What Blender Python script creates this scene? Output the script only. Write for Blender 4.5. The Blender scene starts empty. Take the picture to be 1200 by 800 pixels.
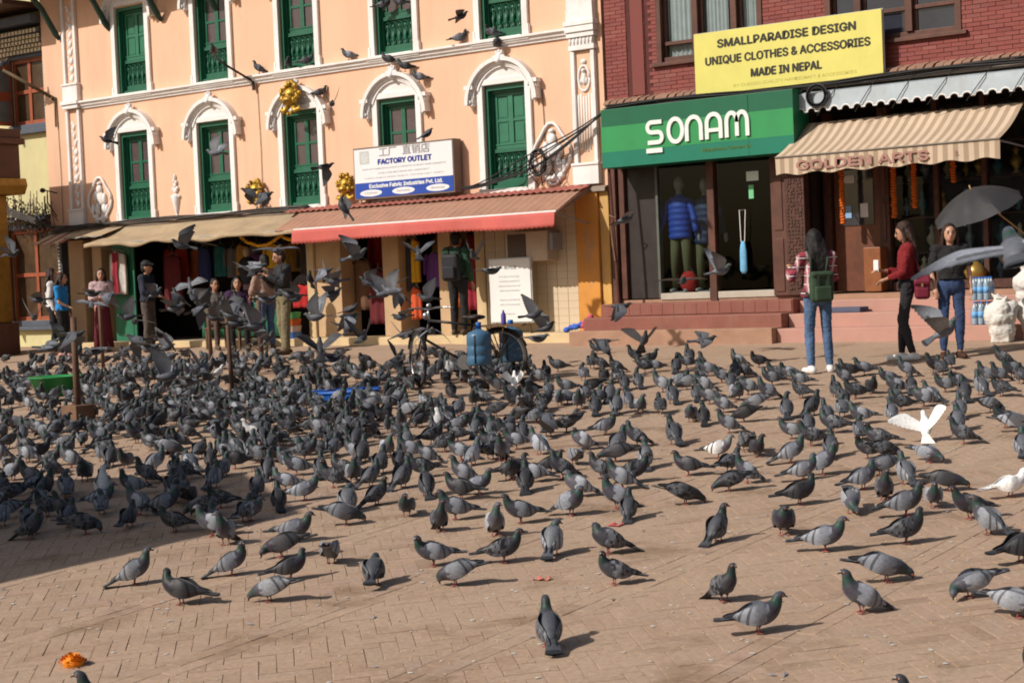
import bpy, bmesh, math, random
from math import sin, cos, pi, radians as rad
from mathutils import Vector, Matrix, Euler, noise
random.seed(7)
scene = bpy.context.scene
COL = scene.collection

# ------------------------------------------------------------------ camera
# x runs along the shop fronts (to the right), y into them, z up; the paving rises 6 cm per metre towards the fronts
YAW, PITCH, ROLL = rad(37.0), math.atan(74 * cos(math.atan(.043)) / 2000.0), math.atan(.043)
Rh = Vector((cos(YAW), sin(YAW), 0)); Fh = Vector((-sin(YAW), cos(YAW), 0)); UP = Vector((0, 0, 1))
FW = Fh * cos(PITCH) - UP * sin(PITCH); U0 = UP * cos(PITCH) + Fh * sin(PITCH)
RT = Rh * cos(ROLL) - U0 * sin(ROLL); UU = U0 * cos(ROLL) + Rh * sin(ROLL)
cam_data = bpy.data.cameras.new('camera'); cam = bpy.data.objects.new('camera', cam_data); COL.objects.link(cam)
cam_data.sensor_width = 36.0; cam_data.lens = 60.0; cam_data.clip_start = .1; cam_data.clip_end = 400
m = Matrix((( RT.x, UU.x, -FW.x, 0.0), (RT.y, UU.y, -FW.y, -22.3), (RT.z, UU.z, -FW.z, 1.0), (0, 0, 0, 1)))
cam.matrix_world = m
scene.camera = cam
cam_data.dof.use_dof = True; cam_data.dof.focus_distance = 14.5; cam_data.dof.aperture_fstop = 7.1

# ------------------------------------------------------------------ sky and sun
SUN_AZ, SUN_EL = rad(62.0), rad(38.0)          # direction the light travels in plan, height of the sun
world = bpy.data.worlds.new('World'); scene.world = world; world.use_nodes = True
wn = world.node_tree.nodes; wl = world.node_tree.links
sky = wn.new('ShaderNodeTexSky'); sky.sky_type = 'NISHITA'; sky.sun_disc = False
sky.sun_elevation = SUN_EL; sky.sun_rotation = math.atan2(-cos(SUN_AZ), -sin(SUN_AZ)); sky.air_density = 1.3; sky.dust_density = 3.0
bg = wn['Background']; bg.inputs['Strength'].default_value = .070
wl.new(sky.outputs[0], bg.inputs['Color'])
sun_d = bpy.data.lights.new('sun', 'SUN'); sun_d.energy = 4.3; sun_d.angle = rad(.5); sun_d.color = (1.0, .932, .85)
sun = bpy.data.objects.new('sun', sun_d); COL.objects.link(sun); sun.location = (-20, -40, 30)
Ld = Vector((cos(SUN_AZ) * cos(SUN_EL), sin(SUN_AZ) * cos(SUN_EL), -sin(SUN_EL)))
sun.rotation_euler = Ld.to_track_quat('-Z', 'Y').to_euler()
scene.view_settings.view_transform = 'Standard'; scene.view_settings.look = 'None'
scene.view_settings.exposure = 0.0; scene.view_settings.gamma = 1.0; scene.view_settings.use_curve_mapping = False
scene.render.engine = 'CYCLES'
scene.cycles.max_bounces = 6; scene.cycles.diffuse_bounces = 3; scene.cycles.glossy_bounces = 3; scene.cycles.transmission_bounces = 6; scene.cycles.transparent_max_bounces = 8
scene.cycles.use_denoising = True; scene.cycles.filter_width = 1.85; scene.cycles.caustics_reflective = False; scene.cycles.caustics_refractive = False

G = .060
def gz(y): return G * y if y < 0 else 0.0

# ------------------------------------------------------------------ materials
MATS = {}
def nodes_of(name):
    m = bpy.data.materials.new(name); m.use_nodes = True
    nt = m.node_tree; return m, nt, nt.nodes['Principled BSDF']
def N(nt, t, **kw):
    n = nt.nodes.new(t)
    for k, v in kw.items():
        if k in n.inputs: n.inputs[k].default_value = v
        else: setattr(n, k, v)
    return n
def mixc(nt, fac, a, b, mode='MIX'):
    n = nt.nodes.new('ShaderNodeMix'); n.data_type = 'RGBA'; n.blend_type = mode
    for sock, val in ((n.inputs['Factor'], fac), (n.inputs[6], a), (n.inputs[7], b)):
        if hasattr(val, 'links') or isinstance(val, bpy.types.NodeSocket): nt.links.new(val, sock)
        elif isinstance(val, (int, float)): sock.default_value = val
        else: sock.default_value = (*val[:3], 1)
    return n.outputs[2]
def M(name, col, rough=.75, var=.16, scale=5.0, bump=.15, bscale=70.0, metal=0.0, stain=None, stain_amt=.4, stain_scale=(1.3, 1.3, .5), rnd=0.0, spec=.35, sheen=0.0, ramp=(.45, .72)):
    if name in MATS: return MATS[name]
    m, nt, b = nodes_of(name)
    tc = N(nt, 'ShaderNodeTexCoord')
    n1 = N(nt, 'ShaderNodeTexNoise', Scale=scale, Detail=6.0, Roughness=.62); nt.links.new(tc.outputs['Object'], n1.inputs['Vector'])
    lo = tuple(max(0, c * (1 - var)) for c in col); hi = tuple(min(1, c * (1 + var)) for c in col)
    mr = N(nt, 'ShaderNodeMapRange'); mr.inputs['From Min'].default_value = .3; mr.inputs['From Max'].default_value = .7
    nt.links.new(n1.outputs[0], mr.inputs['Value'])
    c = mixc(nt, mr.outputs[0], lo, hi)
    if stain:
        mp = N(nt, 'ShaderNodeMapping'); mp.inputs['Scale'].default_value = stain_scale; nt.links.new(tc.outputs['Object'], mp.inputs['Vector'])
        n2 = N(nt, 'ShaderNodeTexNoise', Scale=1.6, Detail=8.0, Roughness=.7); nt.links.new(mp.outputs[0], n2.inputs['Vector'])
        cr = N(nt, 'ShaderNodeMapRange'); cr.inputs['From Min'].default_value = ramp[0]; cr.inputs['From Max'].default_value = ramp[1]; cr.inputs['To Max'].default_value = stain_amt
        nt.links.new(n2.outputs[0], cr.inputs['Value'])
        c = mixc(nt, cr.outputs[0], c, stain)
    if rnd:
        oi = N(nt, 'ShaderNodeObjectInfo'); hv = N(nt, 'ShaderNodeHueSaturation')
        r2 = N(nt, 'ShaderNodeMapRange'); r2.inputs['To Min'].default_value = 1 - rnd; r2.inputs['To Max'].default_value = 1 + rnd
        nt.links.new(oi.outputs['Random'], r2.inputs['Value']); nt.links.new(r2.outputs[0], hv.inputs['Value']); nt.links.new(c, hv.inputs['Color']); c = hv.outputs[0]
    nt.links.new(c, b.inputs['Base Color'])
    b.inputs['Roughness'].default_value = rough; b.inputs['Metallic'].default_value = metal; b.inputs['Specular IOR Level'].default_value = spec
    if sheen: b.inputs['Sheen Weight'].default_value = sheen
    if bump:
        n3 = N(nt, 'ShaderNodeTexNoise', Scale=bscale, Detail=5.0); nt.links.new(tc.outputs['Object'], n3.inputs['Vector'])
        bp = N(nt, 'ShaderNodeBump', Strength=bump, Distance=.01); nt.links.new(n3.outputs[0], bp.inputs['Height']); nt.links.new(bp.outputs[0], b.inputs['Normal'])
    MATS[name] = m
    return m
def glass_mat(name, tint=(.8, .85, .85), rough=.02, alpha=.25):
    if name in MATS: return MATS[name]
    m, nt, b = nodes_of(name)
    tr = N(nt, 'ShaderNodeBsdfTransparent'); tr.inputs[0].default_value = (*tint, 1)
    gl = N(nt, 'ShaderNodeBsdfGlossy'); gl.inputs['Roughness'].default_value = rough
    lw = N(nt, 'ShaderNodeLayerWeight'); pw = N(nt, 'ShaderNodeMath', operation='POWER'); pw.inputs[1].default_value = 4.0
    ml = N(nt, 'ShaderNodeMath', operation='MULTIPLY_ADD'); ml.inputs[1].default_value = .8; ml.inputs[2].default_value = .012; mx = N(nt, 'ShaderNodeMixShader')
    nt.links.new(lw.outputs['Facing'], pw.inputs[0]); nt.links.new(pw.outputs[0], ml.inputs[0])
    nt.links.new(ml.outputs[0], mx.inputs[0]); nt.links.new(tr.outputs[0], mx.inputs[1]); nt.links.new(gl.outputs[0], mx.inputs[2])
    nt.links.new(mx.outputs[0], nt.nodes['Material Output'].inputs['Surface'])
    MATS[name] = m; return m

# ------------------------------------------------------------------ mesh builder
class MB:
    def __init__(s): s.v = []; s.f = []; s.m = []
    def add(s, vs, fs, mi=0):
        o = len(s.v); s.v += [tuple(p) for p in vs]; s.f += [tuple(i + o for i in f) for f in fs]; s.m += [mi] * len(fs); return s
    def box(s, x0, x1, y0, y1, z0, z1, mi=0):
        return s.add([(x0,y0,z0),(x1,y0,z0),(x1,y1,z0),(x0,y1,z0),(x0,y0,z1),(x1,y0,z1),(x1,y1,z1),(x0,y1,z1)],
                     [(0,3,2,1),(4,5,6,7),(0,1,5,4),(1,2,6,5),(2,3,7,6),(3,0,4,7)], mi)
    def hexa(s, p, mi=0): return s.add(p, [(0,3,2,1),(4,5,6,7),(0,1,5,4),(1,2,6,5),(2,3,7,6),(3,0,4,7)], mi)
    def prism(s, poly, axis, a, b, mi=0):
        # poly in the two other axes, extruded from a to b
        n = len(poly)
        def P(q, t): return (t, q[0], q[1]) if axis == 'x' else ((q[0], t, q[1]) if axis == 'y' else (q[0], q[1], t))
        vs = [P(q, a) for q in poly] + [P(q, b) for q in poly]
        fs = [(i, (i+1) % n, n + (i+1) % n, n + i) for i in range(n)] + [tuple(range(n))[::-1], tuple(range(n, 2*n))]
        return s.add(vs, fs, mi)
    def tube(s, pts, r, n=8, mi=0, cap=True, flat=None):
        pts = [Vector(p) for p in pts]; k = len(pts)
        rr = r if isinstance(r, (list, tuple)) else [r] * k
        vs = []; up = None
        for i, p in enumerate(pts):
            t = (pts[min(i+1, k-1)] - pts[max(i-1, 0)]); t = t.normalized() if t.length > 1e-9 else Vector((0,0,1))
            if up is None:
                a = Vector((0,0,1)) if abs(t.z) < .9 else Vector((1,0,0))
                e1 = t.cross(a).normalized()
            else: e1 = (up - t * up.dot(t)).normalized()
            up = e1; e2 = t.cross(e1)
            fl = flat if flat else 1.0
            vs += [p + (e1 * cos(2*pi*j/n) + e2 * sin(2*pi*j/n) * fl) * rr[i] for j in range(n)]
        fs = [(i*n+j, i*n+(j+1) % n, (i+1)*n+(j+1) % n, (i+1)*n+j) for i in range(k-1) for j in range(n)]
        if cap: fs += [tuple(range(n))[::-1], tuple(range((k-1)*n, k*n))]
        return s.add(vs, fs, mi)
    def lathe(s, prof, c=(0,0,0), n=12, mi=0, axis='z'):
        vs = []; k = len(prof)
        for r, z in prof:
            for j in range(n):
                a = 2*pi*j/n; q = (r*cos(a), r*sin(a), z) if axis == 'z' else ((r*cos(a), z, r*sin(a)) if axis == 'y' else (z, r*cos(a), r*sin(a)))
                vs.append((c[0]+q[0], c[1]+q[1], c[2]+q[2]))
        fs = [(i*n+j, i*n+(j+1) % n, (i+1)*n+(j+1) % n, (i+1)*n+j) for i in range(k-1) for j in range(n)]
        fs += [tuple(range(n))[::-1], tuple(range((k-1)*n, k*n))]
        return s.add(vs, fs, mi)
    def ell(s, c, r, nu=12, nv=8, mi=0, rot=None):
        r = (r, r, r) if isinstance(r, (int, float)) else r
        R = rot.to_matrix() if rot is not None else None
        vs = []
        for i in range(nv + 1):
            t = pi * i / nv
            for j in range(nu):
                a = 2*pi*j/nu; q = Vector((r[0]*sin(t)*cos(a), r[1]*sin(t)*sin(a), r[2]*cos(t)))
                if R: q = R @ q
                vs.append((c[0]+q.x, c[1]+q.y, c[2]+q.z))
        fs = [(i*nu+j, (i+1)*nu+j, (i+1)*nu+(j+1) % nu, i*nu+(j+1) % nu) for i in range(nv) for j in range(nu)]
        return s.add(vs, fs, mi)
    def grid(s, P, nu, nv, mi=0, thick=None):
        # P(i/nu, j/nv) -> point; optional thickness vector makes it solid
        vs = [Vector(P(i/nu, j/nv)) for i in range(nu+1) for j in range(nv+1)]; w = nv + 1
        fs = [(i*w+j, (i+1)*w+j, (i+1)*w+j+1, i*w+j+1) for i in range(nu) for j in range(nv)]
        if thick is None: return s.add(vs, fs, mi)
        t = Vector(thick); n = len(vs)
        vs2 = vs + [p + t for p in vs]
        fs2 = fs + [tuple(i + n for i in f)[::-1] for f in fs]
        rim = [i*w for i in range(nu+1)] + [nu*w+j for j in range(1, nv+1)] + [i*w+nv for i in range(nu-1, -1, -1)] + [j for j in range(nv-1, 0, -1)]
        fs2 += [(rim[(k+1) % len(rim)], rim[k], rim[k]+n, rim[(k+1) % len(rim)]+n) for k in range(len(rim))]
        return s.add(vs2, fs2, mi)
    def xform(s, mat):
        s.v = [tuple(mat @ Vector(p)) for p in s.v]; return s
    def mesh(s, name, mats, smooth=False, autosm=None):
        me = bpy.data.meshes.new(name); me.from_pydata(s.v, [], s.f)
        for mt in (mats if isinstance(mats, (list, tuple)) else [mats]): me.materials.append(mt)
        if any(s.m): me.polygons.foreach_set('material_index', s.m)
        bm = bmesh.new(); bm.from_mesh(me); bmesh.ops.recalc_face_normals(bm, faces=bm.faces)
        if autosm is not None:
            for e in bm.edges: e.smooth = len(e.link_faces) == 2 and e.calc_face_angle(3.2) < autosm
        bm.to_mesh(me); bm.free()
        if smooth or autosm is not None: me.polygons.foreach_set('use_smooth', [True] * len(me.polygons))
        me.update(); return me
    def build(s, name, mats, parent=None, smooth=False, autosm=None, bevel=0.0, local=False):
        o = bpy.data.objects.new(name, s.mesh(name, mats, smooth, autosm)); COL.objects.link(o)
        if parent is not None: attach(o, parent, local)
        if bevel:
            bv = o.modifiers.new('bevel', 'BEVEL'); bv.width = bevel; bv.segments = 2; bv.limit_method = 'ANGLE'; bv.angle_limit = rad(40)
        return o
def attach(o, parent, local=False):
    o.parent = parent
    if not local: o.matrix_parent_inverse = Matrix.Translation(-WLOC.get(parent.name, Vector((0, 0, 0))))
WLOC = {}
def thing(name, label, cat, loc=(0,0,0), group=None, rotz=0.0):
    o = bpy.data.objects.new(name, None); COL.objects.link(o); o.location = loc; o.rotation_euler = (0, 0, rotz)
    o.empty_display_size = .2
    WLOC[o.name] = Vector(loc); return tag(o, label, cat, group)
def tag(o, label, cat, group=None, kind=None):
    o['label'] = label; o['category'] = cat
    if group: o['group'] = group
    if kind: o['kind'] = kind
    return o
def struct(o): o['kind'] = 'structure'; return o
def link_copy(o, parent=None):
    c = o.copy(); COL.objects.link(c); c.parent = parent
    return c
def copy_tree(o, parent=None):
    c = link_copy(o, parent); c.matrix_parent_inverse = o.matrix_parent_inverse
    for ch in o.children: copy_tree(ch, c)
    return c
try:                                                # Blender's own interface typeface, else its built-in one
    SANS = bpy.data.fonts.load(bpy.utils.system_resource('DATAFILES', path='fonts') + '/Inter.woff2')
except Exception: SANS = None
BENCH = bpy.data.scenes.new('workbench')           # modifiers and lettering are baked here, apart from the big scene
def bake(o):
    BENCH.collection.objects.link(o); vl = BENCH.view_layers[0]; vl.update()
    me = bpy.data.meshes.new_from_object(o.evaluated_get(vl.depsgraph)); BENCH.collection.objects.unlink(o); bpy.data.objects.remove(o); return me
def text_mesh(body, size, bold=0.0, extrude=.004, align='CENTER', width=None, spacing=1.0, builtin=False):
    cu = bpy.data.curves.new('lettering', 'FONT'); cu.body = body; cu.font = SANS if SANS and not builtin else cu.font; cu.size = size; cu.extrude = extrude
    cu.align_x = align; cu.align_y = 'CENTER'; cu.space_character = spacing; cu.resolution_u = 3
    me = bake(bpy.data.objects.new('lettering', cu)); bpy.data.curves.remove(cu)
    if width and len(me.vertices):
        xs = [v.co.x for v in me.vertices]; w = max(xs) - min(xs); k = width / w; c0 = (max(xs) + min(xs)) / 2
        for v in me.vertices: v.co.x = (v.co.x - c0) * k
    if bold:
        bm = bmesh.new(); n0 = len(me.vertices)
        for i, (dx, dy) in enumerate(((0, 0), (-1, 0), (1, 0), (0, .7), (0, -.7))):
            t = me.copy()
            for v in t.vertices: v.co.x += dx*bold; v.co.y += dy*bold; v.co.z += .0004*i
            bm.from_mesh(t); bpy.data.meshes.remove(t)
        bm.to_mesh(me); bm.free()
    return me
def put_text(body, size, loc, mat, parent, name='lettering', tilt=0.0, **kw):
    me = text_mesh(body, size, **kw); me.materials.clear(); me.materials.append(mat); me.name = name
    o = bpy.data.objects.new(name, me); COL.objects.link(o)
    o.matrix_local = Matrix.Translation(Vector(loc)) @ Matrix.Rotation(pi/2 + tilt, 4, 'X')
    if parent is not None:
        o.parent = parent; o.matrix_parent_inverse = Matrix.Translation(-WLOC.get(parent.name, Vector((0,0,0))))
    return o
# ------------------------------------------------------------------ paving
def paver_mat(name, single):
    m, nt, b = nodes_of(name)
    geo = N(nt, 'ShaderNodeNewGeometry')
    if single:
        oi = N(nt, 'ShaderNodeObjectInfo'); src = oi.outputs['Random']
    else:
        at = N(nt, 'ShaderNodeAttribute'); at.attribute_name = 'tint'; src = at.outputs['Fac']
    cr = N(nt, 'ShaderNodeValToRGB'); nt.links.new(src, cr.inputs[0])
    e = cr.color_ramp.elements
    e[0].position = 0; e[0].color = (.30, .205, .145, 1); e[1].position = 1; e[1].color = (.425, .298, .215, 1)
    for p, c in ((.25, (.37, .25, .175)), (.5, (.395, .273, .195)), (.75, (.36, .262, .198)), (.9, (.40, .27, .205))):
        k = e.new(p); k.color = (*c, 1)
    n1 = N(nt, 'ShaderNodeTexNoise', Scale=.9, Detail=6.0, Roughness=.65); nt.links.new(geo.outputs['Position'], n1.inputs['Vector'])
    mr = N(nt, 'ShaderNodeMapRange'); mr.inputs['From Min'].default_value = .36; mr.inputs['From Max'].default_value = .60; mr.inputs['To Max'].default_value = .85
    nt.links.new(n1.outputs[0], mr.inputs['Value'])
    c = mixc(nt, mr.outputs[0], cr.outputs[0], (.42, .300, .213))            # blown dust
    n4 = N(nt, 'ShaderNodeTexNoise', Scale=1.7, Detail=5.0, Roughness=.6); nt.links.new(geo.outputs['Position'], n4.inputs['Vector'])
    m4 = N(nt, 'ShaderNodeMapRange'); m4.inputs['From Min'].default_value = .56; m4.inputs['From Max'].default_value = .68; m4.inputs['To Max'].default_value = .6
    nt.links.new(n4.outputs[0], m4.inputs['Value'])
    c = mixc(nt, m4.outputs[0], c, (.205, .130, .080))                        # worn earthy stains
    n2 = N(nt, 'ShaderNodeTexNoise', Scale=34.0, Detail=4.0); nt.links.new(geo.outputs['Position'], n2.inputs['Vector'])
    m2 = N(nt, 'ShaderNodeMapRange'); m2.inputs['From Min'].default_value = .35; m2.inputs['From Max'].default_value = .7; m2.inputs['To Min'].default_value = .88; m2.inputs['To Max'].default_value = 1.1
    nt.links.new(n2.outputs[0], m2.inputs['Value'])
    hv = N(nt, 'ShaderNodeHueSaturation'); nt.links.new(m2.outputs[0], hv.inputs['Value']); nt.links.new(c, hv.inputs['Color'])
    # droppings: small pale specks
    vo = N(nt, 'ShaderNodeTexVoronoi', Scale=13.0); nt.links.new(geo.outputs['Position'], vo.inputs['Vector'])
    lt = N(nt, 'ShaderNodeMath', operation='LESS_THAN'); lt.inputs[1].default_value = .09; nt.links.new(vo.outputs['Distance'], lt.inputs[0])
    sp = N(nt, 'ShaderNodeMath', operation='GREATER_THAN'); sp.inputs[1].default_value = .45; sx = N(nt, 'ShaderNodeSeparateColor'); nt.links.new(vo.outputs['Color'], sx.inputs[0]); nt.links.new(sx.outputs[0], sp.inputs[0])
    mu = N(nt, 'ShaderNodeMath', operation='MULTIPLY'); nt.links.new(lt.outputs[0], mu.inputs[0]); nt.links.new(sp.outputs[0], mu.inputs[1])
    m3 = N(nt, 'ShaderNodeMath', operation='MULTIPLY'); m3.inputs[1].default_value = .7; nt.links.new(mu.outputs[0], m3.inputs[0])
    c2 = mixc(nt, m3.outputs[0], hv.outputs[0], (.55, .50, .43))
    nt.links.new(c2, b.inputs['Base Color']); b.inputs['Roughness'].default_value = .88; b.inputs['Specular IOR Level'].default_value = .2
    n3 = N(nt, 'ShaderNodeTexNoise', Scale=90.0, Detail=5.0); nt.links.new(geo.outputs['Position'], n3.inputs['Vector'])
    bp = N(nt, 'ShaderNodeBump', Strength=.3, Distance=.006); nt.links.new(n3.outputs[0], bp.inputs['Height']); nt.links.new(bp.outputs[0], b.inputs['Normal'])
    return m
PAV1, PAVN = paver_mat('paving_brick_single', True), paver_mat('paving_brick', False)
DUST = M('joint_dust', (.345, .240, .166), .95, .2, 3.0, .3, 60, stain=(.20, .135, .09), stain_amt=.5, stain_scale=(2, 2, 2))

gm = MB()
NX, NY = 40, 60
gm.grid(lambda a, b: (-62 + 92 * a, -62 + 70 * b, gz(-62 + 70 * b)), 46, 70)
ground = gm.build('ground', DUST); struct(ground)
BANDS = [-8.22 + 1.37 * k for k in range(-9, 5)]; BW = .115
def cell_side(x):                                   # which bay between two border courses
    return math.floor((x - (-8.22)) / 1.37)
def clip(poly, a, s):                               # keep s*(x-a) >= 0
    out = []
    for i in range(len(poly)):
        p, q = poly[i], poly[(i+1) % len(poly)]
        dp, dq = s*(p[0]-a), s*(q[0]-a)
        if dp >= 0: out.append(p)
        if dp * dq < 0:
            t = dp / (dp - dq); out.append((p[0] + (q[0]-p[0])*t, p[1] + (q[1]-p[1])*t))
    return out
def in_view(x, y, mg=1.2):
    d = Vector((x, y + 22.3, 0)); Z = d.dot(Fh); X = d.dot(Rh)
    return 6.4 < Z < 19.5 and abs(X) < .315 * Z + mg and y < -1.4
def area(p): return abs(sum(p[i][0]*p[(i+1) % len(p)][1] - p[(i+1) % len(p)][0]*p[i][1] for i in range(len(p)))) / 2
rb = random.Random(3)
W_, n_ = .092, 3
e1 = (cos(pi/4), sin(pi/4)); e2 = (-sin(pi/4), cos(pi/4))
polys = []
for i in range(-330, 160):
    for j in range(-60, 60):
        a0, b0 = i + n_*j, i - n_*j
        for (ra, rb_, la, lb) in ((a0, b0, n_, 1), (a0, b0+1, 1, n_)):
            ca, cb = (ra + la/2)*W_, (rb_ + lb/2)*W_
            cx, cy = ca*e1[0] + cb*e2[0], ca*e1[1] + cb*e2[1]
            if not in_view(cx, cy): continue
            g = .0010 + .0026*rb.random()**2
            ha, hb = la*W_/2 - g, lb*W_/2 - g
            ja, jb = rb.uniform(-.0016, .0016), rb.uniform(-.0016, .0016)
            polys.append(([( (ca+ja+sa*ha)*e1[0] + (cb+jb+sb*hb)*e2[0], (ca+ja+sa*ha)*e1[1] + (cb+jb+sb*hb)*e2[1]) for sa, sb in ((-1,-1),(1,-1),(1,1),(-1,1))], cx, cy, la > lb))
final = []
for p, cx, cy, hz in polys:
    k = cell_side(cx)
    whole = True
    for kk in (k-1, k, k+1):
        a, b = -8.22 + 1.37*kk + BW, -8.22 + 1.37*(kk+1) - BW
        q = clip(clip(p, a, 1), b, -1)
        if len(q) >= 3 and area(q) > .0006:
            final.append((q, cx, cy, len(q) == 4 and area(q) > .98*area(p), hz))
for bx in BANDS:                                    # border courses, two bricks wide
    for r in (-1, 1):
        y = -19.0 + (.13 if r > 0 else 0)
        while y < -1.5:
            cx = bx + r*(BW/2)
            if in_view(cx, y):
                hx, hy = BW/2 - .0018, .1295
                final.append(([(cx-hx, y-hy), (cx+hx, y-hy), (cx+hx, y+hy), (cx-hx, y+hy)], cx, y, None, True))
            y += .262
def brick_solid(q, zt, h=.022, ch=.0016):
    n = len(q); mx = sum(p[0] for p in q)/n; my = sum(p[1] for p in q)/n
    def ins(p):
        d = math.hypot(p[0]-mx, p[1]-my); k = max(0, 1 - ch*1.6/max(d, .01)); return (mx + (p[0]-mx)*k, my + (p[1]-my)*k)
    return ([(p[0], p[1], zt-h) for p in q] + [(p[0], p[1], zt-ch) for p in q] + [(*ins(p), zt) for p in q],
            [(i, (i+1) % n, n+(i+1) % n, n+i) for i in range(n)] + [(n+i, n+(i+1) % n, 2*n+(i+1) % n, 2*n+i) for i in range(n)] + [tuple(range(2*n, 3*n))])
def dcam(c): return math.hypot(c[1], c[2] + 22.3)
def vis(c):
    d = Vector((c[1], c[2] + 22.3, 0)); Z = d.dot(Fh); X = d.dot(Rh); return Z > 7.55 + (.0 if X > 0 else .25) and abs(X) < .295*Z
final.sort(key=lambda c: (0 if (c[3] and vis(c)) else 1, dcam(c)))
singles, rest = final[:300], final[300:]
tm = {}
for hz in (True, False):
    la, lb = (n_, 1) if hz else (1, n_)
    ha, hb = la*W_/2 - .002, lb*W_/2 - .002
    q = [((sa*ha)*e1[0] + (sb*hb)*e2[0], (sa*ha)*e1[1] + (sb*hb)*e2[1]) for sa, sb in ((-1,-1),(1,-1),(1,1),(-1,1))]
    vs, fs = brick_solid(q, 0.0)
    tm[hz] = MB().add(vs, fs).mesh('brick', PAV1)
pave_tilt = math.atan(G)
for q, cx, cy, w, hz in singles:
    o = bpy.data.objects.new('brick', tm[hz]); COL.objects.link(o); o.parent = ground
    mx = sum(p[0] for p in q)/4; my = sum(p[1] for p in q)/4
    o.location = (mx, my, gz(my) + .0034 + rb.uniform(-.0016, .0018)); o.rotation_euler = (pave_tilt + rb.uniform(-.006, .006), rb.uniform(-.006, .006), rb.uniform(-.006, .006))
bm_ = MB(); tints = []
for q, cx, cy, w, hz in rest:
    zt = gz(cy) + .0034 + rb.uniform(-.0016, .0018); t1, t2 = rb.uniform(-.006, .006), rb.uniform(-.006, .006)
    vs, fs = brick_solid(q, 0)
    vs = [(x, y, z + zt + G*(y-cy) + t1*(x-cx) + t2*(y-cy)) for x, y, z in vs]
    bm_.add(vs, fs); tints += [rb.random()] * len(fs)
pm = bpy.data.meshes.new('bricks'); pm.from_pydata(bm_.v, [], bm_.f); pm.materials.append(PAVN)
at = pm.attributes.new('tint', 'FLOAT', 'FACE'); at.data.foreach_set('value', tints)
po = bpy.data.objects.new('bricks', pm); COL.objects.link(po); po.parent = ground; po['kind'] = 'stuff'
# the paving farther off, where single bricks no longer show
far = MB().grid(lambda a, b: (-34 + 32*a, -9.5 + 9.4*b, gz(-9.5 + 9.4*b) + .0015), 32, 12).build('far_paving', PAVN, ground)
fa = far.data.attributes.new('tint', 'FLOAT', 'FACE')
for k in range(len(far.data.polygons)): fa.data[k].value = rb.uniform(.35, .65)

# scattered corn, droppings and small feathers
rs_ = random.Random(17); gr_ = MB(); dp_ = MB(); ft_ = MB()
def spot():
    while True:
        x, y = rs_.uniform(-24, -3), rs_.uniform(-17, -3)
        if in_view(x, y, .3): return x, y
for k in range(2600):
    x, y = spot(); z = gz(y) + .0055; r = rs_.uniform(.0035, .0065); a = rs_.uniform(0, 6)
    gr_.add([(x + r*cos(a), y + r*sin(a), z), (x + r*cos(a+2.1), y + r*sin(a+2.1), z), (x + r*cos(a+4.2), y + r*sin(a+4.2), z), (x, y, z + r*1.3)], [(0, 1, 3), (1, 2, 3), (2, 0, 3), (0, 2, 1)])
for k in range(900):
    x, y = spot(); r = rs_.uniform(.006, .020); n = 7; z = gz(y) + .0068
    q = [(x + r*rs_.uniform(.6, 1.2)*cos(2*pi*i/n), y + r*rs_.uniform(.6, 1.2)*sin(2*pi*i/n)) for i in range(n)]
    dp_.add([(p_[0], p_[1], z + G*(p_[1]-y)) for p_ in q] + [(x, y, z+.0022)], [(i, (i+1) % n, n) for i in range(n)])
for k in range(150):
    x, y = spot(); L = rs_.uniform(.03, .07); a = rs_.uniform(0, 6); w = L*.16; z = gz(y) + .007
    c_, s_ = cos(a), sin(a); P_ = lambda u, v, h: (x + u*c_ - v*s_, y + u*s_ + v*c_, z + h + G*(u*s_ + v*c_))
    ft_.add([P_(0, 0, 0), P_(L*.4, w, .004), P_(L, 0, .010), P_(L*.4, -w, .004), P_(L*.5, 0, .009)], [(0, 1, 4), (1, 2, 4), (2, 3, 4), (3, 0, 4)])
for mb_, nm, mt, lb in ((gr_, 'scattered_grain', M('corn_grain', (.50, .36, .16), .7, .2), 'scattered yellow grain on the paving'), (dp_, 'bird_droppings', M('bird_dropping', (.50, .47, .42), .9, .2), 'small pale bird droppings on the paving'), (ft_, 'loose_feathers', M('loose_feather', (.26, .26, .28), .8, .4, 3, .1, 40), 'small loose grey feathers on the paving')):
    tag(mb_.build(nm, mt), lb, nm.split('_')[1], None, 'stuff')
# ------------------------------------------------------------------ peach building
PEACH = M('peach_paint', (.77, .480, .322), .8, .05, 1.2, .12, 40, stain=(.52, .33, .24), stain_amt=.42, stain_scale=(1.5, 1.5, .16), ramp=(.47, .74))
PEACH2 = M('peach_shop_plaster', (.53, .36, .21), .85, .12, 2.5, .2, 40, stain=(.36, .25, .15), stain_amt=.5)
WHITE = M('white_stucco', (.80, .78, .77), .75, .06, 4, .12, 60, stain=(.55, .48, .42), stain_amt=.45, stain_scale=(2, 2, .8))
GREEN = M('green_window_paint', (.012, .115, .062), .42, .14, 6, .08, 40, stain=(.03, .10, .07), stain_amt=.4, spec=.5)
GREEN2 = M('green_panel_paint', (.022, .155, .085), .45, .12, 4, .05, 40, spec=.5)
PANE = M('dusty_window_pane', (.10, .072, .075), .12, .25, 3, 0, spec=.6)
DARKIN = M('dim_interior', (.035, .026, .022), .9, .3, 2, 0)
CREAM = M('cream_kerb', (.62, .47, .27), .85, .1, 3, .2, 50, stain=(.35, .26, .17), stain_amt=.5)
ORANGE = M('orange_plaster', (.62, .27, .055), .8, .12, 2, .2, 30, stain=(.30, .24, .22), stain_amt=.7, ramp=(.55, .68))
TILEW = M('beige_wall_tile', (.62, .50, .35), .5, .06, 3, .05, 30, stain=(.45, .36, .25), stain_amt=.3)
BROWNW = M('dark_brown_timber', (.075, .036, .026), .6, .3, 4, .2, 30)
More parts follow.
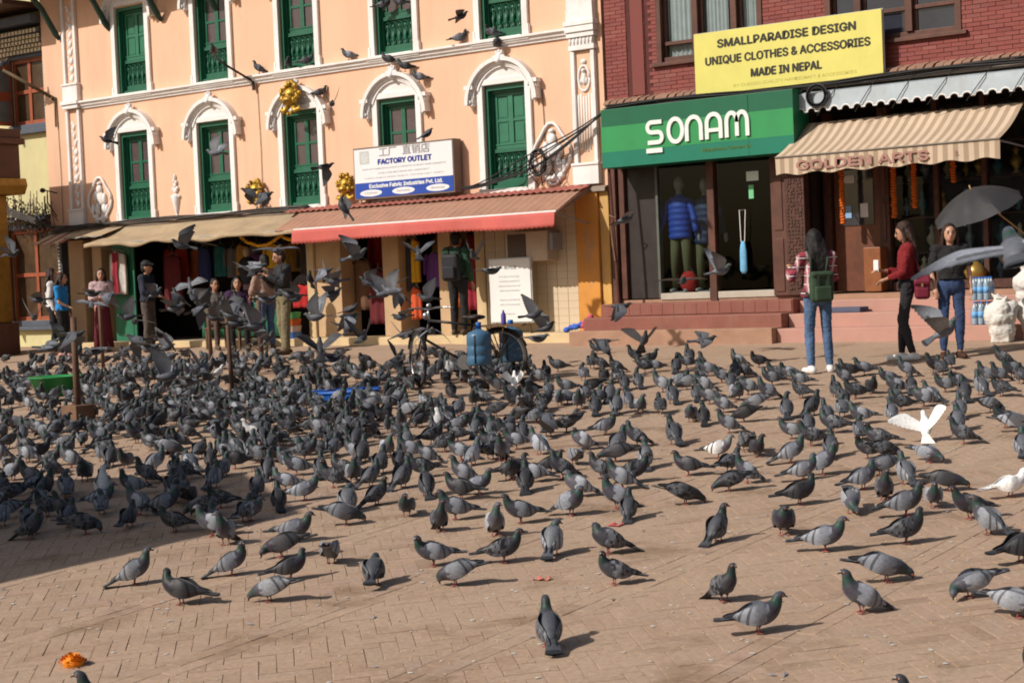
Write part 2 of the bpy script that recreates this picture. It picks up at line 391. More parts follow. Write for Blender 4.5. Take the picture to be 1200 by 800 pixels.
CONC = M('grimy_concrete', (.27, .22, .18), .9, .25, 3, .4, 40)

XL, XR = -28.45, -14.80
peach = thing('peach_building', 'peach painted building with green windows under white arched pediments', 'building', (-21.6, 0, 0))
w_lo = [-25.78, -23.54, -21.31, -19.03, -16.73]; w_up = [-25.72, -23.48, -21.29, -19.02, -16.73]
# upper wall with real openings
wl_ = MB()
def wall_with_holes(mb, x0, x1, z0, z1, holes, y0, y1):
    xs = sorted({x0, x1, *[h[0] for h in holes], *[h[1] for h in holes]}); zs = sorted({z0, z1, *[h[2] for h in holes], *[h[3] for h in holes]})
    def solid(i, j):
        cx, cz = (xs[i]+xs[i+1])/2, (zs[j]+zs[j+1])/2
        return not any(h[0] < cx < h[1] and h[2] < cz < h[3] for h in holes)
    nx, nz = len(xs)-1, len(zs)-1
    for i in range(nx):
        for j in range(nz):
            if not solid(i, j): continue
            a, b, c, d = xs[i], xs[i+1], zs[j], zs[j+1]
            mb.add([(a,y0,c),(b,y0,c),(b,y0,d),(a,y0,d)], [(0,1,2,3)])
            mb.add([(a,y1,c),(b,y1,c),(b,y1,d),(a,y1,d)], [(3,2,1,0)])
            for (di, dj, q) in ((-1,0,[(a,y0,c),(a,y0,d),(a,y1,d),(a,y1,c)]), (1,0,[(b,y0,c),(b,y1,c),(b,y1,d),(b,y0,d)]), (0,-1,[(a,y0,c),(a,y1,c),(b,y1,c),(b,y0,c)]), (0,1,[(a,y0,d),(b,y0,d),(b,y1,d),(a,y1,d)])):
                ii, jj = i+di, j+dj
                if not (0 <= ii < nx and 0 <= jj < nz) or not solid(ii, jj): mb.add(q, [(0,1,2,3)])
    return mb
HW = .43
holes = [(x-HW, x+HW, 2.46, 4.16) for x in w_lo] + [(x-HW, x+HW, 4.90, 6.58) for x in w_up]
wall_with_holes(wl_, XL, XR, 2.30, 7.9, holes, 0, .34)
wl_.box(XL, -27.30, .35, 3.2, 2.30, 7.9)
wl_.build('wall', PEACH, peach)
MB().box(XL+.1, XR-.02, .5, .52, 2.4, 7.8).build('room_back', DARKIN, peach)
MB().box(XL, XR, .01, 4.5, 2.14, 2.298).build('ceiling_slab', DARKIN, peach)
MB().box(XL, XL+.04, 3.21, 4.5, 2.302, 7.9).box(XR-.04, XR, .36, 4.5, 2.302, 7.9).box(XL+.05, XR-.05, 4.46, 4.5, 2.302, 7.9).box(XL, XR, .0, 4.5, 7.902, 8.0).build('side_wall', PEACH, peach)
# mid cornice
prof = [(0.0, 4.74), (-.035, 4.74), (-.04, 4.775), (-.075, 4.79), (-.085, 4.835), (-.125, 4.85), (-.125, 4.885), (0.0, 4.895)]
MB().prism(prof, 'x', -27.28, -15.40).build('cornice', WHITE, peach)
# eave far above, with carved struts below it
MB().box(XL-.3, XR+.3, -1.05, 0.0, 7.26, 7.40).build('eave', BROWNW, peach)
for x in (-27.86, -26.32, -24.82, -23.3):
    pts = [(x, -.02, 6.18), (x, -.10, 6.28), (x, -.42, 6.75), (x, -.80, 7.1), (x, -.92, 7.25)]
    MB().tube(pts, [.035, .06, .055, .06, .05], 6).build('eave_strut', M('dark_green_timber', (.018, .05, .035), .6, .3), peach)

# one window, in local coordinates: x across, z up from the sill, y into the wall
def window_parts(kind):
    parts = {}
    s = MB()                                                     # white surround and sill
    s.box(-.545, -.43, -.055, .0, -.02, 1.76).box(.43, .545, -.055, .0, -.02, 1.76)
    s.box(-.43, .43, -.056, .0, 1.70, 1.80)
    s.box(-.59, .59, -.10, .0, -.085, -.022)
    s.box(-.43, .43, -.09, .33, -.02, .004)
    s.box(-.57, -.52, -.065, .0, -.02, .16).box(.52, .57, -.065, .0, -.02, .16)
    parts['surround'] = (s, WHITE, .008)
    f = MB()                                                     # green casing lining the opening
    f.box(-.43, -.37, .02, .24, .005, 1.70).box(.37, .43, .02, .24, .005, 1.70).box(-.37, .37, .02, .24, 1.615, 1.70).box(-.37, .37, .06, .24, .005, .07)
    f.box(-.37, -.335, .10, .24, .07, 1.615).box(.335, .37, .10, .24, .07, 1.615).box(-.335, .335, .10, .24, 1.575, 1.615)
    parts['casing'] = (f, GREEN, .005)
    h = MB()
    zb = .66
    h.box(-.335, .335, .13, .17, zb, zb+.06).box(-.335, .335, .12, .175, zb+.06, zb+.085)
    h.box(-.335, -.275, .14, .18, zb+.085, 1.575).box(.275, .335, .14, .18, zb+.085, 1.575).box(-.275, .275, .14, .18, 1.515, 1.575)
    h.box(-.045, .045, .135, .185, zb+.085, 1.515)
    for sx in (-1, 1):
        a, b = (.045, .275) if sx > 0 else (-.275, -.045)
        h.box(a, b, .142, .178, 1.10, 1.145)
    parts['sash'] = (h, GREEN2 if kind == 'shut' else GREEN, .004)
    panes = []
    for sx in (-1, 1):
        a, b = (.045, .275) if sx > 0 else (-.275, -.045)
        for z0, z1 in ((zb+.085, 1.10), (1.145, 1.515)):
            p = MB().box(a-.004, b+.004, .158, .166, z0-.004, z1+.004)
            if kind == 'shut': p.box(a+.03, b-.03, .150, .158, z0+.03, z1-.03)
            panes.append((p, GREEN2 if kind == 'shut' else PANE))
    bl = MB()                                                    # pierced balustrade
    bl.box(-.335, .335, .115, .15, .07, .135).box(-.335, .335, .10, .155, .60, .66).box(-.335, .335, .12, .145, .135, .17)
    bl.box(-.335, .335, .168, .176, .07, .66)
    for k in range(5):
        x = -.268 + .134*k
        bl.lathe([(.010, .17), (.022, .20), (.014, .23), (.028, .30), (.03, .34), (.016, .40), (.012, .47), (.024, .49), (.012, .52)], (x, .132, 0), 6)
        pts = [(x + .052*cos(t), .132, .50 + .075*sin(t)) for t in [pi*q/6 for q in range(-1, 8)]]
        bl.tube(pts, .011, 4)
        if k < 4:
            bl.tube([(x+.067, .132, .17), (x+.067, .132, .60)], .007, 4)
            bl.lathe([(.004, .225), (.022, .26), (.004, .30)], (x+.067, .132, 0), 5)
    parts['balustrade'] = (bl, GREEN, 0)
    return parts, panes
WP = {}
for kind in ('glass', 'shut'):
    pr, panes = window_parts(kind)
    WP[kind] = ({k: (b.mesh(k, m_), bv) for k, (b, m_, bv) in pr.items()}, [p.mesh('pane', m_) for p, m_ in panes])
def pediment():
    p = MB()
    def arc(r0, r1, y, cz, x0, n=22):
        R = r0; vs = []
        a0 = math.asin(min(1, x0/R))
        for k in range(n+1):
            t = -a0 + 2*a0*k/n
            c_, s_ = cos(t), sin(t)
            for (rr, yy) in ((r0, 0), (r0, y*.55), ((r0+r1)/2, y*.62), ((r0+r1)/2, y), (r1, y), (r1, 0)):
                vs.append((rr*s_, yy, cz + rr*c_))
        m_ = 6
        fs = [(k*m_+j, k*m_+(j+1) % m_, (k+1)*m_+(j+1) % m_, (k+1)*m_+j) for k in range(n) for j in range(m_)]
        fs += [tuple(range(m_)), tuple(range(n*m_, n*m_+m_))]
        p.add(vs, fs)
    arc(.60, .73, -.16, 1.40, .60, 22)
    arc(.50, .56, -.075, 1.44, .47, 18)
    # filled tympanum
    n = 14; poly = [(-.46, 1.802)] + [(.55*sin(-1.0 + 2.0*k/n), 1.41 + .58*cos(-1.0 + 2.0*k/n)) for k in range(n+1)] + [(.46, 1.802)]
    p.prism([q for q in poly if q[1] >= 1.80], 'y', -.035, -.002)
    # consoles with scrolls
    for s in (-1, 1):
        p.box(min(s*.56, s*.74), max(s*.56, s*.74), -.15, .0, 1.655, 1.72)
        p.prism([(s*.60, 1.655), (s*.72, 1.655), (s*.70, 1.52), (s*.66, 1.42), (s*.62, 1.38), (s*.60, 1.40)], 'y', -.10, -.0)
        p.lathe([(.055, -.125), (.055, 0)], (s*.665, 0, 1.59), 10, axis='y'); p.lathe([(.032, -.13), (.032, 0)], (s*.65, 0, 1.46), 8, axis='y')
        p.ell((s*.64, -.05, 1.37), (.02, .03, .04), 6, 4)
    # acanthus crest
    p.ell((0, -.12, 2.10), (.075, .06, .10), 10, 8); p.ell((0, -.15, 2.06), (.045, .05, .05), 8, 6); p.ell((0, -.10, 2.20), (.035, .05, .055), 8, 6)
    for s in (-1, 1):
        p.ell((s*.085, -.12, 2.10), (.05, .045, .055), 8, 6); p.ell((s*.15, -.13, 2.08), (.045, .03, .03), 8, 6); p.ell((s*.055, -.11, 2.19), (.03, .04, .045), 7, 5)
        p.ell((s*.21, -.14, 2.055), (.04, .02, .02), 7, 5)
    return p
PED = pediment().mesh('pediment', WHITE, autosm=rad(40))
def add_window(x, z, kind, ped=True):
    parts, panes = WP[kind]
    me, bv = parts['surround']
    root = bpy.data.objects.new('window', me); COL.objects.link(root); root.parent = peach
    root.matrix_parent_inverse = Matrix.Translation(-WLOC['peach_building']); root.location = (x, 0, z)
    if bv:
        b = root.modifiers.new('bevel', 'BEVEL'); b.width = bv; b.segments = 2; b.limit_method = 'ANGLE'
    for k in ('casing', 'sash', 'balustrade'):
        o = bpy.data.objects.new(k, parts[k][0]); COL.objects.link(o); o.parent = root
    for p in panes:
        o = bpy.data.objects.new('pane', p); COL.objects.link(o); o.parent = root
    if ped:
        o = bpy.data.objects.new('pediment', PED); COL.objects.link(o); o.parent = root
    return root
for i, x in enumerate(w_lo): add_window(x, 2.46, 'shut' if i == 4 else 'glass')
for i, x in enumerate(w_up): add_window(x, 4.90, 'shut' if i == 0 else 'glass')

# pilasters
def pilaster(x0, x1, z0, z1, fancy):
    p = MB(); c = (x0+x1)/2; w = x1-x0
    p.box(x0, x0+.07, -.07, .0, z0+.30, z1).box(x1-.07, x1, -.07, .0, z0+.30, z1)
    p.box(x0-.02, x1+.02, -.10, .0, z0, z0+.30).box(x0-.035, x1+.035, -.12, .0, z0+.30, z0+.34)
    o = p.build('pilaster', WHITE, peach, bevel=.006)
    MB().box(x0+.07, x1-.07, -.02, -.001, z0+.34, z1).build('pilaster_field', PEACH, o)
    q = MB()
    if fancy:
        n = 18; q.tube([(c + .105*cos(t), -.03, z1-.42 + .20*sin(t)) for t in [2*pi*k/n for k in range(n+1)]], .022, 5)
        q.ell((c, -.03, z1-.42), (.05, .035, .11), 8, 6); q.ell((c, -.05, z1-.30), (.035, .03, .035), 7, 5)
        for s in (-1, 1): q.ell((c+s*.05, -.035, z1-.46), (.02, .025, .05), 6, 5)
        q.ell((c, -.03, z1-.16), (.06, .03, .04), 8, 5)
        for k in range(6):
            x = x0+.10 + (w-.20)*k/5
            q.tube([(x, -.022, z0+.50+.03*abs(k-2.5)), (x, -.022, z1-.72-.05*(1 if k in (0, 5) else 0) - .04*abs(2.5-k)*-1)], .016, 5)
    else:
        rr = random.Random(5)
        for k in range(int((z1-z0-.5)/.17)):
            z = z0+.45+.17*k; q.ell((c + rr.uniform(-.02, .02), -.025, z), (.055 + rr.uniform(-.015, .02), .025, .07), 7, 5)
            q.ell((c + rr.choice((-1, 1))*.06, -.02, z+.07), (.035, .02, .045), 6, 4)
    q.build('pilaster_relief', WHITE, o, smooth=True)
    return o
pilaster(-15.37, -14.92, 2.42, 4.50, True)
pilaster(-15.37, -14.92, 5.15, 7.4, True)
pilaster(-27.74, -27.32, 2.42, 4.74, False)
pilaster(-27.74, -27.32, 4.92, 7.0, False)
cp = MB()
for k, (z, a, y) in enumerate(((4.52, .02, .09), (4.60, .0, .075), (4.72, .035, .11), (4.80, .05, .135), (4.90, .06, .15), (4.98, .03, .11))):
    cp.box(-15.37-a, -14.92+a, -y, -.002, z, z+(.075, .115, .075, .095, .075, .17)[k])
for k in range(7): cp.ell((-15.35+.068*k, -.075, 4.66), (.026, .03, .055), 7, 5)
cp.build('capital', WHITE, peach, bevel=.006)
cp = MB()
for z, a, y in ((4.76, .03, .12), (4.84, .05, .15)): cp.box(-27.74-a, -27.32+a, -y, -.002, z, z+.075)
cp.build('capital', WHITE, peach, bevel=.006)

# plaster reliefs between the windows
def cherub(cx, z0, sc):
    q = MB(); n = 26; pts = []
    for k in range(n+1):
        t = 2*pi*k/n; r = 1 + .10*cos(4*t)
        pts.append((cx + sc*.34*r*cos(t), -.03, z0 + sc*(.46 + .46*r*sin(t))))
    q.tube(pts, .022*sc + .005, 6)
    for (x, z, rx, rz) in ((0, .70, .09, .10), (.02, .50, .13, .16), (-.13, .55, .06, .12), (.15, .50, .06, .12), (-.08, .28, .08, .14), (.12, .26, .08, .13), (-.15, .12, .10, .06), (.12, .10, .12, .06), (0, .83, .06, .04), (-.22, .30, .05, .10), (.23, .28, .04, .10), (0, .06, .2, .05)):
        q.ell((cx + sc*x, -.025, z0 + sc*z), (sc*rx, .05, sc*rz), 9, 6)
    return q
cherub(-26.86, 2.46, .92).build('cherub_relief', WHITE, peach, smooth=True)
cherub(-15.82, 2.50, .98).build('cherub_relief', WHITE, peach, smooth=True)
def vase(cx):
    q = MB()
    q.lathe([(.05, 0), (.05, .03), (.02, .05), (.035, .10), (.075, .28), (.10, .40), (.085, .44), (.05, .46)], (cx, -.005, 2.42), 10)
    for (x, z, a, b) in ((0, .52, .06, .05), (-.05, .55, .04, .04), (.05, .56, .04, .04), (0, .62, .045, .05), (.03, .68, .03, .04), (-.025, .71, .03, .04), (0, .78, .025, .05), (-.1, .41, .03, .03), (.1, .41, .03, .03)):
        q.ell((cx+x, -.02, 2.42+z), (a, .035, b), 8, 6)
    return q
vase(-24.66).build('vase_relief', WHITE, peach, smooth=True)
# ledge over the shops
MB().box(XL+.02, XR, -.10, -.001, 2.30, 2.36).box(XL+.02, XR, -.06, -.001, 2.362, 2.385).build('ledge', CONC, peach)

# shop storey: piers, shops set back, kerb
def pier(x0, x1, y0, y1, z0, z1, mat, name='pier'): return MB().box(x0, x1, y0, y1, z0, z1).build(name, mat, peach, bevel=.012)
pier(-27.95, -27.50, .0, .5, 0, 2.14, PEACH2); pier(-27.28, -27.0, .04, .45, 0, 2.14, PEACH2)
pier(-21.12, -20.52, .0, .5, .0, 2.14, PEACH2); pier(-21.30, -21.13, -.05, .12, .0, 2.14, CREAM, 'pier_strip')
pier(-19.54, -19.17, .0, .5, .0, 2.14, PEACH2); pier(-18.29, -18.03, .0, .5, .0, 2.14, PEACH2)
pier(-17.50, -17.30, .0, .5, .0, 2.14, CREAM)
pier(-15.40, -14.98, -.06, .5, .0, 2.299, ORANGE, 'orange_pier'); pier(-14.975, -14.80, -.01, .5, .0, 2.299, M('ochre_plaster', (.62, .36, .10), .8, .1, 2, .2, 30, stain=(.3, .25, .2), stain_amt=.5), 'ochre_strip')
# tiled wall right of the notice
tw = MB().box(-17.29, -15.41, .02, .3, 0, 2.14).build('tiled_wall', CONC, peach)
tl = MB().box(-.098, .098, -.012, .0, -.058, .058).mesh('tile', TILEW)
for i in range(9):
    for j in range(18):
        o = bpy.data.objects.new('tile', tl); COL.objects.link(o); o.parent = tw; o.location = (-17.18+.2045*i + (.0 if j % 2 else .0), .019, .07+.119*j)
# shop interior
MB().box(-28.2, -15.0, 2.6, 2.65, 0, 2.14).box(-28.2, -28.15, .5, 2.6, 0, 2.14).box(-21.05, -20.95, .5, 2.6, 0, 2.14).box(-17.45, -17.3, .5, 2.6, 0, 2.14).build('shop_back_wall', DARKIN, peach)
MB().box(-28.3, -14.85, -.001, 2.65, -.05, .06).build('shop_floor', CONC, peach)
MB().box(-21.3, -17.5, -.55, -.002, -.08, .10).box(-17.49, -14.9, -.62, -.003, -.08, .115).build('kerb', CREAM, peach, bevel=.015)
MB().box(-27.9, -21.32, -.45, -.002, -.08, .09).build('kerb', CREAM, peach, bevel=.015)
# ------------------------------------------------------------------ red brick building
def brick_mat(name, single):
    m, nt, b = nodes_of(name)
    if single: src = N(nt, 'ShaderNodeObjectInfo').outputs['Random']
    else:
        at = N(nt, 'ShaderNodeAttribute'); at.attribute_name = 'tint'; src = at.outputs['Fac']
    cr = N(nt, 'ShaderNodeValToRGB'); nt.links.new(src, cr.inputs[0]); e = cr.color_ramp.elements
    e[0].color = (.19, .042, .034, 1); e[1].color = (.29, .085, .062, 1)
    for p, c in ((.3, (.225, .050, .040)), (.6, (.245, .058, .045)), (.93, (.215, .055, .05))): e.new(p).color = (*c, 1)
    geo = N(nt, 'ShaderNodeNewGeometry'); n1 = N(nt, 'ShaderNodeTexNoise', Scale=2.0, Detail=7.0, Roughness=.7); nt.links.new(geo.outputs['Position'], n1.inputs['Vector'])
    mr = N(nt, 'ShaderNodeMapRange'); mr.inputs['From Min'].default_value = .5; mr.inputs['From Max'].default_value = .75; mr.inputs['To Max'].default_value = .45; nt.links.new(n1.outputs[0], mr.inputs['Value'])
    c = mixc(nt, mr.outputs[0], cr.outputs[0], (.17, .075, .062))
    nt.links.new(c, b.inputs['Base Color']); b.inputs['Roughness'].default_value = .75
    n3 = N(nt, 'ShaderNodeTexNoise', Scale=80.0, Detail=4.0); nt.links.new(geo.outputs['Position'], n3.inputs['Vector'])
    bp = N(nt, 'ShaderNodeBump', Strength=.3, Distance=.006); nt.links.new(n3.outputs[0], bp.inputs['Height']); nt.links.new(bp.outputs[0], b.inputs['Normal'])
    return m
RB1, RBN = brick_mat('red_brick_single', True), brick_mat('red_brick', False)
MORTAR = M('dark_red_mortar', (.10, .030, .026), .9, .2)
CORB = M('old_terracotta', (.30, .17, .115), .85, .2, 6, .3, 50, stain=(.16, .10, .08), stain_amt=.5, rnd=.15)
STEPR = M('red_oxide_step', (.24, .085, .062), .6, .12, 4, .1, 30, stain=(.30, .17, .12), stain_amt=.5)
STEPP = M('pink_step', (.47, .25, .20), .7, .08, 3, .1, 30, stain=(.40, .27, .20), stain_amt=.5)
STONE = M('worn_step_stone', (.36, .21, .14), .85, .15, 4, .2, 40)
TIMBER = M('brown_timber', (.105, .042, .028), .55, .3, 4, .15, 40, stain=(.05, .022, .016), stain_amt=.5)
TIMBER2 = M('carved_timber', (.075, .030, .020), .6, .35, 12, .5, 60)
CURT = M('white_curtain', (.62, .60, .60), .9, .08, 8, .1, 30)
DGLASS = M('dark_blue_pane', (.03, .032, .045), .08, .3, 2, 0, spec=.6)
RX0, RX1 = -14.74, -6.6
red = thing('brick_building', 'red brick building with brown timber windows over two shops', 'building', (-10.7, 0, 0))
W1 = (-13.80, -11.98, 4.16, 6.4); W2 = (-10.98, -8.96, 4.08, 6.4)
wb = wall_with_holes(MB(), RX0, RX1, 3.60, 7.2, [W1, W2], 0, .3)
wall_r = wb.build('wall', MORTAR, red)
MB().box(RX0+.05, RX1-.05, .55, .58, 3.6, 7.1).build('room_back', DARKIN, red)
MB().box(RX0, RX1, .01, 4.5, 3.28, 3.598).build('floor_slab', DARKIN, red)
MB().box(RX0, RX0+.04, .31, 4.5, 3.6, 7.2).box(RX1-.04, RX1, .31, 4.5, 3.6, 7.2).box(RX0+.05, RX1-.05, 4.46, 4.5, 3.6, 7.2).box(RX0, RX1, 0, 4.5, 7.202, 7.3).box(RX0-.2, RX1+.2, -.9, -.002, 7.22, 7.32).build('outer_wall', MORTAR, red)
# bricks one by one; two chases run down the wall
bl, bh, jt = .205, .052, .007
rr = random.Random(11); lst = []
z = 3.70; row = 0
while z < 5.9:
    x = RX0 + .004 - (bl/2 if row % 2 else 0)
    while x < RX1:
        a, b = max(x, RX0+.004), min(x+bl, RX1-.004)
        for h in (W1, W2):
            if h[2]-.03 < z+bh/2 < h[3]:
                if a < h[0] < b: b = h[0]-.004
                elif a < h[1] < b: a = h[1]+.004
                elif a >= h[0] and b <= h[1]: b = a
        for cx, cw in ((-14.30, .05), (-13.98, .035)):
            if a < cx-cw and b > cx-cw: b = min(b, cx-cw)
            elif a < cx+cw and b > cx+cw: a = max(a, cx+cw)
            elif cx-cw <= a and b <= cx+cw: b = a
        if b - a > .03: lst.append((a, b, z, rr.uniform(.008, .016)))
        x += bl + jt
    z += bh + jt; row += 1
def cd(t): return (0 if t[1]-t[0] > .2 and -9.9 < t[0] < -8.2 else 1, abs(t[0]+8.9) + abs(t[2]-3.9))
lst.sort(key=cd)
one = MB().box(0, bl, -.012, .001, 0, bh).mesh('brick', RB1)
for a, b, z, d in lst[:300]:
    o = bpy.data.objects.new('brick', one); COL.objects.link(o); o.parent = wall_r; o.location = (a + rr.uniform(-.002, .002), -d+.012, z + rr.uniform(-.0015, .0015)); o.scale = ((b-a)/bl, 1, 1)
mb = MB(); tt = []
for a, b, z, d in lst[300:]:
    mb.box(a, b, -d, .002, z, z+bh); tt += [rr.random()]*6
bme = bpy.data.meshes.new('bricks'); bme.from_pydata(mb.v, [], mb.f); bme.materials.append(RBN)
at = bme.attributes.new('tint', 'FLOAT', 'FACE'); at.data.foreach_set('value', tt)
bo = bpy.data.objects.new('bricks', bme); COL.objects.link(bo); bo.parent = wall_r; bo['kind'] = 'stuff'
# raised jamb strips beside the chases
MB().box(-14.25, -14.03, -.03, -.017, 3.72, 7.1).build('pilaster_strip', RBN, red)
# corbel course of tilted bricks over the shops
cl = MB().box(RX0, RX1, -.16, -.001, 3.50, 3.565).box(RX0, RX1, -.10, -.002, 3.567, 3.60).build('corbel_ledge', CONC, red)
tb = MB().hexa([(0,-.17,0),(.105,-.17,0),(.125,-.0,.0),(.02,-.0,.0),(0.03,-.155,.052),(.135,-.155,.052),(.15,-.0,.10),(.045,-.0,.10)]).mesh('corbel_brick', CORB)
x = RX0+.02
while x < RX1-.2:
    o = bpy.data.objects.new('corbel_brick', tb); COL.objects.link(o); o.parent = cl; o.location = (x, -.018 + rr.uniform(-.008, .008), 3.603 + rr.uniform(-.002, .006)); o.rotation_euler = (0, 0, rr.uniform(-.05, .05)); x += .132
# timber windows
def timber_window(h, cols, curtains, tr):
    x0, x1, z0, z1 = h
    f = MB()
    f.box(x0+.002, x0+.09, -.03, .2, z0, z1-.002).box(x1-.09, x1-.002, -.03, .2, z0, z1-.002)
    f.box(x0-.08, x1+.08, -.075, .2, z0-.055, z0-.0005)
    f.box(x0+.09, x1-.09, .02, .2, z0, z0+.08)
    o = f.build('window', TIMBER, red, bevel=.006)
    n = len(cols)-1
    for i in range(1, n): MB().box(cols[i]-.05, cols[i]+.05, -.02, .18, z0+.08, z1-.002).build('mullion', TIMBER, o, bevel=.005)
    for i in range(n):
        a = cols[i] + (.05 if i else .09); b = cols[i+1] - (.05 if i < n-1 else .09)
        MB().box(a, b, .04, .14, tr, tr+.055).box(a, a+.045, .06, .12, z0+.08, z1-.01).box(b-.045, b, .06, .12, z0+.08, z1-.01).build('sash', TIMBER, o, bevel=.004)
        MB().box(a, b, .085, .092, z0+.081, z1-.02).build('pane', glass_mat('clear_pane') if curtains else DGLASS, o)
        if curtains:
            k = 30
            def P(u, v, a=a, b=b, i=i): return (a+.03 + (b-a-.06)*(u if i != 1 else (u*.78+.02)), .16 + .018*sin(u*38+i) + .01*sin(u*90+2*i), z0+.06 + (z1-z0-.1)*v)
            MB().grid(P, k, 2).build('curtain', CURT, o, smooth=True)
timber_window(W1, [-13.80, -13.12, -12.46, -11.98], True, 4.42)
timber_window(W2, [-10.98, -10.48, -9.72, -8.96], False, 4.46)

# shop storey of the brick building
FL = .60
MB().box(RX0, -11.36, .0, 3.2, -.05, FL-.02).build('shop_floor', STONE, red)
MB().box(-11.355, RX1, .0, 3.2, -.05, FL-.03).build('shop_floor', STONE, red)
for i, (y0, z1, m_) in enumerate(((-1.16, .155, STONE), (-.86, .345, STEPR), (-.50, .535, STEPR))):
    xx = -14.85 + .08*i
    MB().box(xx, -11.40, y0, (-.861, -.501, -.002)[i] if i < 2 else -.002, -.12, z1).build('step', m_, red, bevel=.012)
for i, (y0, z1, m_) in enumerate(((-1.02, .135, STEPP), (-.66, .325, STEPP), (-.32, .50, STEPP))):
    MB().box(-11.395, RX1, y0, (-.661, -.321, -.002)[i], -.12, z1).build('step', m_, red, bevel=.012)
# tile joints of the red steps are kept as real slabs on the upper step
for k in range(16):
    MB().box(-14.55+.196*k, -14.36+.196*k, -.512, -.499, .36, .527).build('step_tile', STEPR, red)
MB().box(RX0, RX1, 2.9, 3.0, FL, 3.28).box(RX0, RX0+.06, .3, 2.9, FL, 3.28).box(-11.62, -11.44, .3, 2.9, FL, 3.28).build('shop_back_wall', DARKIN, red)
# clothing shop front: jambs, post, glazing
MB().box(-14.73, -14.62, -.08, .25, 0, 3.3).box(-14.60, -14.50, -.02, .2, FL, 3.3).build('door_post', TIMBER, red, bevel=.008)
MB().box(-13.02, -12.90, -.03, .12, FL-.08, 3.3).build('shop_post', TIMBER, red, bevel=.008)
MB().box(-14.50, -13.95, .05, .09, FL, 3.0).build('open_door_leaf', M('charcoal_door', (.03, .022, .02), .5, .3), red)
MB().box(-13.94, -13.90, .0, .1, FL, 3.0).build('door_edge', M('grey_green_frame', (.10, .11, .09), .5, .2), red)
MB().box(-13.89, -13.03, .03, .038, FL+.10, 2.95).box(-12.89, -11.92, .03, .038, FL+.10, 2.95).build('shop_window', glass_mat('clear_pane'), red)
MB().box(-13.9, -13.03, -.02, .16, FL-.03, FL+.07).box(-12.89, -11.92, -.02, .16, FL-.03, FL+.07).build('window_plinth', M('pale_plinth', (.45, .40, .33), .6, .1), red, bevel=.006)
# carved timber portal between the shops
def panel_post(x0, x1, y0, y1, z0, z1, name, mat, rows):
    b = MB().box(x0, x1, y0, y1, z0, z1)
    o = b.build(name, mat, red, bevel=.006)
    h = (z1-z0)/rows
    for k in range(rows):
        MB().box(x0+.05, x1-.05, y0-.014, y0-.001, z0+h*k+.06, z0+h*(k+1)-.06).build('raised_panel', TIMBER, o, bevel=.008)
    return o
panel_post(-11.93, -11.69, -.06, .12, FL-.02, 3.25, 'carved_jamb', TIMBER, 3)
cj = MB().box(-11.68, -11.37, -.10, .06, FL-.02, 3.25).build('carved_jamb', TIMBER2, red, bevel=.006)
kn = MB()
for j in range(50):
    for i in range(5): kn.ell((-11.63+.052*i + rr.uniform(-.012, .012), -.100, FL+.08+.052*j + rr.uniform(-.012, .012)), (rr.uniform(.012, .026), .012, rr.uniform(.014, .03)), 6, 4)
kn.build('carving', TIMBER2, cj, smooth=True)
# souvenir shop: double door set back, glazed shelves right of it
panel_post(-11.34, -11.22, .45, .6, FL, 3.2, 'door_frame', TIMBER2, 4)
dr = MB().box(-11.20, -10.46, .52, .58, FL, 2.75).build('door', M('brown_door', (.13, .045, .022), .5, .3, 5), red, bevel=.006)
MB().box(-11.10, -10.58, .505, .519, 1.55, 2.35).build('door_glass', DGLASS, dr)
MB().box(-11.03, -10.86, .49, .504, 2.16, 2.27).build('paper_notice', M('paper_white', (.72, .74, .75), .7, .05), dr); MB().box(-11.04, -10.92, .49, .504, 1.66, 1.84).build('paper_notice', M('paper_blue', (.25, .42, .66), .7, .05), dr); MB().box(-10.78, -10.66, .49, .504, 1.66, 1.86).build('paper_notice', MATS['paper_white'], dr)
panel_post(-10.45, -10.30, .42, .6, FL, 3.2, 'door_frame', TIMBER2, 4)
MB().box(-10.62, -10.36, .2, .42, FL-.01, FL+.62).build('timber_plinth', M('amber_wood', (.24, .085, .03), .45, .2, 5), red, bevel=.01)
MB().box(-10.29, -7.7, .5, .508, FL+.12, 3.1).build('shop_window', glass_mat('clear_pane'), red)
MB().box(-10.29, -7.7, .44, .56, FL-.01, FL+.11).build('window_plinth', TIMBER2, red)
for x in (-9.6, -8.9, -8.2, -7.7): MB().box(x-.035, x+.035, .44, .56, FL+.112, 3.25).build('glazing_bar', TIMBER2, red)
for z in (1.1, 1.6, 2.1, 2.6): MB().box(-10.25, -7.75, .62, .95, z, z+.02).build('shelf', TIMBER2, red)
MB().box(-10.28, -7.72, .97, 1.0, FL, 3.2).build('shelf_back', M('shelf_back_dark', (.03, .025, .025), .8, .3), red)
MB().box(-7.68, RX1, .02, .3, FL, 3.28).build('right_pier', MORTAR, red)
# scalloped tin fringe and its board
tin = M('grey_blue_tin', (.42, .48, .52), .5, .12, 4, .05, 30, stain=(.25, .22, .2), stain_amt=.4)
fr = MB()
fx0, fx1 = -11.36, RX1
n = 27; sw = (fx1-fx0)/n
poly_top = 3.42
for k in range(n):
    a = fx0 + sw*k
    pts = [(a, poly_top)] + [(a, 3.17)] + [(a + sw*(.13 + .74*(1-cos(pi*t/6))/2), 3.17 + .055*sin(pi*t/6)) for t in range(7)] + [(a+sw, 3.17), (a+sw, poly_top)]
    fr.prism(pts, 'y', -.305, -.30)
fo = fr.build('scalloped_fringe', tin, red)
ed = MB()
for k in range(n):
    a = fx0 + sw*k
    ed.tube([(a, -.308, 3.168)] + [(a + sw*(.13 + .74*(1-cos(pi*t/6))/2), -.308, 3.168 + .055*sin(pi*t/6)) for t in range(7)] + [(a+sw, -.308, 3.168)], .011, 5)
ed.build('white_edging', WHITE, fo)
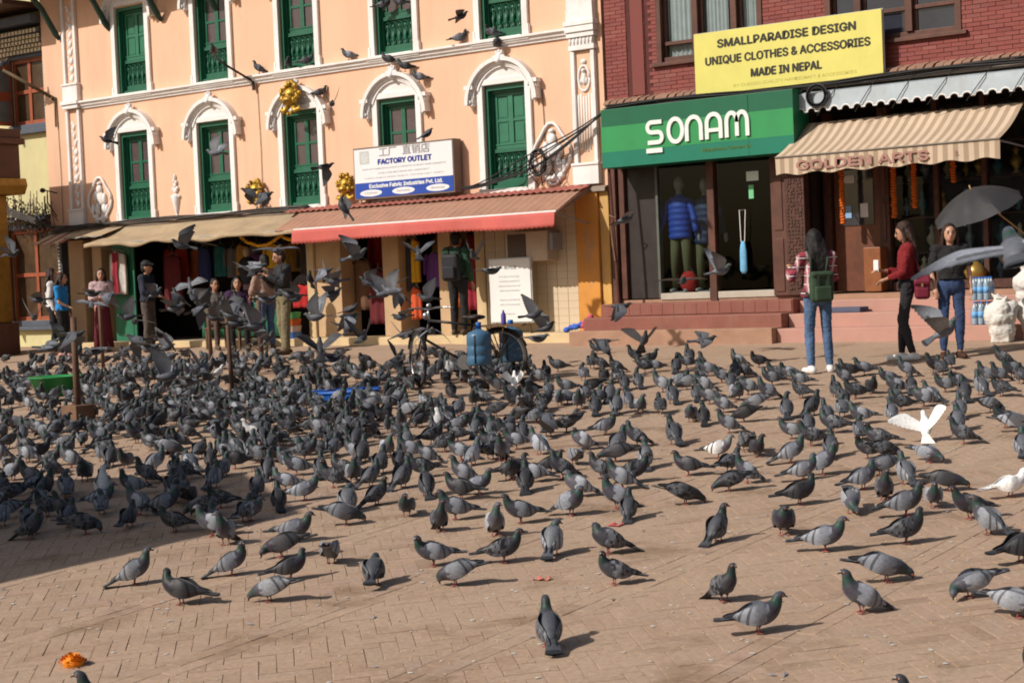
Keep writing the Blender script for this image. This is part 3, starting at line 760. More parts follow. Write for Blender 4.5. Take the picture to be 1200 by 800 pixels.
MB().grid(lambda a, b: (fx0 + (fx1-fx0)*a, -.305 + .29*b, 3.42 + .07*b), 2, 2, thick=(0, 0, .008)).build('tin_roof', tin, red)
MB().box(-14.30+.12, -14.05, -.10, -.02, 5.28, 5.62).build('meter_box', M('pale_metal_box', (.62, .60, .58), .4, .05), red, bevel=.01)
# ------------------------------------------------------------------ cream building at the left edge
YEL = M('pale_yellow_plaster', (.62, .56, .30), .8, .06, 2, .1, 40, stain=(.4, .36, .22), stain_amt=.4)
SLATE = M('slate_grey_frame', (.085, .10, .13), .6, .2, 4, .1, 40)
ORW = M('red_orange_timber', (.32, .085, .04), .55, .2, 5, .1, 40)
CRM = M('cream_dentil', (.62, .52, .36), .7, .1, 6, .1, 40)
left = thing('cream_building', 'pale yellow building with red timber windows at the left edge', 'building', (-31, .25, 0))
LX0, LX1 = -36.0, XL - .004
hl = [(-29.78, -28.72, 4.62, 5.98), (-30.1, -28.55, .55, 2.45)]
wall_with_holes(MB(), LX0, LX1, 0, 8.2, hl, .25, .6).build('wall', YEL, left)
MB().box(LX0, LX1, 1.3, 1.35, 0, 8.2).box(LX0, LX1, .62, 1.29, 2.7, 2.8).build('room_back', DARKIN, left)
MB().box(LX0, LX1, .25, 4, 8.202, 8.3).box(LX0, LX1, 3.9, 4, 0, 8.2).box(LX0-.05, LX0-.002, .25, 4, 0, 8.2).build('outer_wall', YEL, left)
# carved dentil courses over the upper window
dc = MB().box(-30.4, LX1-.01, .13, .249, 6.06, 6.14).box(-30.5, LX1-.01, .05, .249, 6.24, 6.31).box(-30.6, LX1-.01, -.06, .249, 6.42, 6.50).box(-30.7, LX1-.01, -.25, .249, 6.60, 6.75).build('carved_courses', SLATE, left)
dd = MB().box(-.035, .035, -.03, .0, -.035, .035).mesh('dentil', CRM)
for j, (y, z) in enumerate(((.129, 6.10), (.049, 6.275), (-.061, 6.46), (.10, 6.19), (.02, 6.365))):
    for k in range(17 if j < 3 else 16):
        o = bpy.data.objects.new('dentil', dd); COL.objects.link(o); o.parent = dc; o.location = (-28.56 - .115*k - .05*(j % 2), y, z)
MB().box(-31, LX1-.01, -.9, .24, 6.9, 7.0).build('eave', BROWNW, left)
def l_window(x0, x1, z0, z1, name):
    f = MB().box(x0-.14, x0-.002, .19, .35, z0-.12, z1+.12).box(x1+.002, x1+.14, .19, .35, z0-.12, z1+.12).box(x0-.002, x1+.002, .19, .35, z1+.002, z1+.12).box(x0-.2, x1+.2, .12, .35, z0-.2, z0-.12).box(x0-.002, x1+.002, .19, .35, z0-.119, z0-.002)
    o = f.build(name, SLATE, left, bevel=.008)
    s = MB()
    for xx in (x0+.03, x1-.03, (x0+x1)/2): s.box(xx-.045, xx+.045, .27, .34, z0, z1)
    for zz in (z0+.04, z1-.04, (z0+z1)/2): s.box(x0, x1, .275, .335, zz-.04, zz+.04)
    s.build('sash', ORW, o, bevel=.004)
    d = MB(); k = 0
    zz = z0-.08
    while zz < z1+.1:
        d.box(x0-.1, x0-.045, .172, .189, zz, zz+.035); d.box(x1+.045, x1+.1, .172, .189, zz, zz+.035); zz += .07
    d.build('beading', CRM, o)
    for sx in (0, 1):
        for sz in (0, 1):
            a = x0+.075 + sx*((x1-x0)/2-.03); b = a + (x1-x0)/2-.12
            MB().box(a, b, .30, .306, z0+.08+sz*(z1-z0)/2-.04*sz, z0+(z1-z0)/2-.04+sz*((z1-z0)/2-.04)).build('pane', M('amber_pane', (.075, .045, .025), .3, .4, 3, 0), o)
    # a leaf standing open
    lf = MB().box(x0-.02, x0+.03, -.28, .19, z0, z1).build('shutter', ORW, o, bevel=.006)
    for sz in (0, 1): MB().box(x0+.031, x0+.036, -.22, .13, z0+.08+sz*.62, z0+.5+sz*.66).build('pane', M('grey_pane', (.14, .17, .18), .25, .2, 3, 0), lf)
l_window(*hl[0], 'window'); l_window(*hl[1], 'window')
MB().box(-30.4, LX1-.02, .0, .249, 2.62, 2.72).build('ledge', SLATE, left)

# ------------------------------------------------------------------ gilded gate shrine at the very left
GOLD = M('aged_gilt', (.36, .19, .03), .42, .25, 7, .35, 30, metal=.35, stain=(.16, .07, .02), stain_amt=.6)
GOLDB = M('bright_gilt', (.72, .44, .06), .3, .2, 6, .2, 30, metal=.6)
BRN = M('dark_red_brown_paint', (.12, .048, .028), .6, .2, 5, .2, 40)
sx, sy = -27.95, -1.75
shr = thing('gilded_shrine', 'gilded shrine pier with dark brown dotted cornice at the left edge', 'shrine', (sx, sy, gz(sy)))
MB().box(sx-1.2, sx-.04, sy-.5, sy+.5, gz(sy)-.05, .55).build('plinth', BRN, shr, bevel=.02)
MB().box(sx-1.1, sx-.12, sy-.42, sy+.42, .55, 3.05).build('pier', GOLD, shr, bevel=.02)
pn = MB()
for k in range(4): pn.box(sx-1.0, sx-.2, sy-.45, sy-.421, .65+.6*k, 1.12+.6*k)
pn.build('gilt_panel', GOLD, shr, bevel=.015)
rf = MB()
for k in range(7): rf.tube([(sx-1.0+.14*k, sy-.46, .7), (sx-1.0+.14*k, sy-.46, 2.95)], .018, 6)
rf.build('gilt_reeding', GOLDB, shr, smooth=True)
MB().prism([(sx-1.3, 3.05), (sx+.20, 3.05), (sx+.30, 3.22), (sx+.26, 3.36), (sx-1.3, 3.36)], 'y', sy-.62, sy+.62).build('gilt_moulding', GOLD, shr, bevel=.02)
MB().box(sx-1.3, sx+.22, sy-.52, sy+.52, 3.36, 4.02).build('upper_drum', BRN, shr, bevel=.02)
dt = MB()
for k in range(8): dt.ell((sx+.13-.12*k, sy-.53, 3.90), (.032, .03, .045), 8, 6)
dt.build('white_dot', WHITE, shr, smooth=True)
rg = MB().tube([(sx-.06+.10*cos(t), sy-.535, 3.62+.16*sin(t)) for t in [2*pi*k/20 for k in range(21)]], .022, 6).ell((sx-.06, sy-.53, 3.62), (.05, .015, .09), 10, 6)
rg.build('gilt_medallion', GOLDB, shr, smooth=True)
MB().box(sx-1.4, sx+.30, sy-.6, sy+.6, 4.02, 4.14).box(sx-1.4, sx+.24, sy-.56, sy+.56, 4.14, 4.32).build('cornice', BRN, shr, bevel=.02)
MB().lathe([(.24, 4.32), (.26, 4.40), (.20, 4.50), (.06, 4.58), (.02, 4.64)], (sx-.1, sy, 0), 14).build('dome', SLATE, shr, smooth=True)
MB().ell((sx+.05, sy-.58, 2.75), (.22, .2, .3), 14, 10).lathe([(.10, 2.42), (.16, 2.48), (.05, 2.55)], (sx+.05, sy-.58, 0), 12).build('gilt_bell', GOLD, shr, smooth=True)
MB().ell((sx+.17, sy-.62, 3.02), (.09, .09, .08), 12, 8).build('gilt_knob', GOLDB, shr, smooth=True)

# dark cloth and plants piled along the ledge beside the shrine
rp = random.Random(4)
lt_ = thing('leafy_creeper', 'tangle of dry dark creeper below the cream building window', 'plant', (-28.9, .0, 2.5))
LEAFD = M('dry_creeper_leaf', (.085, .07, .05), .8, .5, 9, .2, 30, rnd=.2); LEAFP = M('pale_creeper_flower', (.55, .50, .42), .8, .1)
st = MB(); lv = MB(); fl_ = MB()
for k in range(26):
    x = -29.9 + 1.5*rp.random(); z0 = 2.9 + .35*rp.random()
    st.tube([(x, .0, z0), (x+.15, -.12, z0-.25), (x+.5*rp.random(), -.1, z0-.55)], .008, 4)
for k in range(420):
    t = rp.random(); x = -30.0 + 1.62*t; z = 2.92 - .42*t + rp.gauss(0, .16); y = -.05 + rp.gauss(0, .09)
    e = Euler((rp.uniform(0, 6), rp.uniform(0, 6), rp.uniform(0, 6))).to_matrix(); L = .05 + .05*rp.random()
    lv.add([Vector((x, y, z)) + e @ Vector(q) for q in ((0, 0, 0), (L*.4, L*.3, .006), (L, 0, 0), (L*.4, -L*.3, .006))], [(0, 1, 2, 3)])
    if k % 24 == 0: fl_.ell((x, y-.1, z), .022, 6, 4)
st.build('stem', BROWNW, lt_); lv.build('leaves', LEAFD, lt_); fl_.build('flower', LEAFP, lt_)

# ------------------------------------------------------------------ unseen block added left of the frame, footprint shaped to cast the paving shadow
A_, B_, C_ = (-11.85, -17.45), (-13.9, -15.95), (-17.6, -17.6); D_ = (-12.6, -21.6); E_ = (-17.9, -21.8)
sb = thing('unseen_shadow_block', 'unseen block added left of the paved square to cast a shadow', 'shrine', (-15, -19, gz(-19)))
ft = [A_, B_, C_, E_, D_]
WW = M('shadow_block_white', (.78, .76, .72), .85, .06, 2, .2, 30, stain=(.5, .47, .42), stain_amt=.5)
cxs, cys = sum(p[0] for p in ft)/5, sum(p[1] for p in ft)/5
MB().prism(ft, 'z', -1.6, 3.42).build('block', WW, sb)
def grow(k): return [(cxs + (p[0]-cxs)*k, cys + (p[1]-cys)*k) for p in ft]
MB().prism(grow(1.03), 'z', -1.6, -.55).build('plinth', WW, sb)
MB().prism(grow(.8), 'z', 3.421, 3.62).build('upper_step', WW, sb); MB().prism(grow(.45), 'z', 3.621, 3.8).build('upper_step', WW, sb)
# ------------------------------------------------------------------ signs
def stroke(mb, pts, w, y0, y1, closed=False):
    # flat ribbon of constant width following pts in the x-z plane, extruded in y
    P = [Vector((p[0], p[1])) for p in pts]; n = len(P); L = []; R = []
    for i in range(n):
        a = P[(i-1) % n] if (closed or i > 0) else P[i]; b = P[(i+1) % n] if (closed or i < n-1) else P[i]
        t = (b-a).normalized(); nn = Vector((-t.y, t.x)) * w/2
        L.append(P[i]+nn); R.append(P[i]-nn)
    rng = range(n if closed else n-1)
    vs = [(p.x, y0, p.y) for p in L] + [(p.x, y0, p.y) for p in R] + [(p.x, y1, p.y) for p in L] + [(p.x, y1, p.y) for p in R]
    fs = []
    for i in rng:
        j = (i+1) % n
        fs += [(i, j, n+j, n+i), (2*n+i, 3*n+i, 3*n+j, 2*n+j), (i, 2*n+i, 2*n+j, j), (n+i, n+j, 3*n+j, 3*n+i)]
    if not closed: fs += [(0, n, 3*n, 2*n), (n-1, 3*n-1, 4*n-1, 2*n-1)]
    mb.add(vs, fs)
def arcp(cx, cz, rx, rz, a0, a1, n=10): return [(cx + rx*cos(rad(a0+(a1-a0)*k/n)), cz + rz*sin(rad(a0+(a1-a0)*k/n))) for k in range(n+1)]

SGL = M('sign_green_light', (.03, .27, .085), .45, .06, 3, .03, 20, stain=(.03, .17, .08), stain_amt=.3); SGD = M('sign_green_dark', (.008, .115, .055), .45, .08, 3, .03, 20); SGT = M('sign_green_teal', (.008, .17, .105), .45, .06, 3, .03, 20)
LETW = M('sign_letter_white', (.78, .79, .76), .5, .03); ALU = M('sign_aluminium', (.5, .5, .48), .4, .1, 5, .05)
sg = thing('shop_sign', 'green box sign reading SONAM in raised white letters', 'sign', (-12.9, -.4, 2.6))
MB().box(-14.55, -11.285, -.50, -.02, 2.61, 3.50).build('sign_box', SGD, sg, bevel=.006)
MB().box(-14.548, -11.287, -.506, -.501, 2.85, 3.235).build('light_band', SGL, sg); MB().box(-14.548, -11.287, -.506, -.501, 2.615, 2.849).build('teal_band', SGT, sg)
MB().box(-12.015, -12.005, -.5075, -.5065, 2.612, 3.49).box(-13.62, -13.615, -.5075, -.5065, 2.612, 2.85).build('panel_joint', SGD, sg)
lt = MB(); y0, y1, w = -.535, -.507, .062
x = -13.70; b, h = 2.93, .30
stroke(lt, [(x+.25, b+h), (x+.06, b+h)] + arcp(x+.07, b+h*.75, .07, h*.25, 90, 270)[1:] + [(x+.18, b+h*.5)] + arcp(x+.18, b+h*.25, .07, h*.25, 90, -90)[1:] + [(x, b)], w, y0, y1)
lt.box(x-.03, x+.25, y0, y1, b-.155, b-.085)
x = -13.33; stroke(lt, arcp(x+.115, b+.15, .12, .17, 0, 360, 24)[:-1], w, y0, y1, True)
x = -13.02; stroke(lt, [(x, b-.03)] + [(x, b+.17)] + arcp(x+.12, b+.17, .12, .15, 180, 0, 12)[1:] + [(x+.24, b-.03)], w, y0, y1)
x = -12.68; stroke(lt, [(x, b-.03)] + [(x, b+.19)] + arcp(x+.115, b+.20, .115, .13, 180, 0, 12)[1:] + [(x+.23, b-.03)], w, y0, y1); lt.box(x+.03, x+.2, y0, y1-.002, b+.07, b+.125)
x = -12.35; stroke(lt, [(x, b-.03), (x, b+.18)] + arcp(x+.085, b+.19, .085, .13, 180, 0, 10)[1:] + [(x+.17, b-.02)], w, y0, y1); stroke(lt, [(x+.17, b+.18)] + arcp(x+.255, b+.19, .085, .13, 180, 0, 10)[1:] + [(x+.34, b-.03)], w, y0, y1-.002)
lt.build('lettering', LETW, sg)
put_text('Happiness Comes In', .095, (-12.38, -.512, 2.755), M('olive_letter', (.12, .20, .03), .5, .1), sg, extrude=.002, width=.80)

YSG = M('yellow_sign_vinyl', (.68, .62, .16), .45, .05, 2, .25, 5, stain=(.5, .44, .12), stain_amt=.25); BLK = M('black_lettering', (.035, .033, .02), .6, .1); OLV = M('faded_lettering', (.38, .34, .08), .6, .1)
ys = thing('sign_board', 'large yellow board advertising unique clothes made in Nepal', 'sign', (-11.5, -.25, 3.58))
MB().box(-13.0, -10.01, -.26, -.235, 3.58, 4.48).build('panel', YSG, ys)
MB().box(-13.01, -10.0, -.232, -.20, 3.565, 3.60).box(-13.01, -10.0, -.232, -.20, 4.455, 4.49).box(-13.01, -12.98, -.232, -.20, 3.6, 4.455).box(-10.03, -10.0, -.232, -.20, 3.6, 4.455).build('frame', ALU, ys)
MB().tube([(-12.6, -.21, 4.2), (-12.6, -.01, 4.05)], .015, 6).tube([(-10.4, -.21, 4.2), (-10.4, -.01, 4.1)], .015, 6).build('bracket', ALU, ys)
for s_, z, sz, wd, bo in (('SMALLPARADISE DESIGN', 4.30, .22, 2.20, .011), ('UNIQUE CLOTHES & ACCESSORIES', 4.06, .22, 2.62, .010), ('MADE IN NEPAL', 3.82, .22, 1.12, .011)):
    put_text(s_, sz, (-11.50 + (.0 if z > 4.2 else .0), -.2605, z), BLK, ys, bold=bo, extrude=.001, width=wd)
put_text('BY CLASSIC QUALITY HANDICRAFT & ACCESSORIES', .085, (-11.38, -.2605, 3.665), OLV, ys, extrude=.001, width=1.95)

WSG = M('white_sign_face', (.76, .76, .78), .4, .03, 2, .02, 20, stain=(.6, .55, .5), stain_amt=.25); BLU = M('sign_blue', (.02, .065, .36), .45, .06); GRY = M('sign_grey_print', (.28, .27, .28), .6, .1)
fs_ = thing('shop_sign', 'white and blue light box sign reading FACTORY OUTLET', 'sign', (-18.8, -.2, 2.45))
MB().box(-19.88, -17.66, -.245, -.03, 2.455, 3.345).build('case', M('sign_case_brown', (.17, .13, .11), .5, .1), fs_, bevel=.006)
MB().box(-19.855, -17.685, -.251, -.2455, 2.74, 3.315).build('white_face', WSG, fs_); MB().box(-19.855, -17.685, -.251, -.2455, 2.485, 2.739).build('blue_face', BLU, fs_)
MB().tube([(-19.6, -.1, 2.455), (-19.6, -.1, 2.30)], .02, 6).tube([(-17.9, -.1, 2.455), (-17.9, -.1, 2.30)], .02, 6).build('leg', ALU, fs_)
put_text('工厂  直销店', .17, (-18.72, -.2515, 3.225), GRY, fs_, extrude=.001, width=1.12, bold=.004, builtin=True)
put_text('FACTORY OUTLET', .16, (-18.72, -.2515, 3.075), M('blue_lettering', (.02, .035, .25), .5, .1), fs_, bold=.011, extrude=.001, width=1.18)
put_text('MANUFACTURER WHOLESALER & EXPORTER OF READY MADE GARMENTS', .055, (-18.75, -.2515, 2.965), GRY, fs_, extrude=.001, width=1.85)
put_text('HANDLOOM, KNITWEAR AND HANDICRAFT', .055, (-18.75, -.2515, 2.885), GRY, fs_, extrude=.001, width=1.15)
put_text('FLEECE JACKETS, DOWN JACKETS, TROUSERS AND T-SHIRTS', .05, (-18.75, -.2515, 2.81), GRY, fs_, extrude=.001, width=1.75)
put_text('Exclusive Fabric Industries Pvt. Ltd.', .125, (-18.72, -.2515, 2.675), LETW, fs_, bold=.005, extrude=.001, width=1.62)
for x, s_ in ((-19.50, 'Clothes'), (-18.77, 'Garments'), (-18.02, 'Wholesale')):
    MB().lathe([(.001, -.2535), (1, -.2535), (1, -.2512)], (0, 0, 0), 24, axis='y').xform(Matrix.Translation((x, 0, 2.56)) @ Matrix.Diagonal((.25, 1, .058, 1))).build('oval', WSG, fs_)
    put_text(s_, .07, (x, -.2545, 2.562), GRY, fs_, extrude=.001, width=.3)
put_text('☸', .22, (-19.62, -.2515, 3.16), M('faint_emblem', (.5, .52, .5), .6, .05), fs_, extrude=.001, builtin=True)

# ------------------------------------------------------------------ awnings
TAN = M('dusty_tan_canvas', (.40, .30, .19), .9, .15, 3, .25, 40, stain=(.24, .18, .12), stain_amt=.5)
REDC = M('red_canvas', (.52, .105, .085), .75, .1, 4, .15, 30, stain=(.42, .15, .12), stain_amt=.4); PNKC = M('faded_red_sheet', (.44, .14, .11), .8, .15, 4, .15, 40, stain=(.35, .22, .16), stain_amt=.5); BRS = M('dusty_brown_sheet', (.36, .195, .135), .85, .12, 4, .2, 40, stain=(.25, .17, .12), stain_amt=.4)
PIPE = M('grey_pipe', (.3, .3, .3), .5, .1)
ra = random.Random(2)
ta = thing('awning', 'long dusty tan canvas awning over the dim left shop', 'awning', (-23.5, 0, 1.95))
def tanP(a, b):
    x = -26.25 + 5.75*a; sag = .04*sin(a*19)*b + .03*sin(a*41)*b
    return (x - .15*(1-b)*0, -.95*b - .03, 2.37 - .37*b + sag*.5 - .05*sin(pi*b)*(1+.3*sin(a*9)))
MB().grid(tanP, 46, 8, thick=(0, 0, -.006)).build('canvas', TAN, ta, smooth=True)
MB().grid(lambda a, b: (-26.25 + 5.75*a, -.985 - .008*sin(a*60), 2.0 + .02*sin(a*19) + .015*sin(a*41) - (.07 + .015*sin(a*33))*b), 60, 2, thick=(0, .004, 0)).build('valance', TAN, ta, smooth=True)
MB().tube([(-26.2, -.93, 1.99), (-20.6, -.93, 1.99)], .014, 6).tube([(-26.2, -.93, 1.99), (-26.2, -.03, 1.85)], .012, 6).tube([(-23.6, -.93, 1.99), (-23.6, -.03, 1.85)], .012, 6).build('rail', PIPE, ta)
t2 = thing('awning', 'short tan flap awning at the left corner pier', 'awning', (-26.9, 0, 2.1))
MB().grid(lambda a, b: (-27.3 + 1.25*a, -.05 - .62*b, 2.36 - .20*b + .02*sin(a*14)*b), 14, 4, thick=(0, 0, -.006)).build('canvas', TAN, t2, smooth=True)
MB().tube([(-27.25, -.65, 2.16), (-26.1, -.65, 2.16)], .012, 6).build('rail', PIPE, t2)
t3 = thing('awning', 'small faded red and white striped awning at the left corner', 'awning', (-27.8, 0, 2.1))
for k in range(6): MB().grid(lambda a, b: (-28.25 + .16*(k+a), -.04 - .62*b, 2.34 - .26*b), 2, 3, thick=(0, 0, -.006)).build('stripe', PNKC if k % 2 else CRM, t3)
rw = thing('awning', 'red awning with a brown corrugated sheet above a scalloped valance', 'awning', (-18, 0, 1.8))
def corr(a, x0, x1, amp=.012, k=46): return amp*sin((x0 + (x1-x0)*a)*k)
MB().grid(lambda a, b: (-21.50 + 6.42*a, -.05 - .30*b, 2.42 - .075*b + corr(a, 0, 6.4)*1.0), 300, 2, thick=(0, 0, -.006)).build('upper_sheet', PNKC, rw)
MB().grid(lambda a, b: (-21.15 + 6.03*a, -.30 - .68*b, 2.315 - .32*b + corr(a, 0, 6, .006, 40)), 240, 3, thick=(0, 0, -.006)).build('lower_sheet', BRS, rw)
MB().box(-20.66, -15.11, -1.0, -.985, 1.985, 2.01).build('white_hem', WHITE, rw)
nsc = 62
def valP(a, b):
    z0 = 1.985; sc = .022*abs(sin(a*nsc*pi/1.0)) ; droop = .03*sin(a*7+1) + .02*sin(a*17)
    return (-20.69 + 5.56*a, -1.0 - .03*b + .012*sin(a*31)*b + .02*sin(a*13)*b, z0 - b*(.205 + sc + droop*.4))
MB().grid(valP, 310, 4, thick=(0, .006, 0)).build('valance', REDC, rw, smooth=True)
MB().tube([(-20.6, -.97, 1.97), (-15.15, -.97, 1.97)], .016, 6).tube([(-15.16, -.97, 1.97), (-15.16, -.02, 1.80)], .014, 6).tube([(-20.62, -.97, 1.97), (-20.62, -.02, 1.8)], .014, 6).tube([(-17.9, -.97, 1.97), (-17.9, -.02, 1.8)], .014, 6).build('rail', PIPE, rw)
MB().prism([(-.05, 2.41), (-.98, 1.99), (-.98, 1.96), (-.05, 2.30)], 'x', -15.115, -15.105).build('end_board', BRS, rw)

ST1 = M('awning_cream', (.58, .45, .33), .85, .07, 3, .12, 40, stain=(.45, .33, .22), stain_amt=.4); ST2 = M('awning_taupe', (.36, .265, .185), .85, .07, 3, .12, 40)
ga = thing('awning', 'cream and taupe striped awning lettered GOLDEN ARTS', 'awning', (-9.7, 0, 2.3))
def gaP(x, b):
    return (x, -.06 - .88*b, 3.03 - .50*b - .05*sin(pi*b))
ns = 46; gx0, gx1 = -11.36, -8.13
for col_, mat_ in ((0, ST1), (1, ST2)):
    mb = MB()
    for k in range(ns):
        if k % 2 != col_: continue
        a, b2 = gx0 + (gx1-gx0)*k/ns, gx0 + (gx1-gx0)*(k+1)/ns
        mb.grid(lambda u, v: gaP(a + (b2-a)*u, v), 1, 8, thick=(0, 0, -.006))
    mb.build('stripe_cloth', mat_, ga, smooth=False)
vz = MB(); vz2 = MB()
for k in range(ns):
    a, b2 = gx0 + (gx1-gx0)*k/ns, gx0 + (gx1-gx0)*(k+1)/ns
    (vz2 if k % 2 else vz).grid(lambda u, v: (a + (b2-a)*u, -.945 - .012*sin((a+u*.07)*9)*v, 2.515 - v*(.24 + .018*sin((a+u*.07)*13))), 2, 3, thick=(0, .005, 0))
vz.build('valance', ST1, ga); vz2.build('valance', ST2, ga)
MB().tube([(gx0, -.95, 2.52), (gx1, -.95, 2.52)], .014, 6).build('front_rail', M('awning_rail', (.2, .17, .14), .6, .1), ga)
for x in (gx0+.02, gx1-.02): MB().tube([(x, -.94, 2.5), (x, -.02, 2.45)], .012, 6).build('arm', PIPE, ga)
put_text('GOLDEN ARTS', .235, (-10.06, -.966, 2.385), M('maroon_lettering', (.36, .19, .155), .8, .25, 14), ga, bold=.010, extrude=.001, width=1.92)
put_text('&', .12, (-8.72, -.966, 2.385), MATS['maroon_lettering'], ga, extrude=.001)

# ------------------------------------------------------------------ cables and poles
CAB = M('black_cable', (.022, .020, .020), .6, .2)
cb = thing('cable_bundle', 'thick black cable bundle sagging from the green sign to the peach wall', 'cables', (-15.5, -.2, 3.2))
rc = random.Random(8)
mbs = MB()
for k in range(9):
    o1, o2 = rc.uniform(-.05, .05), rc.uniform(-.03, .03)
    pts = []
    for q in range(25):
        t = q/24; x = -14.62 - 2.95*t; z = 3.56 - 1.04*(1-(1-t)**1.7) + o1*sin(pi*t)*2.2 + .02*sin(9*t+k); pts.append((x, -.16 - .05*sin(pi*t) + o2, z))
    mbs.tube(pts, .012 if k < 6 else .008, 5)
mbs.build('strand', CAB, cb, smooth=True)
coil = MB()
for k in range(6):
    cx, cz, r = -15.95 + rc.uniform(-.02, .02), 2.82 + rc.uniform(-.03, .03), .17 + rc.uniform(-.025, .02)
    coil.tube([(cx + r*cos(t)*.8, -.24 + .03*sin(3*t+k), cz + r*sin(t)*1.1) for t in [2*pi*q/22 for q in range(23)]], .011, 5)
for k in range(5):
    x = -16.2 + .15*k; coil.tube([(x, -.2, 2.95), (x + rc.uniform(-.2, .1), -.22, 2.7), (x + rc.uniform(-.3, .1), -.2, 2.45)], .008, 5)
coil.build('coil', CAB, cb, smooth=True)
rc2 = thing('cable_bundle', 'dusty cables strung along the brick ledge above the scalloped fringe', 'cables', (-9.5, -.25, 3.5))
mbs = MB()
for k in range(6):
    ph = rc.uniform(0, 6); mbs.tube([(-14.6 + 8.0*q/40, -.20 - .03*(k % 3), 3.565 + .02*(k % 2) + .03*sin(q*.3+ph) - .02*(k // 3)) for q in range(41)], .012, 5)
for k in range(8):
    x = -11.2 + .55*k; mbs.tube([(x, -.24, 3.56), (x - .1, -.33, 3.40), (x - .3 - .1*rc.random(), -.34, 3.10)], .006, 4)
mbs.build('strand', CAB, rc2, smooth=True)
coil = MB()
for k in range(6):
    r = .15 + rc.uniform(-.03, .03); coil.tube([(-10.98 + r*cos(t), -.36, 3.38 + r*sin(t)) for t in [2*pi*q/22 for q in range(23)]], .014, 5)
coil.build('coil', CAB, rc2, smooth=True)
lc = thing('cable_bundle', 'grey cables lying along the ledge over the tan awning', 'cables', (-24, -.12, 2.4))
mbs = MB()
for k in range(7):
    ph = rc.uniform(0, 6); mbs.tube([(-28.3 + 7.2*q/40, -.11 - .025*(k % 4), 2.40 + .018*(k % 3) + .02*sin(q*.35+ph) - .10*max(0, 1-q/8)*(k % 2)) for q in range(41)], .012, 5)
for k in range(6):
    mbs.tube([(-30.3, -.3, 3.05 + .05*k), (-29.4, -.25, 2.72 + .03*k), (-28.6, -.18, 2.50 + .02*k), (-28.2, -.12, 2.42)], .013, 5)
mbs.build('strand', M('grey_cable', (.07, .06, .055), .7, .3), lc, smooth=True)
for x, z0, z1, lb in ((-22.35, 4.7, 2.45, 'thin dark wire dropping from the cornice bracket down the peach wall'), (-28.05, 4.55, 2.5, 'thin dark wire down the left corner of the peach building'), (-15.98, 4.0, 2.7, 'thin dark wire dropping to the cable coil')):
    tag(MB().tube([(x, -.012, z0), (x+.02, -.014, (z0+z1)/2), (x, -.012, z1)], .006, 4).build('wall_wire', CAB), lb, 'wire')
WOODP = M('old_pole_wood', (.11, .075, .035), .7, .3, 6, .3, 40)
fp = thing('flag_pole', 'slanted wooden flag pole on the corner left of the peach wall', 'pole', (-28.1, -.02, 4.9))
MB().tube([(-28.10, -.03, 5.02), (-28.75, -.75, 5.62)], .035, 8).build('pole', WOODP, fp, smooth=True)
MB().tube([(-28.08, -.03, 5.05), (-28.08, -.04, 4.45)], .022, 6).tube([(-28.12, -.02, 5.0), (-28.12, -.1, 5.04)], .03, 6).build('bracket', WOODP, fp)
f2 = thing('flag_pole', 'short dark bracket pole projecting from the white cornice', 'pole', (-22.55, -.05, 4.85))
MB().tube([(-22.42, -.05, 4.78), (-22.64, -.45, 5.05), (-22.76, -.66, 5.22)], .022, 7).build('pole', CAB, f2, smooth=True)
MB().tube([(-22.42, -.05, 4.78), (-22.40, -.06, 4.62)], .028, 6).build('bracket', CAB, f2)
bw = thing('wall_lamp', 'small dark bracket lamp on the left peach corner', 'lamp', (-28.1, -.02, 3.1))
MB().tube([(-28.18, -.02, 3.12), (-28.3, -.22, 3.18)], .014, 6).build('arm', CAB, bw); MB().ell((-28.33, -.26, 3.18), (.06, .06, .05), 10, 6).build('lamp_head', CAB, bw, smooth=True)

# ------------------------------------------------------------------ gilt masks on the peach wall
def gilt_mask(x, z, sc, label, y=-.2):
    t = thing('gilt_mask', label, 'mask', (x, y, z), 'gilt masks on the peach wall')
    r = random.Random(int(abs(x*10)))
    b = MB(); b.ell((x, y, z), (.15*sc, .12*sc, .18*sc), 14, 10); b.ell((x, y-.09*sc, z-.05*sc), (.10*sc, .08*sc, .06*sc), 10, 8)
    for s in (-1, 1): b.ell((x + s*.07*sc, y-.10*sc, z+.05*sc), (.045*sc, .04*sc, .03*sc), 8, 6); b.ell((x + s*.12*sc, y-.04*sc, z-.06*sc), (.05*sc, .06*sc, .07*sc), 8, 6)
    b.build('face', GLT, t, smooth=True)
    c = MB()
    for k in range(26):
        a = -.3 + (pi+.6)*k/25; rr_ = .185*sc*(1 + .18*r.uniform(-1, 1)); c.ell((x + rr_*cos(a), y + r.uniform(-.05, .03), z + .03*sc + rr_*1.1*sin(a)), (r.uniform(.03, .055)*sc, .045*sc, r.uniform(.03, .06)*sc), 7, 5)
    c.build('mane', GLT, t, smooth=True)
    e = MB()
    for s in (-1, 1): e.ell((x + s*.07*sc, y-.135*sc, z+.045*sc), (.02*sc, .015*sc, .013*sc), 7, 5)
    e.ell((x, y-.15*sc, z-.08*sc), (.06*sc, .03*sc, .014*sc), 8, 5); e.build('eye', BLK, t, smooth=True)
    d = MB()
    for s in (-1, 1):
        d.tube([(x + s*.05*sc, y-.02, z-.15*sc), (x + s*.14*sc, y-.05, z-.25*sc), (x + s*.23*sc, y-.02, z-.22*sc), (x + s*.20*sc, y-.02, z-.17*sc)], [.05*sc, .05*sc, .035*sc, .02*sc], 7)
    for k in range(5): d.ell((x + r.uniform(-.12, .12)*sc, y-.03, z - r.uniform(.18, .30)*sc), r.uniform(.025, .045)*sc, 7, 5)
    d.build('scroll', GLT, t, smooth=True)
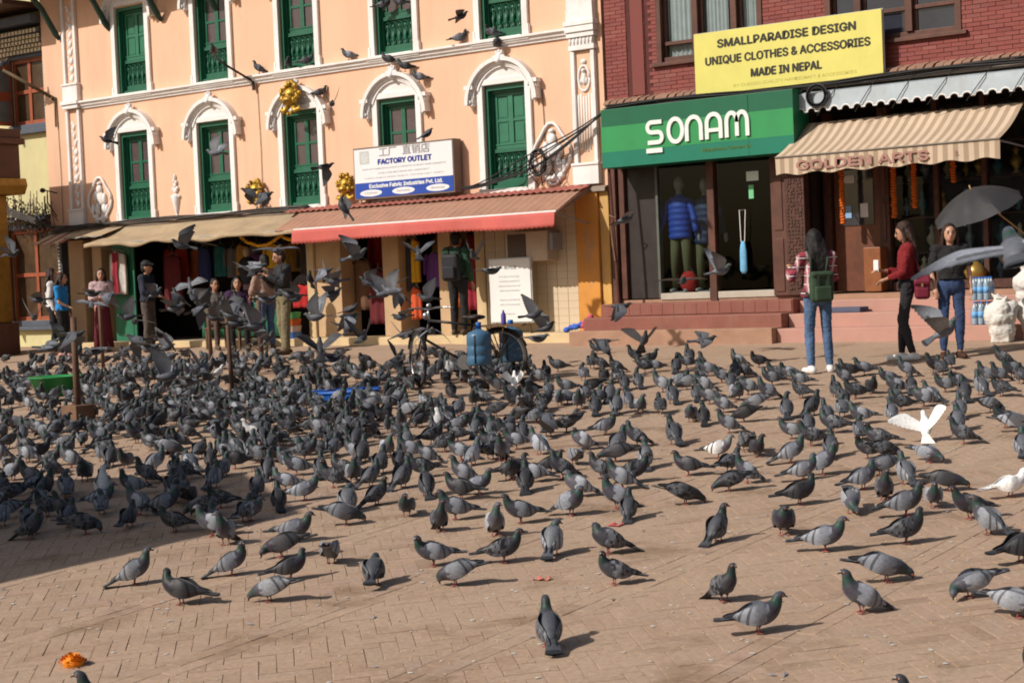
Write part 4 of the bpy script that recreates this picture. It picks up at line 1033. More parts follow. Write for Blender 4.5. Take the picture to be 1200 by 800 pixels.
GLT = M('dull_gilt', (.50, .30, .04), .42, .4, 14, .5, 40, metal=.45, stain=(.16, .085, .02), stain_amt=.7, stain_scale=(6, 6, 6))
gilt_mask(-21.34, 4.38, 1.0, 'gilt lion mask set over the middle window pediment')
gilt_mask(-22.42, 2.78, .8, 'gilt mask low on the wall between the left windows', -.12)
gilt_mask(-20.2, 2.72, .85, 'gilt mask low on the wall beside the FACTORY OUTLET sign', -.12)

# ------------------------------------------------------------------ shop fittings and goods
ac = thing('air_conditioner', 'boxy beige air conditioner unit under the red awning', 'air conditioner', (-16.2, -.2, 1.25))
MB().box(-16.62, -15.80, -.30, .018, 1.26, 1.74).build('case', M('beige_metal', (.50, .40, .30), .5, .08), ac, bevel=.015)
MB().box(-16.58, -16.22, -.312, -.301, 1.30, 1.70).build('grille', M('dark_grille', (.10, .07, .055), .6, .1), ac)
for k in range(7): MB().box(-16.575, -16.225, -.322, -.313, 1.33+.05*k, 1.345+.05*k).build('louvre', MATS['dark_grille'], ac)
MB().box(-15.799, -15.72, -.26, .0, 1.42, 1.70).build('side_box', PIPE, ac, bevel=.01)
nb = thing('notice_board', 'white notice board with printed lines leaning beside the tiled wall', 'notice', (-16.53, -.32, .1))
MB().box(-16.95, -16.13, -.34, -.325, .30, 1.31).build('board', M('notice_white', (.74, .74, .72), .6, .03, 3, .03, 20), nb)
MB().box(-16.97, -16.11, -.324, -.30, .28, .31).box(-16.97, -16.11, -.324, -.30, 1.29, 1.33).box(-16.97, -16.94, -.324, -.30, .311, 1.289).box(-16.14, -16.11, -.324, -.30, .311, 1.289).build('frame', ALU, nb)
MB().tube([(-16.85, -.31, .3), (-16.85, -.28, .115)], .02, 6).tube([(-16.2, -.31, .3), (-16.2, -.28, .115)], .02, 6).build('leg', WOODP, nb)
put_text('NOTICE', .09, (-16.52, -.3405, 1.17), GRY, nb, extrude=.0008, bold=.003)
for k in range(9):
    put_text(('All visitors to the stupa', 'are kindly requested to', 'keep the area clean and', 'walk around clockwise', '', 'Please do not feed the', 'birds on the pavement', '', 'Thank you')[k] or '-', .055, (-16.55, -.3405, 1.03-.075*k), GRY, nb, extrude=.0008)

def cloth_mat(n, c, v=.2): return M('cloth_' + n, c, .9, v, 8, .2, 60)
def garment(label, x, y, z, w, h, mat, sleeves=True, cat='garment', name='hanging_garment'):
    # z = shoulder height; a limp garment with soft folds
    t = thing(name, label, cat, (x, y, z-h))
    b = MB(); r = random.Random(int(abs(x*100+z*7)))
    ph = r.uniform(0, 6)
    def P(a, v):
        wd = w*(.5 + .06*v + .05*sin(3*v)); xx = (a-.5)*2*wd
        sh = .06*abs(a-.5)*2 if v < .05 else .0
        return (x + xx, y - .05*cos((a-.5)*pi) - .02*sin(a*16+ph)*v, z - sh - h*v)
    b.grid(P, 14, 10, thick=(0, .05, 0))
    o = b.build('body_cloth', mat, t, smooth=True)
    if sleeves:
        for s in (-1, 1):
            MB().tube([(x + s*w*.46, y-.01, z-.03), (x + s*w*.62, y-.02, z-.25*h), (x + s*w*.68, y-.01, z-.62*h)], [.055, .05, .045], 8, flat=.6).build('sleeve', mat, t, smooth=True)
    MB().tube([(x-w*.35, y+.02, z-.02), (x, y+.02, z+.04), (x+w*.35, y+.02, z-.02)], .006, 4).tube([(x, y+.02, z+.04), (x, y+.02, z+.12)], .005, 4).build('hanger', PIPE, t)
    return t
gp = thing('door_leaf', 'bright green painted door leaf at the left shop front', 'door', (-26.3, .1, .1))
MB().box(-26.72, -26.10, .10, .14, .08, 2.08).build('leaf', GREEN2, gp, bevel=.006); MB().box(-26.64, -26.18, .088, .099, .2, 1.0).box(-26.64, -26.18, .088, .099, 1.1, 1.98).build('raised_panel', GREEN2, gp, bevel=.006)
garment('white shawl with broad red stripes on a hanger at the green door', -26.45, -.02, 1.86, .42, .85, cloth_mat('white_shawl', (.62, .56, .52)), False)
sc_ = MB().grid(lambda a, b: (-26.52 + .16*a + .01*sin(b*9), -.095 - .012*sin(a*9), 1.84 - .8*b), 4, 10, thick=(0, .01, 0)); tag(sc_.build('scarf', cloth_mat('crimson', (.27, .02, .035))), 'crimson scarf hanging over the white shawl', 'scarf')
garment('bright yellow T-shirt hung inside the left shop', -22.35, .25, 1.82, .42, .50, cloth_mat('yellow', (.62, .34, .02)))
garment('long dark red dress hung in the doorway of the left shop', -25.5, .55, 1.75, .42, 1.1, cloth_mat('maroon', (.12, .015, .02)), False)
garment('purple jacket hung in the dim left shop', -23.35, .75, 1.7, .44, .7, cloth_mat('purple', (.10, .03, .14)))
garment('red shirt hung low beside the cream pier strip', -21.55, .05, 1.05, .36, .42, cloth_mat('red', (.42, .02, .02)))
garment('dark red robe hung between the tan shop piers', -19.88, .25, 1.25, .36, .95, cloth_mat('maroon', (.12, .015, .02)), False)
garment('brown jacket hung on the left of the robe between tan piers', -20.35, .35, 1.45, .40, .9, cloth_mat('brown', (.14, .07, .04)))
garment('yellow scarf length hung between the second and third tan piers', -18.92, .15, 1.75, .16, .75, cloth_mat('yellow', (.62, .34, .02)), False)
garment('orange cloth length hung beside the third tan pier', -17.95, .12, 1.85, .10, 1.3, cloth_mat('orange', (.62, .16, .02)), False)
garment('orange red folded bag hung below the yellow scarf length', -18.92, .12, .92, .20, .55, cloth_mat('vermilion', (.55, .09, .03)), False)
garment('dark checked cloth hung left of the yellow scarf length', -19.1, .22, 1.75, .16, .9, cloth_mat('charcoal', (.05, .05, .055)), False)
garment('deep purple sweater hung right of the yellow scarf length', -18.6, .3, 1.5, .34, .6, cloth_mat('violet', (.12, .04, .20)))
garment('crimson coat hung behind the man by the bicycle', -17.7, .08, 1.5, .26, 1.0, cloth_mat('crimson', (.27, .02, .035)), False)
rg_ = random.Random(12); GC = [('teal', (.02, .12, .13)), ('plum', (.10, .02, .06)), ('rust', (.28, .07, .02)), ('indigo', (.03, .04, .14)), ('cream', (.40, .34, .25)), ('moss', (.07, .09, .03)), ('grey', (.14, .13, .13)), ('scarlet', (.38, .03, .02)), ('ochre', (.40, .22, .04))]
OR2 = ['leftmost', 'second', 'third', 'fourth', 'fifth', 'sixth', 'seventh', 'eighth', 'ninth', 'tenth', 'eleventh', 'twelfth', 'thirteenth', 'fourteenth', 'fifteenth']
def rail(x0, x1, y, z, n, where):
    for k in range(n):
        cn_, cc_ = GC[rg_.randrange(len(GC))]
        garment(f"{cn_} garment, {OR2[k]} on the rail {where}", x0 + (x1-x0)*k/(n-1), y + rg_.uniform(-.06, .06), z + rg_.uniform(-.05, .03), rg_.uniform(.24, .36), rg_.uniform(.55, .85), cloth_mat(cn_, cc_), rg_.random() < .5)
rail(-26.0, -21.5, .95, 1.88, 14, 'at the back of the left shop'); rail(-20.4, -19.7, .9, 1.85, 3, 'between the first tan piers'); rail(-19.05, -18.4, .95, 1.85, 3, 'between the second tan piers')
for k in range(8):
    cn_, cc_ = GC[(k*5+2) % 9]; o = MB().box(-23.95+.25*k, -23.75+.25*k, .02, .34, .762, .762+.07+.03*(k % 3)).build('folded_cloth', cloth_mat(cn_, cc_), None, bevel=.02); tag(o, f"folded {cn_} cloth, {OR2[k]} on the stall table", 'cloth', 'folded cloths on the stall table')
gr = thing('garland', 'orange marigold garland swagged under the tan awning', 'garland', (-21.8, -.6, 1.8))
gm_ = MB(); ORG = M('marigold_orange', (.80, .26, .015), .8, .2, 20, .3, 60); YLG = M('marigold_yellow', (.82, .42, .03), .8, .2, 20, .3, 60)
for (xa, xb) in ((-22.35, -21.35), (-21.35, -20.8)):
    for k in range(18):
        t = k/17; gm_.ell((xa + (xb-xa)*t, -.6, 1.93 - .16*sin(pi*t)*(xb-xa) + ra.uniform(-.01, .01)), .032, 7, 5)
gm_.build('flowers', YLG, gr, smooth=True)
def strand(x, y, z0, z1, label):
    t = thing('garland', label, 'garland', (x, y, z0)); m1 = MB(); z = z1
    while z > z0:
        m1.ell((x + ra.uniform(-.008, .008), y, z), (.046, .046, .026), 8, 5); z -= .04
    m1.build('flowers', M('marigold_deep', (.55, .12, .012), .8, .2, 20, .3, 60), t, smooth=True)
    MB().tube([(x, y, z1), (x, y, z1+.3)], .004, 4).build('string', CAB, t)
strand(-10.92, .20, 1.55, 2.55, 'marigold strand hanging left of the brown shop door')
strand(-10.17, .30, 1.62, 2.6, 'marigold strand hanging right of the brown shop door')
strand(-9.86, .30, 1.72, 2.6, 'marigold strand hanging above the woman in the red top')
strand(-9.28, .30, 2.05, 2.6, 'marigold strand hanging over the black umbrella')
# ornaments on the shelves of the souvenir shop
oc = [M('brass', (.42, .26, .07), .35, .2, 6, .05, 30, metal=.6), M('pewter', (.22, .24, .28), .4, .2, 6, .05, 30, metal=.5), M('turquoise_ware', (.05, .16, .20), .4, .2), M('ivory_ware', (.5, .44, .33), .5, .1)]
ro = random.Random(21); ORDN = ['leftmost', 'second', 'third', 'fourth', 'fifth', 'sixth', 'seventh', 'eighth', 'ninth', 'tenth', 'eleventh']
for zi, (z, shn) in enumerate(((FL+.11, 'bottom ledge'), (1.12, 'lowest shelf'), (1.62, 'middle shelf'), (2.12, 'upper shelf'))):
    x = -10.18; cnt = 0
    while x < -8.2:
        s = ro.uniform(.8, 1.25); r0 = ro.uniform(.045, .07)*s; ci = ro.choice((0, 0, 1, 2, 3))
        if z + .32*s < 2.6:
            o = MB().lathe([(r0*.7, 0), (r0*.8, .02), (r0*.35, .05), (r0*1.0, .11*s), (r0*1.1, .15*s), (r0*.5, .20*s), (r0*.35, .24*s), (r0*.6, .26*s), (r0*.1, .31*s)], (x, .78 + ro.uniform(-.06, .06), z + .021 if zi else z+.002), 9).build('ornament', oc[ci], None, smooth=True)
            tag(o, f"{('brass', 'pewter', 'dark blue', 'ivory')[ci]} ornament, {ORDN[cnt]} on the {shn} of the souvenir shop", 'ornament', 'ornaments in the souvenir shop window'); cnt += 1
        x += ro.uniform(.22, .34)
o = MB().lathe([(.10, 0), (.12, .03), (.05, .06), (.13, .14), (.16, .22), (.10, .30), (.04, .36)], (-9.03, .36, FL), 12).build('brass_vessel', oc[0], None, smooth=True)
tag(o, 'larger brass vessel on the sill behind the black-shirted woman', 'vessel')

# ------------------------------------------------------------------ things in the clothing shop window
MSK = M('mannequin_grey', (.30, .28, .27), .5, .1); BJK = M('blue_puffer', (.012, .055, .36), .55, .1, 6, .1, 30); NVY = M('navy_puffer', (.015, .03, .085), .6, .15, 6, .1, 30); KHK = M('olive_trousers', (.10, .095, .045), .85, .15, 5, .1, 40)
def puffer(mb, x, y, z0, z1, rw, rd):
    n = 7; h = (z1-z0)/n; prof = []
    for k in range(n):
        for t in (0, .25, .5, .75): prof.append((z0 + h*(k+t), 1 - .10*abs(2*t-1)**2))
    prof.append((z1, .8)); vs = []; N_ = 16
    for z, r in prof:
        tp = 1 - .18*max(0, (z-z0)/(z1-z0)-.75)*4
        for j in range(N_): vs.append((x + rw*r*tp*cos(2*pi*j/N_), y + rd*r*tp*sin(2*pi*j/N_), z))
    k = len(prof)
    mb.add(vs, [(i*N_+j, i*N_+(j+1) % N_, (i+1)*N_+(j+1) % N_, (i+1)*N_+j) for i in range(k-1) for j in range(N_)] + [tuple(range(N_))[::-1], tuple(range((k-1)*N_, k*N_))])
def mannequin(x, y, jm, label, sc=1.0, short=False):
    z = FL+.07; t = thing('mannequin', label, 'mannequin', (x, y, z))
    def Z(v): return z + v*sc
    MB().lathe([(.09, 0), (.11, .5), (.05, .65)], (0, 0, 0), 4) if False else None
    h = MB(); h.ell((x, y, Z(1.66)), (.075, .09, .115), 12, 9); h.tube([(x, y, Z(1.56)), (x, y, Z(1.42))], [.045, .06], 10); h.build('head', MSK, t, smooth=True)
    for s in (-1, 1):
        MB().tube([(x + s*.09, y, Z(.88)), (x + s*.11, y-.02, Z(.46)), (x + s*.12, y, Z(.07))], [.088, .065, .055], 10).build('trouser_leg', KHK, t, smooth=True)
        MB().ell((x + s*.12, y-.06, Z(.035)), (.045, .11, .035), 10, 6).build('foot', MSK, t, smooth=True)
        a = MB(); zz = [1.40, 1.30, 1.20, 1.10, 1.0, .92]
        a.tube([(x + s*(.18+.035*k), y - .012*k*k*.4, Z(q)) for k, q in enumerate(zz)], [.062, .066, .06, .062, .056, .05], 10); a.build('jacket_sleeve', jm, t, smooth=True)
        MB().ell((x + s*.365, y-.05, Z(.84)), (.03, .045, .085), 8, 6).build('hand', MSK, t, smooth=True)
    b = MB(); puffer(b, x, y, Z(.82 if not short else .75), Z(1.46), .205, .135); b.build('jacket', jm, t, smooth=True)
    MB().lathe([(.10, 0), (.075, .035), (.07, .08)], (x, y, Z(1.42)), 12).build('collar', jm, t, smooth=True)
    MB().lathe([(.17, 0), (.17, .012), (.02, .02)], (x, y, z-.001), 16).build('base', PIPE, t)
mannequin(-13.66, .24, BJK, 'mannequin in a bright blue padded jacket and olive trousers', 1.0)
mannequin(-13.24, .30, NVY, 'mannequin in a navy padded jacket half behind the shop post', .97, True)
rdb = thing('bag', 'round red bag on the floor of the clothing shop window', 'bag', (-13.42, .2, FL+.07))
MB().ell((-13.52, .2, FL+.23), (.15, .11, .17), 14, 10).build('bag_body', cloth_mat('red', (.42, .02, .02)), rdb, smooth=True); MB().tube([(-13.6, .2, FL+.38), (-13.52, .2, FL+.48), (-13.44, .2, FL+.38)], .012, 6).build('handle', BLK, rdb)
bb = thing('shoulder_bag', 'light blue cloth bag hanging on white cords in the shop door', 'bag', (-12.42, -.05, .9))
MB().lathe([(.03, .92), (.062, .97), (.058, 1.25), (.04, 1.36), (.02, 1.40)], (0, 0, 0), 10).xform(Matrix.Translation((-12.42, -.05, 0)) @ Matrix.Diagonal((1, .5, 1, 1))).build('bag_body', cloth_mat('sky_blue', (.16, .42, .66)), bb, smooth=True)
MB().tube([(-12.45, -.05, 1.39), (-12.46, -.05, 1.86), (-12.36, -.05, 1.86), (-12.39, -.05, 1.39)], .007, 5).build('cord', WHITE, bb)
w1 = MB().box(-12.36, -12.16, .018, .028, 2.28, 2.42).build('price_card', M('paper_mint', (.66, .76, .70), .6, .04)); tag(w1, 'white card stuck on the clothing shop glass', 'card')
w2 = MB().box(-12.33, -12.25, .018, .028, 2.02, 2.22).build('price_card', M('paper_green', (.16, .50, .25), .6, .1)); tag(w2, 'narrow green sticker below the white card on the glass', 'card')
pk = thing('rope_post', 'leaning brown pole with knotted rope at the left shop door', 'post', (-14.35, -.45, .54))
MB().tube([(-14.42, -.40, .545), (-14.46, -.40, 1.6), (-14.52, -.38, 2.6)], .022, 6).build('pole', TIMBER, pk); MB().tube([(-14.52, -.43, 1.9), (-14.40, -.44, 1.85), (-14.50, -.43, 1.75), (-14.44, -.43, 1.2)], .012, 5).build('rope', CORB, pk)
cbg = thing('cloth_bundle', 'blue and pink crumpled bundle on the kerb by the orange pier', 'bundle', (-15.15, -.45, .12))
mb1 = MB(); mb2 = MB()
for k in range(9): mb1.ell((-15.38+.045*k+ra.uniform(-.02, .02), -.42+ra.uniform(-.05, .05), .155+.012*k+ra.uniform(0, .03)), (.06, .05, .045), 8, 6)
for k in range(5): mb2.ell((-15.02+ra.uniform(-.04, .04), -.40+ra.uniform(-.05, .05), .17+.045*k), (.055, .05, .045), 8, 6)
mb1.build('blue_cloth', cloth_mat('royal', (.05, .12, .50)), cbg, smooth=True); mb2.build('pink_cloth', cloth_mat('pink', (.52, .10, .16)), cbg, smooth=True)
# stacked coloured tubs by the cream strip
for k, (c, cn) in enumerate((((.06, .16, .45), 'blue'), ((.55, .42, .38), 'pale'), ((.50, .10, .02), 'orange'), ((.08, .32, .10), 'green'))):
    o = MB().lathe([(.13, .0), (.15, .10), (.155, .115), (.14, .115), (.12, .01)], (-21.50, -.25, .09+.118*k), 14).build('tub', M('tub_' + cn, c, .4, .1)); tag(o, cn + ' tub in the stack below the red shirt', 'tub', 'stacked tubs')
crate = thing('crate', 'dark green covered stall table inside the left shop front', 'table', (-23.2, -.15, .09))
MB().box(-24.0, -21.9, -.12, .5, .70, .76).build('table_top', GREEN2, crate, bevel=.01)
MB().grid(lambda a, b: (-24.0+2.1*a, -.125-.02*sin(a*40)*b, .72-.58*b), 60, 3, thick=(0, .01, 0)).build('skirt', M('green_cloth_skirt', (.02, .13, .07), .85, .15), crate, smooth=True)

# ------------------------------------------------------------------ stakes, basins and litter on the square
STK = M('stake_wood', (.115, .062, .038), .8, .3, 7, .3, 40)
def stake(x, y, h, r, label, block=False, foot=False, lean=(0, 0)):
    z = gz(y); t = thing('wooden_stake', label, 'stake', (x, y, z), 'stakes standing in the flock')
    MB().tube([(x, y, z-.01), (x+lean[0]*.5, y+lean[1]*.5, z+h*.5), (x+lean[0], y+lean[1], z+h)], [r, r*.95, r*.85], 8).build('shaft', STK, t, smooth=True)
    if block: MB().box(x-.14, x+.14, y-.14, y+.14, z-.01, z+.24).build('block_base', M('block_wood', (.17, .095, .055), .85, .2, 5, .3, 40), t, bevel=.01)
    if foot:
        for a in range(4):
            MB().tube([(x, y, z+.14), (x+.12*cos(a*pi/2+.4), y+.12*sin(a*pi/2+.4), z-.005)], .018, 6).build('foot', WOODP, t, smooth=True)
    return t
stake(-16.62, -9.02, 1.30, .042, 'brown stake set in a wooden block among the pigeons', block=True)
stake(-22.65, -3.63, 1.15, .032, 'dark stake in front of the woman in the pink shawl', lean=(-.02, 0))
stake(-20.6, -3.1, 1.05, .036, 'reddish stake left of the pale stake', lean=(-.03, 0))
stake(-15.89, -7.15, 1.35, .030, 'pale slender stake with splayed feet', foot=True, lean=(-.05, 0))
stake(-20.0, -2.55, .98, .040, 'short dark stake left of the man in khaki trousers', lean=(-.02, 0))
gb = thing('basin', 'green plastic basin in the middle of the left flock', 'basin', (-20.0, -6.7, gz(-6.7)))
MB().lathe([(.24, 0), (.36, .26), (.39, .275), (.37, .285), (.34, .26), (.22, .03), (.01, .03)], (-20.0, -6.7, gz(-6.7)), 24).build('bowl', M('green_plastic', (.03, .25, .07), .4, .08), gb, smooth=True)
bt = thing('tray', 'bright blue tray of grain between the flock and the bicycle', 'tray', (-14.25, -6.95, gz(-6.95)))
z_ = gz(-6.95)
MB().hexa([(-14.55,-7.12,z_),(-13.9,-6.72,z_+.02),(-14.05,-6.5,z_+.035),(-14.7,-6.9,z_+.015),(-14.62,-7.17,z_+.10),(-13.85,-6.69,z_+.125),(-14.02,-6.44,z_+.14),(-14.79,-6.9,z_+.115)]).build('tray_body', M('blue_plastic', (.02, .13, .50), .4, .08), bt, bevel=.02)
MB().tube([(-14.62,-7.17,z_+.10), (-13.85,-6.69,z_+.125), (-14.02,-6.44,z_+.14), (-14.79,-6.9,z_+.115), (-14.62,-7.17,z_+.10)], .018, 6).build('rim', MATS['blue_plastic'], bt, smooth=True)
mg = thing('marigold', 'squashed orange marigold head lying on the near paving', 'flower', (-7.46, -16.46, gz(-16.46)))
rm = random.Random(9); pet = MB(); mz = gz(-16.46)
for k in range(150):
    a = rm.uniform(0, 2*pi); r = .062*math.sqrt(rm.random()); e = Matrix.Rotation(a, 3, 'Z') @ Matrix.Rotation(rm.uniform(-1.0, .2), 3, 'Y')
    base = Vector((-7.46 + r*1.2*cos(a), -16.46 + r*sin(a), mz + .014 + .045*(1-(r/.062)**2)*rm.uniform(.6, 1))); L = .022
    pet.add([base + e @ Vector(q) for q in ((0, 0, 0), (L*.6, L*.45, .004), (L, 0, .008), (L*.6, -L*.45, .004))], [(0, 1, 2, 3)])
pet.build('petals', ORG, mg); MB().ell((-7.46, -16.46, mz+.016), (.062, .055, .04), 12, 8).build('flower_head', ORG, mg, smooth=True)
wrp = MB().grid(lambda a, b: (-6.17 + .11*a, -14.03 + .05*b + .02*a, gz(-14.02) + .012 + .012*sin(a*11+b*5)*(.4+b)), 12, 5, thick=(0, 0, .001)).build('sweet_wrapper', M('red_wrapper', (.55, .17, .12), .3, .6, 60, .1, 40)); tag(wrp, 'crumpled red and white sweet wrapper on the paving', 'litter')
pkp = MB().grid(lambda a, b: (-6.62 + .10*a, -12.52 + .08*b, gz(-12.5) + .012 + .012*sin(a*9)*b), 8, 5, thick=(0, 0, .001)).build('paper_scrap', M('pink_paper', (.60, .13, .13), .7, .1)); tag(pkp, 'pink paper scrap among the pigeons', 'litter')
mt_ = MB().box(-10.86, -10.30, -.64, -.36, .326, .40).build('folded_mat', M('blue_grey_mat', (.09, .10, .15), .9, .2), None, bevel=.012); tag(mt_, 'folded blue grey mat on the pink steps beside the plaid shirt', 'mat')

# ------------------------------------------------------------------ sacks and bottled water on the steps
BOT = glass_mat('bottle_plastic', (.80, .90, .97), .08); CAPB = M('bottle_cap_blue', (.03, .16, .55), .4, .05); LAB = M('bottle_label_blue', (.20, .45, .72), .4, .1); WAT = M('bottle_pale_core', (.36, .44, .50), .25, .05)
bprof = [(.036, 0), (.04, .01), (.038, .06), (.04, .10), (.038, .16), (.04, .20), (.03, .235), (.013, .262), (.013, .28)]
bmesh_ = MB().lathe(bprof, (0, 0, 0), 9).mesh('bottle', WAT, smooth=True); capm = MB().lathe([(.015, .28), (.015, .30)], (0, 0, 0), 8).mesh('cap', CAPB); labm = MB().lathe([(.041, .09), (.041, .17)], (0, 0, 0), 9).mesh('bottle_label', LAB, smooth=True)
for lv_, (z, nm) in enumerate(((.135, 'lower'), (.455, 'upper'))):
    pk_ = thing('water_pack', nm + ' shrink pack of clear water bottles stacked by the sacks', 'bottles', (-8.46, -.85, z), 'packs of bottled water')
    for i in range(3):
        for j in range(3):
            o = bpy.data.objects.new('bottle', bmesh_); COL.objects.link(o); o.parent = pk_; o.location = (-.086+.084*i, -.08+.084*j, .002)
            for mm, nn in ((capm, 'cap'), (labm, 'bottle_label')):
                c = bpy.data.objects.new(nn, mm); COL.objects.link(c); c.parent = o
    MB().box(-8.592, -8.328, -.975, -.725, z+.001, z+.235).build('shrink_film', glass_mat('film', (.93, .96, 1.0), .12), pk_)
# ------------------------------------------------------------------ people
SKIN = M('skin_tan', (.42, .215, .135), .55, .06, 6, .03, 40, spec=.4); SKIN2 = M('skin_light', (.50, .27, .18), .55, .06, 6, .03, 40, spec=.4)
HAIRB = M('black_hair', (.012, .009, .008), .5, .4, 30, .8, 150); HAIRBR = M('dark_brown_hair', (.035, .015, .009), .5, .6, 60, .8, 150)
EYE = M('eye_dark', (.01, .008, .008), .2, .1, 5, 0); LIP = M('lip', (.30, .085, .075), .5, .1, 5, 0)
def denim(n, c): return M(n, c, .85, .22, 9, .25, 120, stain=tuple(min(1, q*1.7) for q in c), stain_amt=.5, stain_scale=(3, 3, 1.2))
def plaid(name):
    m, nt, b = nodes_of(name); tc = N(nt, 'ShaderNodeTexCoord'); sp = N(nt, 'ShaderNodeSeparateXYZ'); nt.links.new(tc.outputs['Object'], sp.inputs[0])
    def band(sock, fr, th):
        a = N(nt, 'ShaderNodeMath', operation='MULTIPLY'); a.inputs[1].default_value = fr; nt.links.new(sock, a.inputs[0])
        s = N(nt, 'ShaderNodeMath', operation='SINE'); nt.links.new(a.outputs[0], s.inputs[0])
        g = N(nt, 'ShaderNodeMath', operation='GREATER_THAN'); g.inputs[1].default_value = th; nt.links.new(s.outputs[0], g.inputs[0]); return g.outputs[0]
    c = mixc(nt, band(sp.outputs['Z'], 62, .1), (.26, .035, .055), (.07, .015, .03)); c = mixc(nt, band(sp.outputs['Y'], 58, .3), c, (.34, .12, .14))
    c = mixc(nt, band(sp.outputs['Z'], 62, .93), c, (.60, .50, .50)); c = mixc(nt, band(sp.outputs['Y'], 58, .92), c, (.58, .48, .48))
    nt.links.new(c, b.inputs['Base Color']); b.inputs['Roughness'].default_value = .9; MATS[name] = m; return m
def cap(mb, a, b, ra, rb, n=10):
    a, b = Vector(a), Vector(b); d = (b-a); L = d.length; t = d.normalized() if L > 1e-6 else Vector((0, 0, 1))
    pts = []; rs = []
    for k in range(4): q = pi/2*(k/4); pts.append(a - t*ra*cos(q)); rs.append(max(.001, ra*sin(q)))
    pts += [a, b]; rs += [ra, rb]
    for k in range(1, 5): q = pi/2*(k/4); pts.append(b + t*rb*sin(q)); rs.append(max(.001, rb*cos(q)))
    mb.tube(pts, rs, n)
def voxel(mb, name, mat, parent, vs=.012, smooth_it=4, fold=0.0):
    o = bpy.data.objects.new('tmp', mb.mesh('tmp', mat))
    r = o.modifiers.new('r', 'REMESH'); r.mode = 'VOXEL'; r.voxel_size = vs; r.use_smooth_shade = True
    s = o.modifiers.new('s', 'SMOOTH'); s.factor = .5; s.iterations = smooth_it
    me = bake(o)
    me.materials.clear(); me.materials.append(mat); me.name = name
    if fold:
        sd = len(bpy.data.objects) % 97
        nv = len(me.vertices); co = [0.0]*(3*nv); no = [0.0]*(3*nv); me.vertices.foreach_get('co', co); me.vertices.foreach_get('normal', no)
        for i in range(0, 3*nv, 3):
            x, y, z = co[i:i+3]; q = fold*(noise.noise((x*13+sd, y*13, z*7)) + .6*noise.noise((x*26, y*26+sd, z*34)) - .25*abs(noise.noise((x*9, y*9, z*40+sd))))
            co[i] = x + no[i]*q; co[i+1] = y + no[i+1]*q; co[i+2] = z + no[i+2]*q
        me.vertices.foreach_set('co', co); me.update()
    me.polygons.foreach_set('use_smooth', [True]*len(me.polygons))
    p = bpy.data.objects.new(name, me); COL.objects.link(p); p.parent = parent
    return p
def etube(mb, secs, n=18):
    # elliptical sections (centre, rx, ry), flat ends
    vs = []
    for c, rx, ry in secs:
        for q in range(n): a = 2*pi*q/n; vs.append((c[0] + rx*cos(a), c[1] + ry*sin(a), c[2]))
    k = len(secs); mb.add(vs, [(i*n+q, i*n+(q+1) % n, (i+1)*n+(q+1) % n, (i+1)*n+q) for i in range(k-1) for q in range(n)] + [tuple(range(n))[::-1], tuple(range((k-1)*n, k*n))])
def lerp(a, b, t): return tuple(a[i] + (b[i]-a[i])*t for i in range(3))
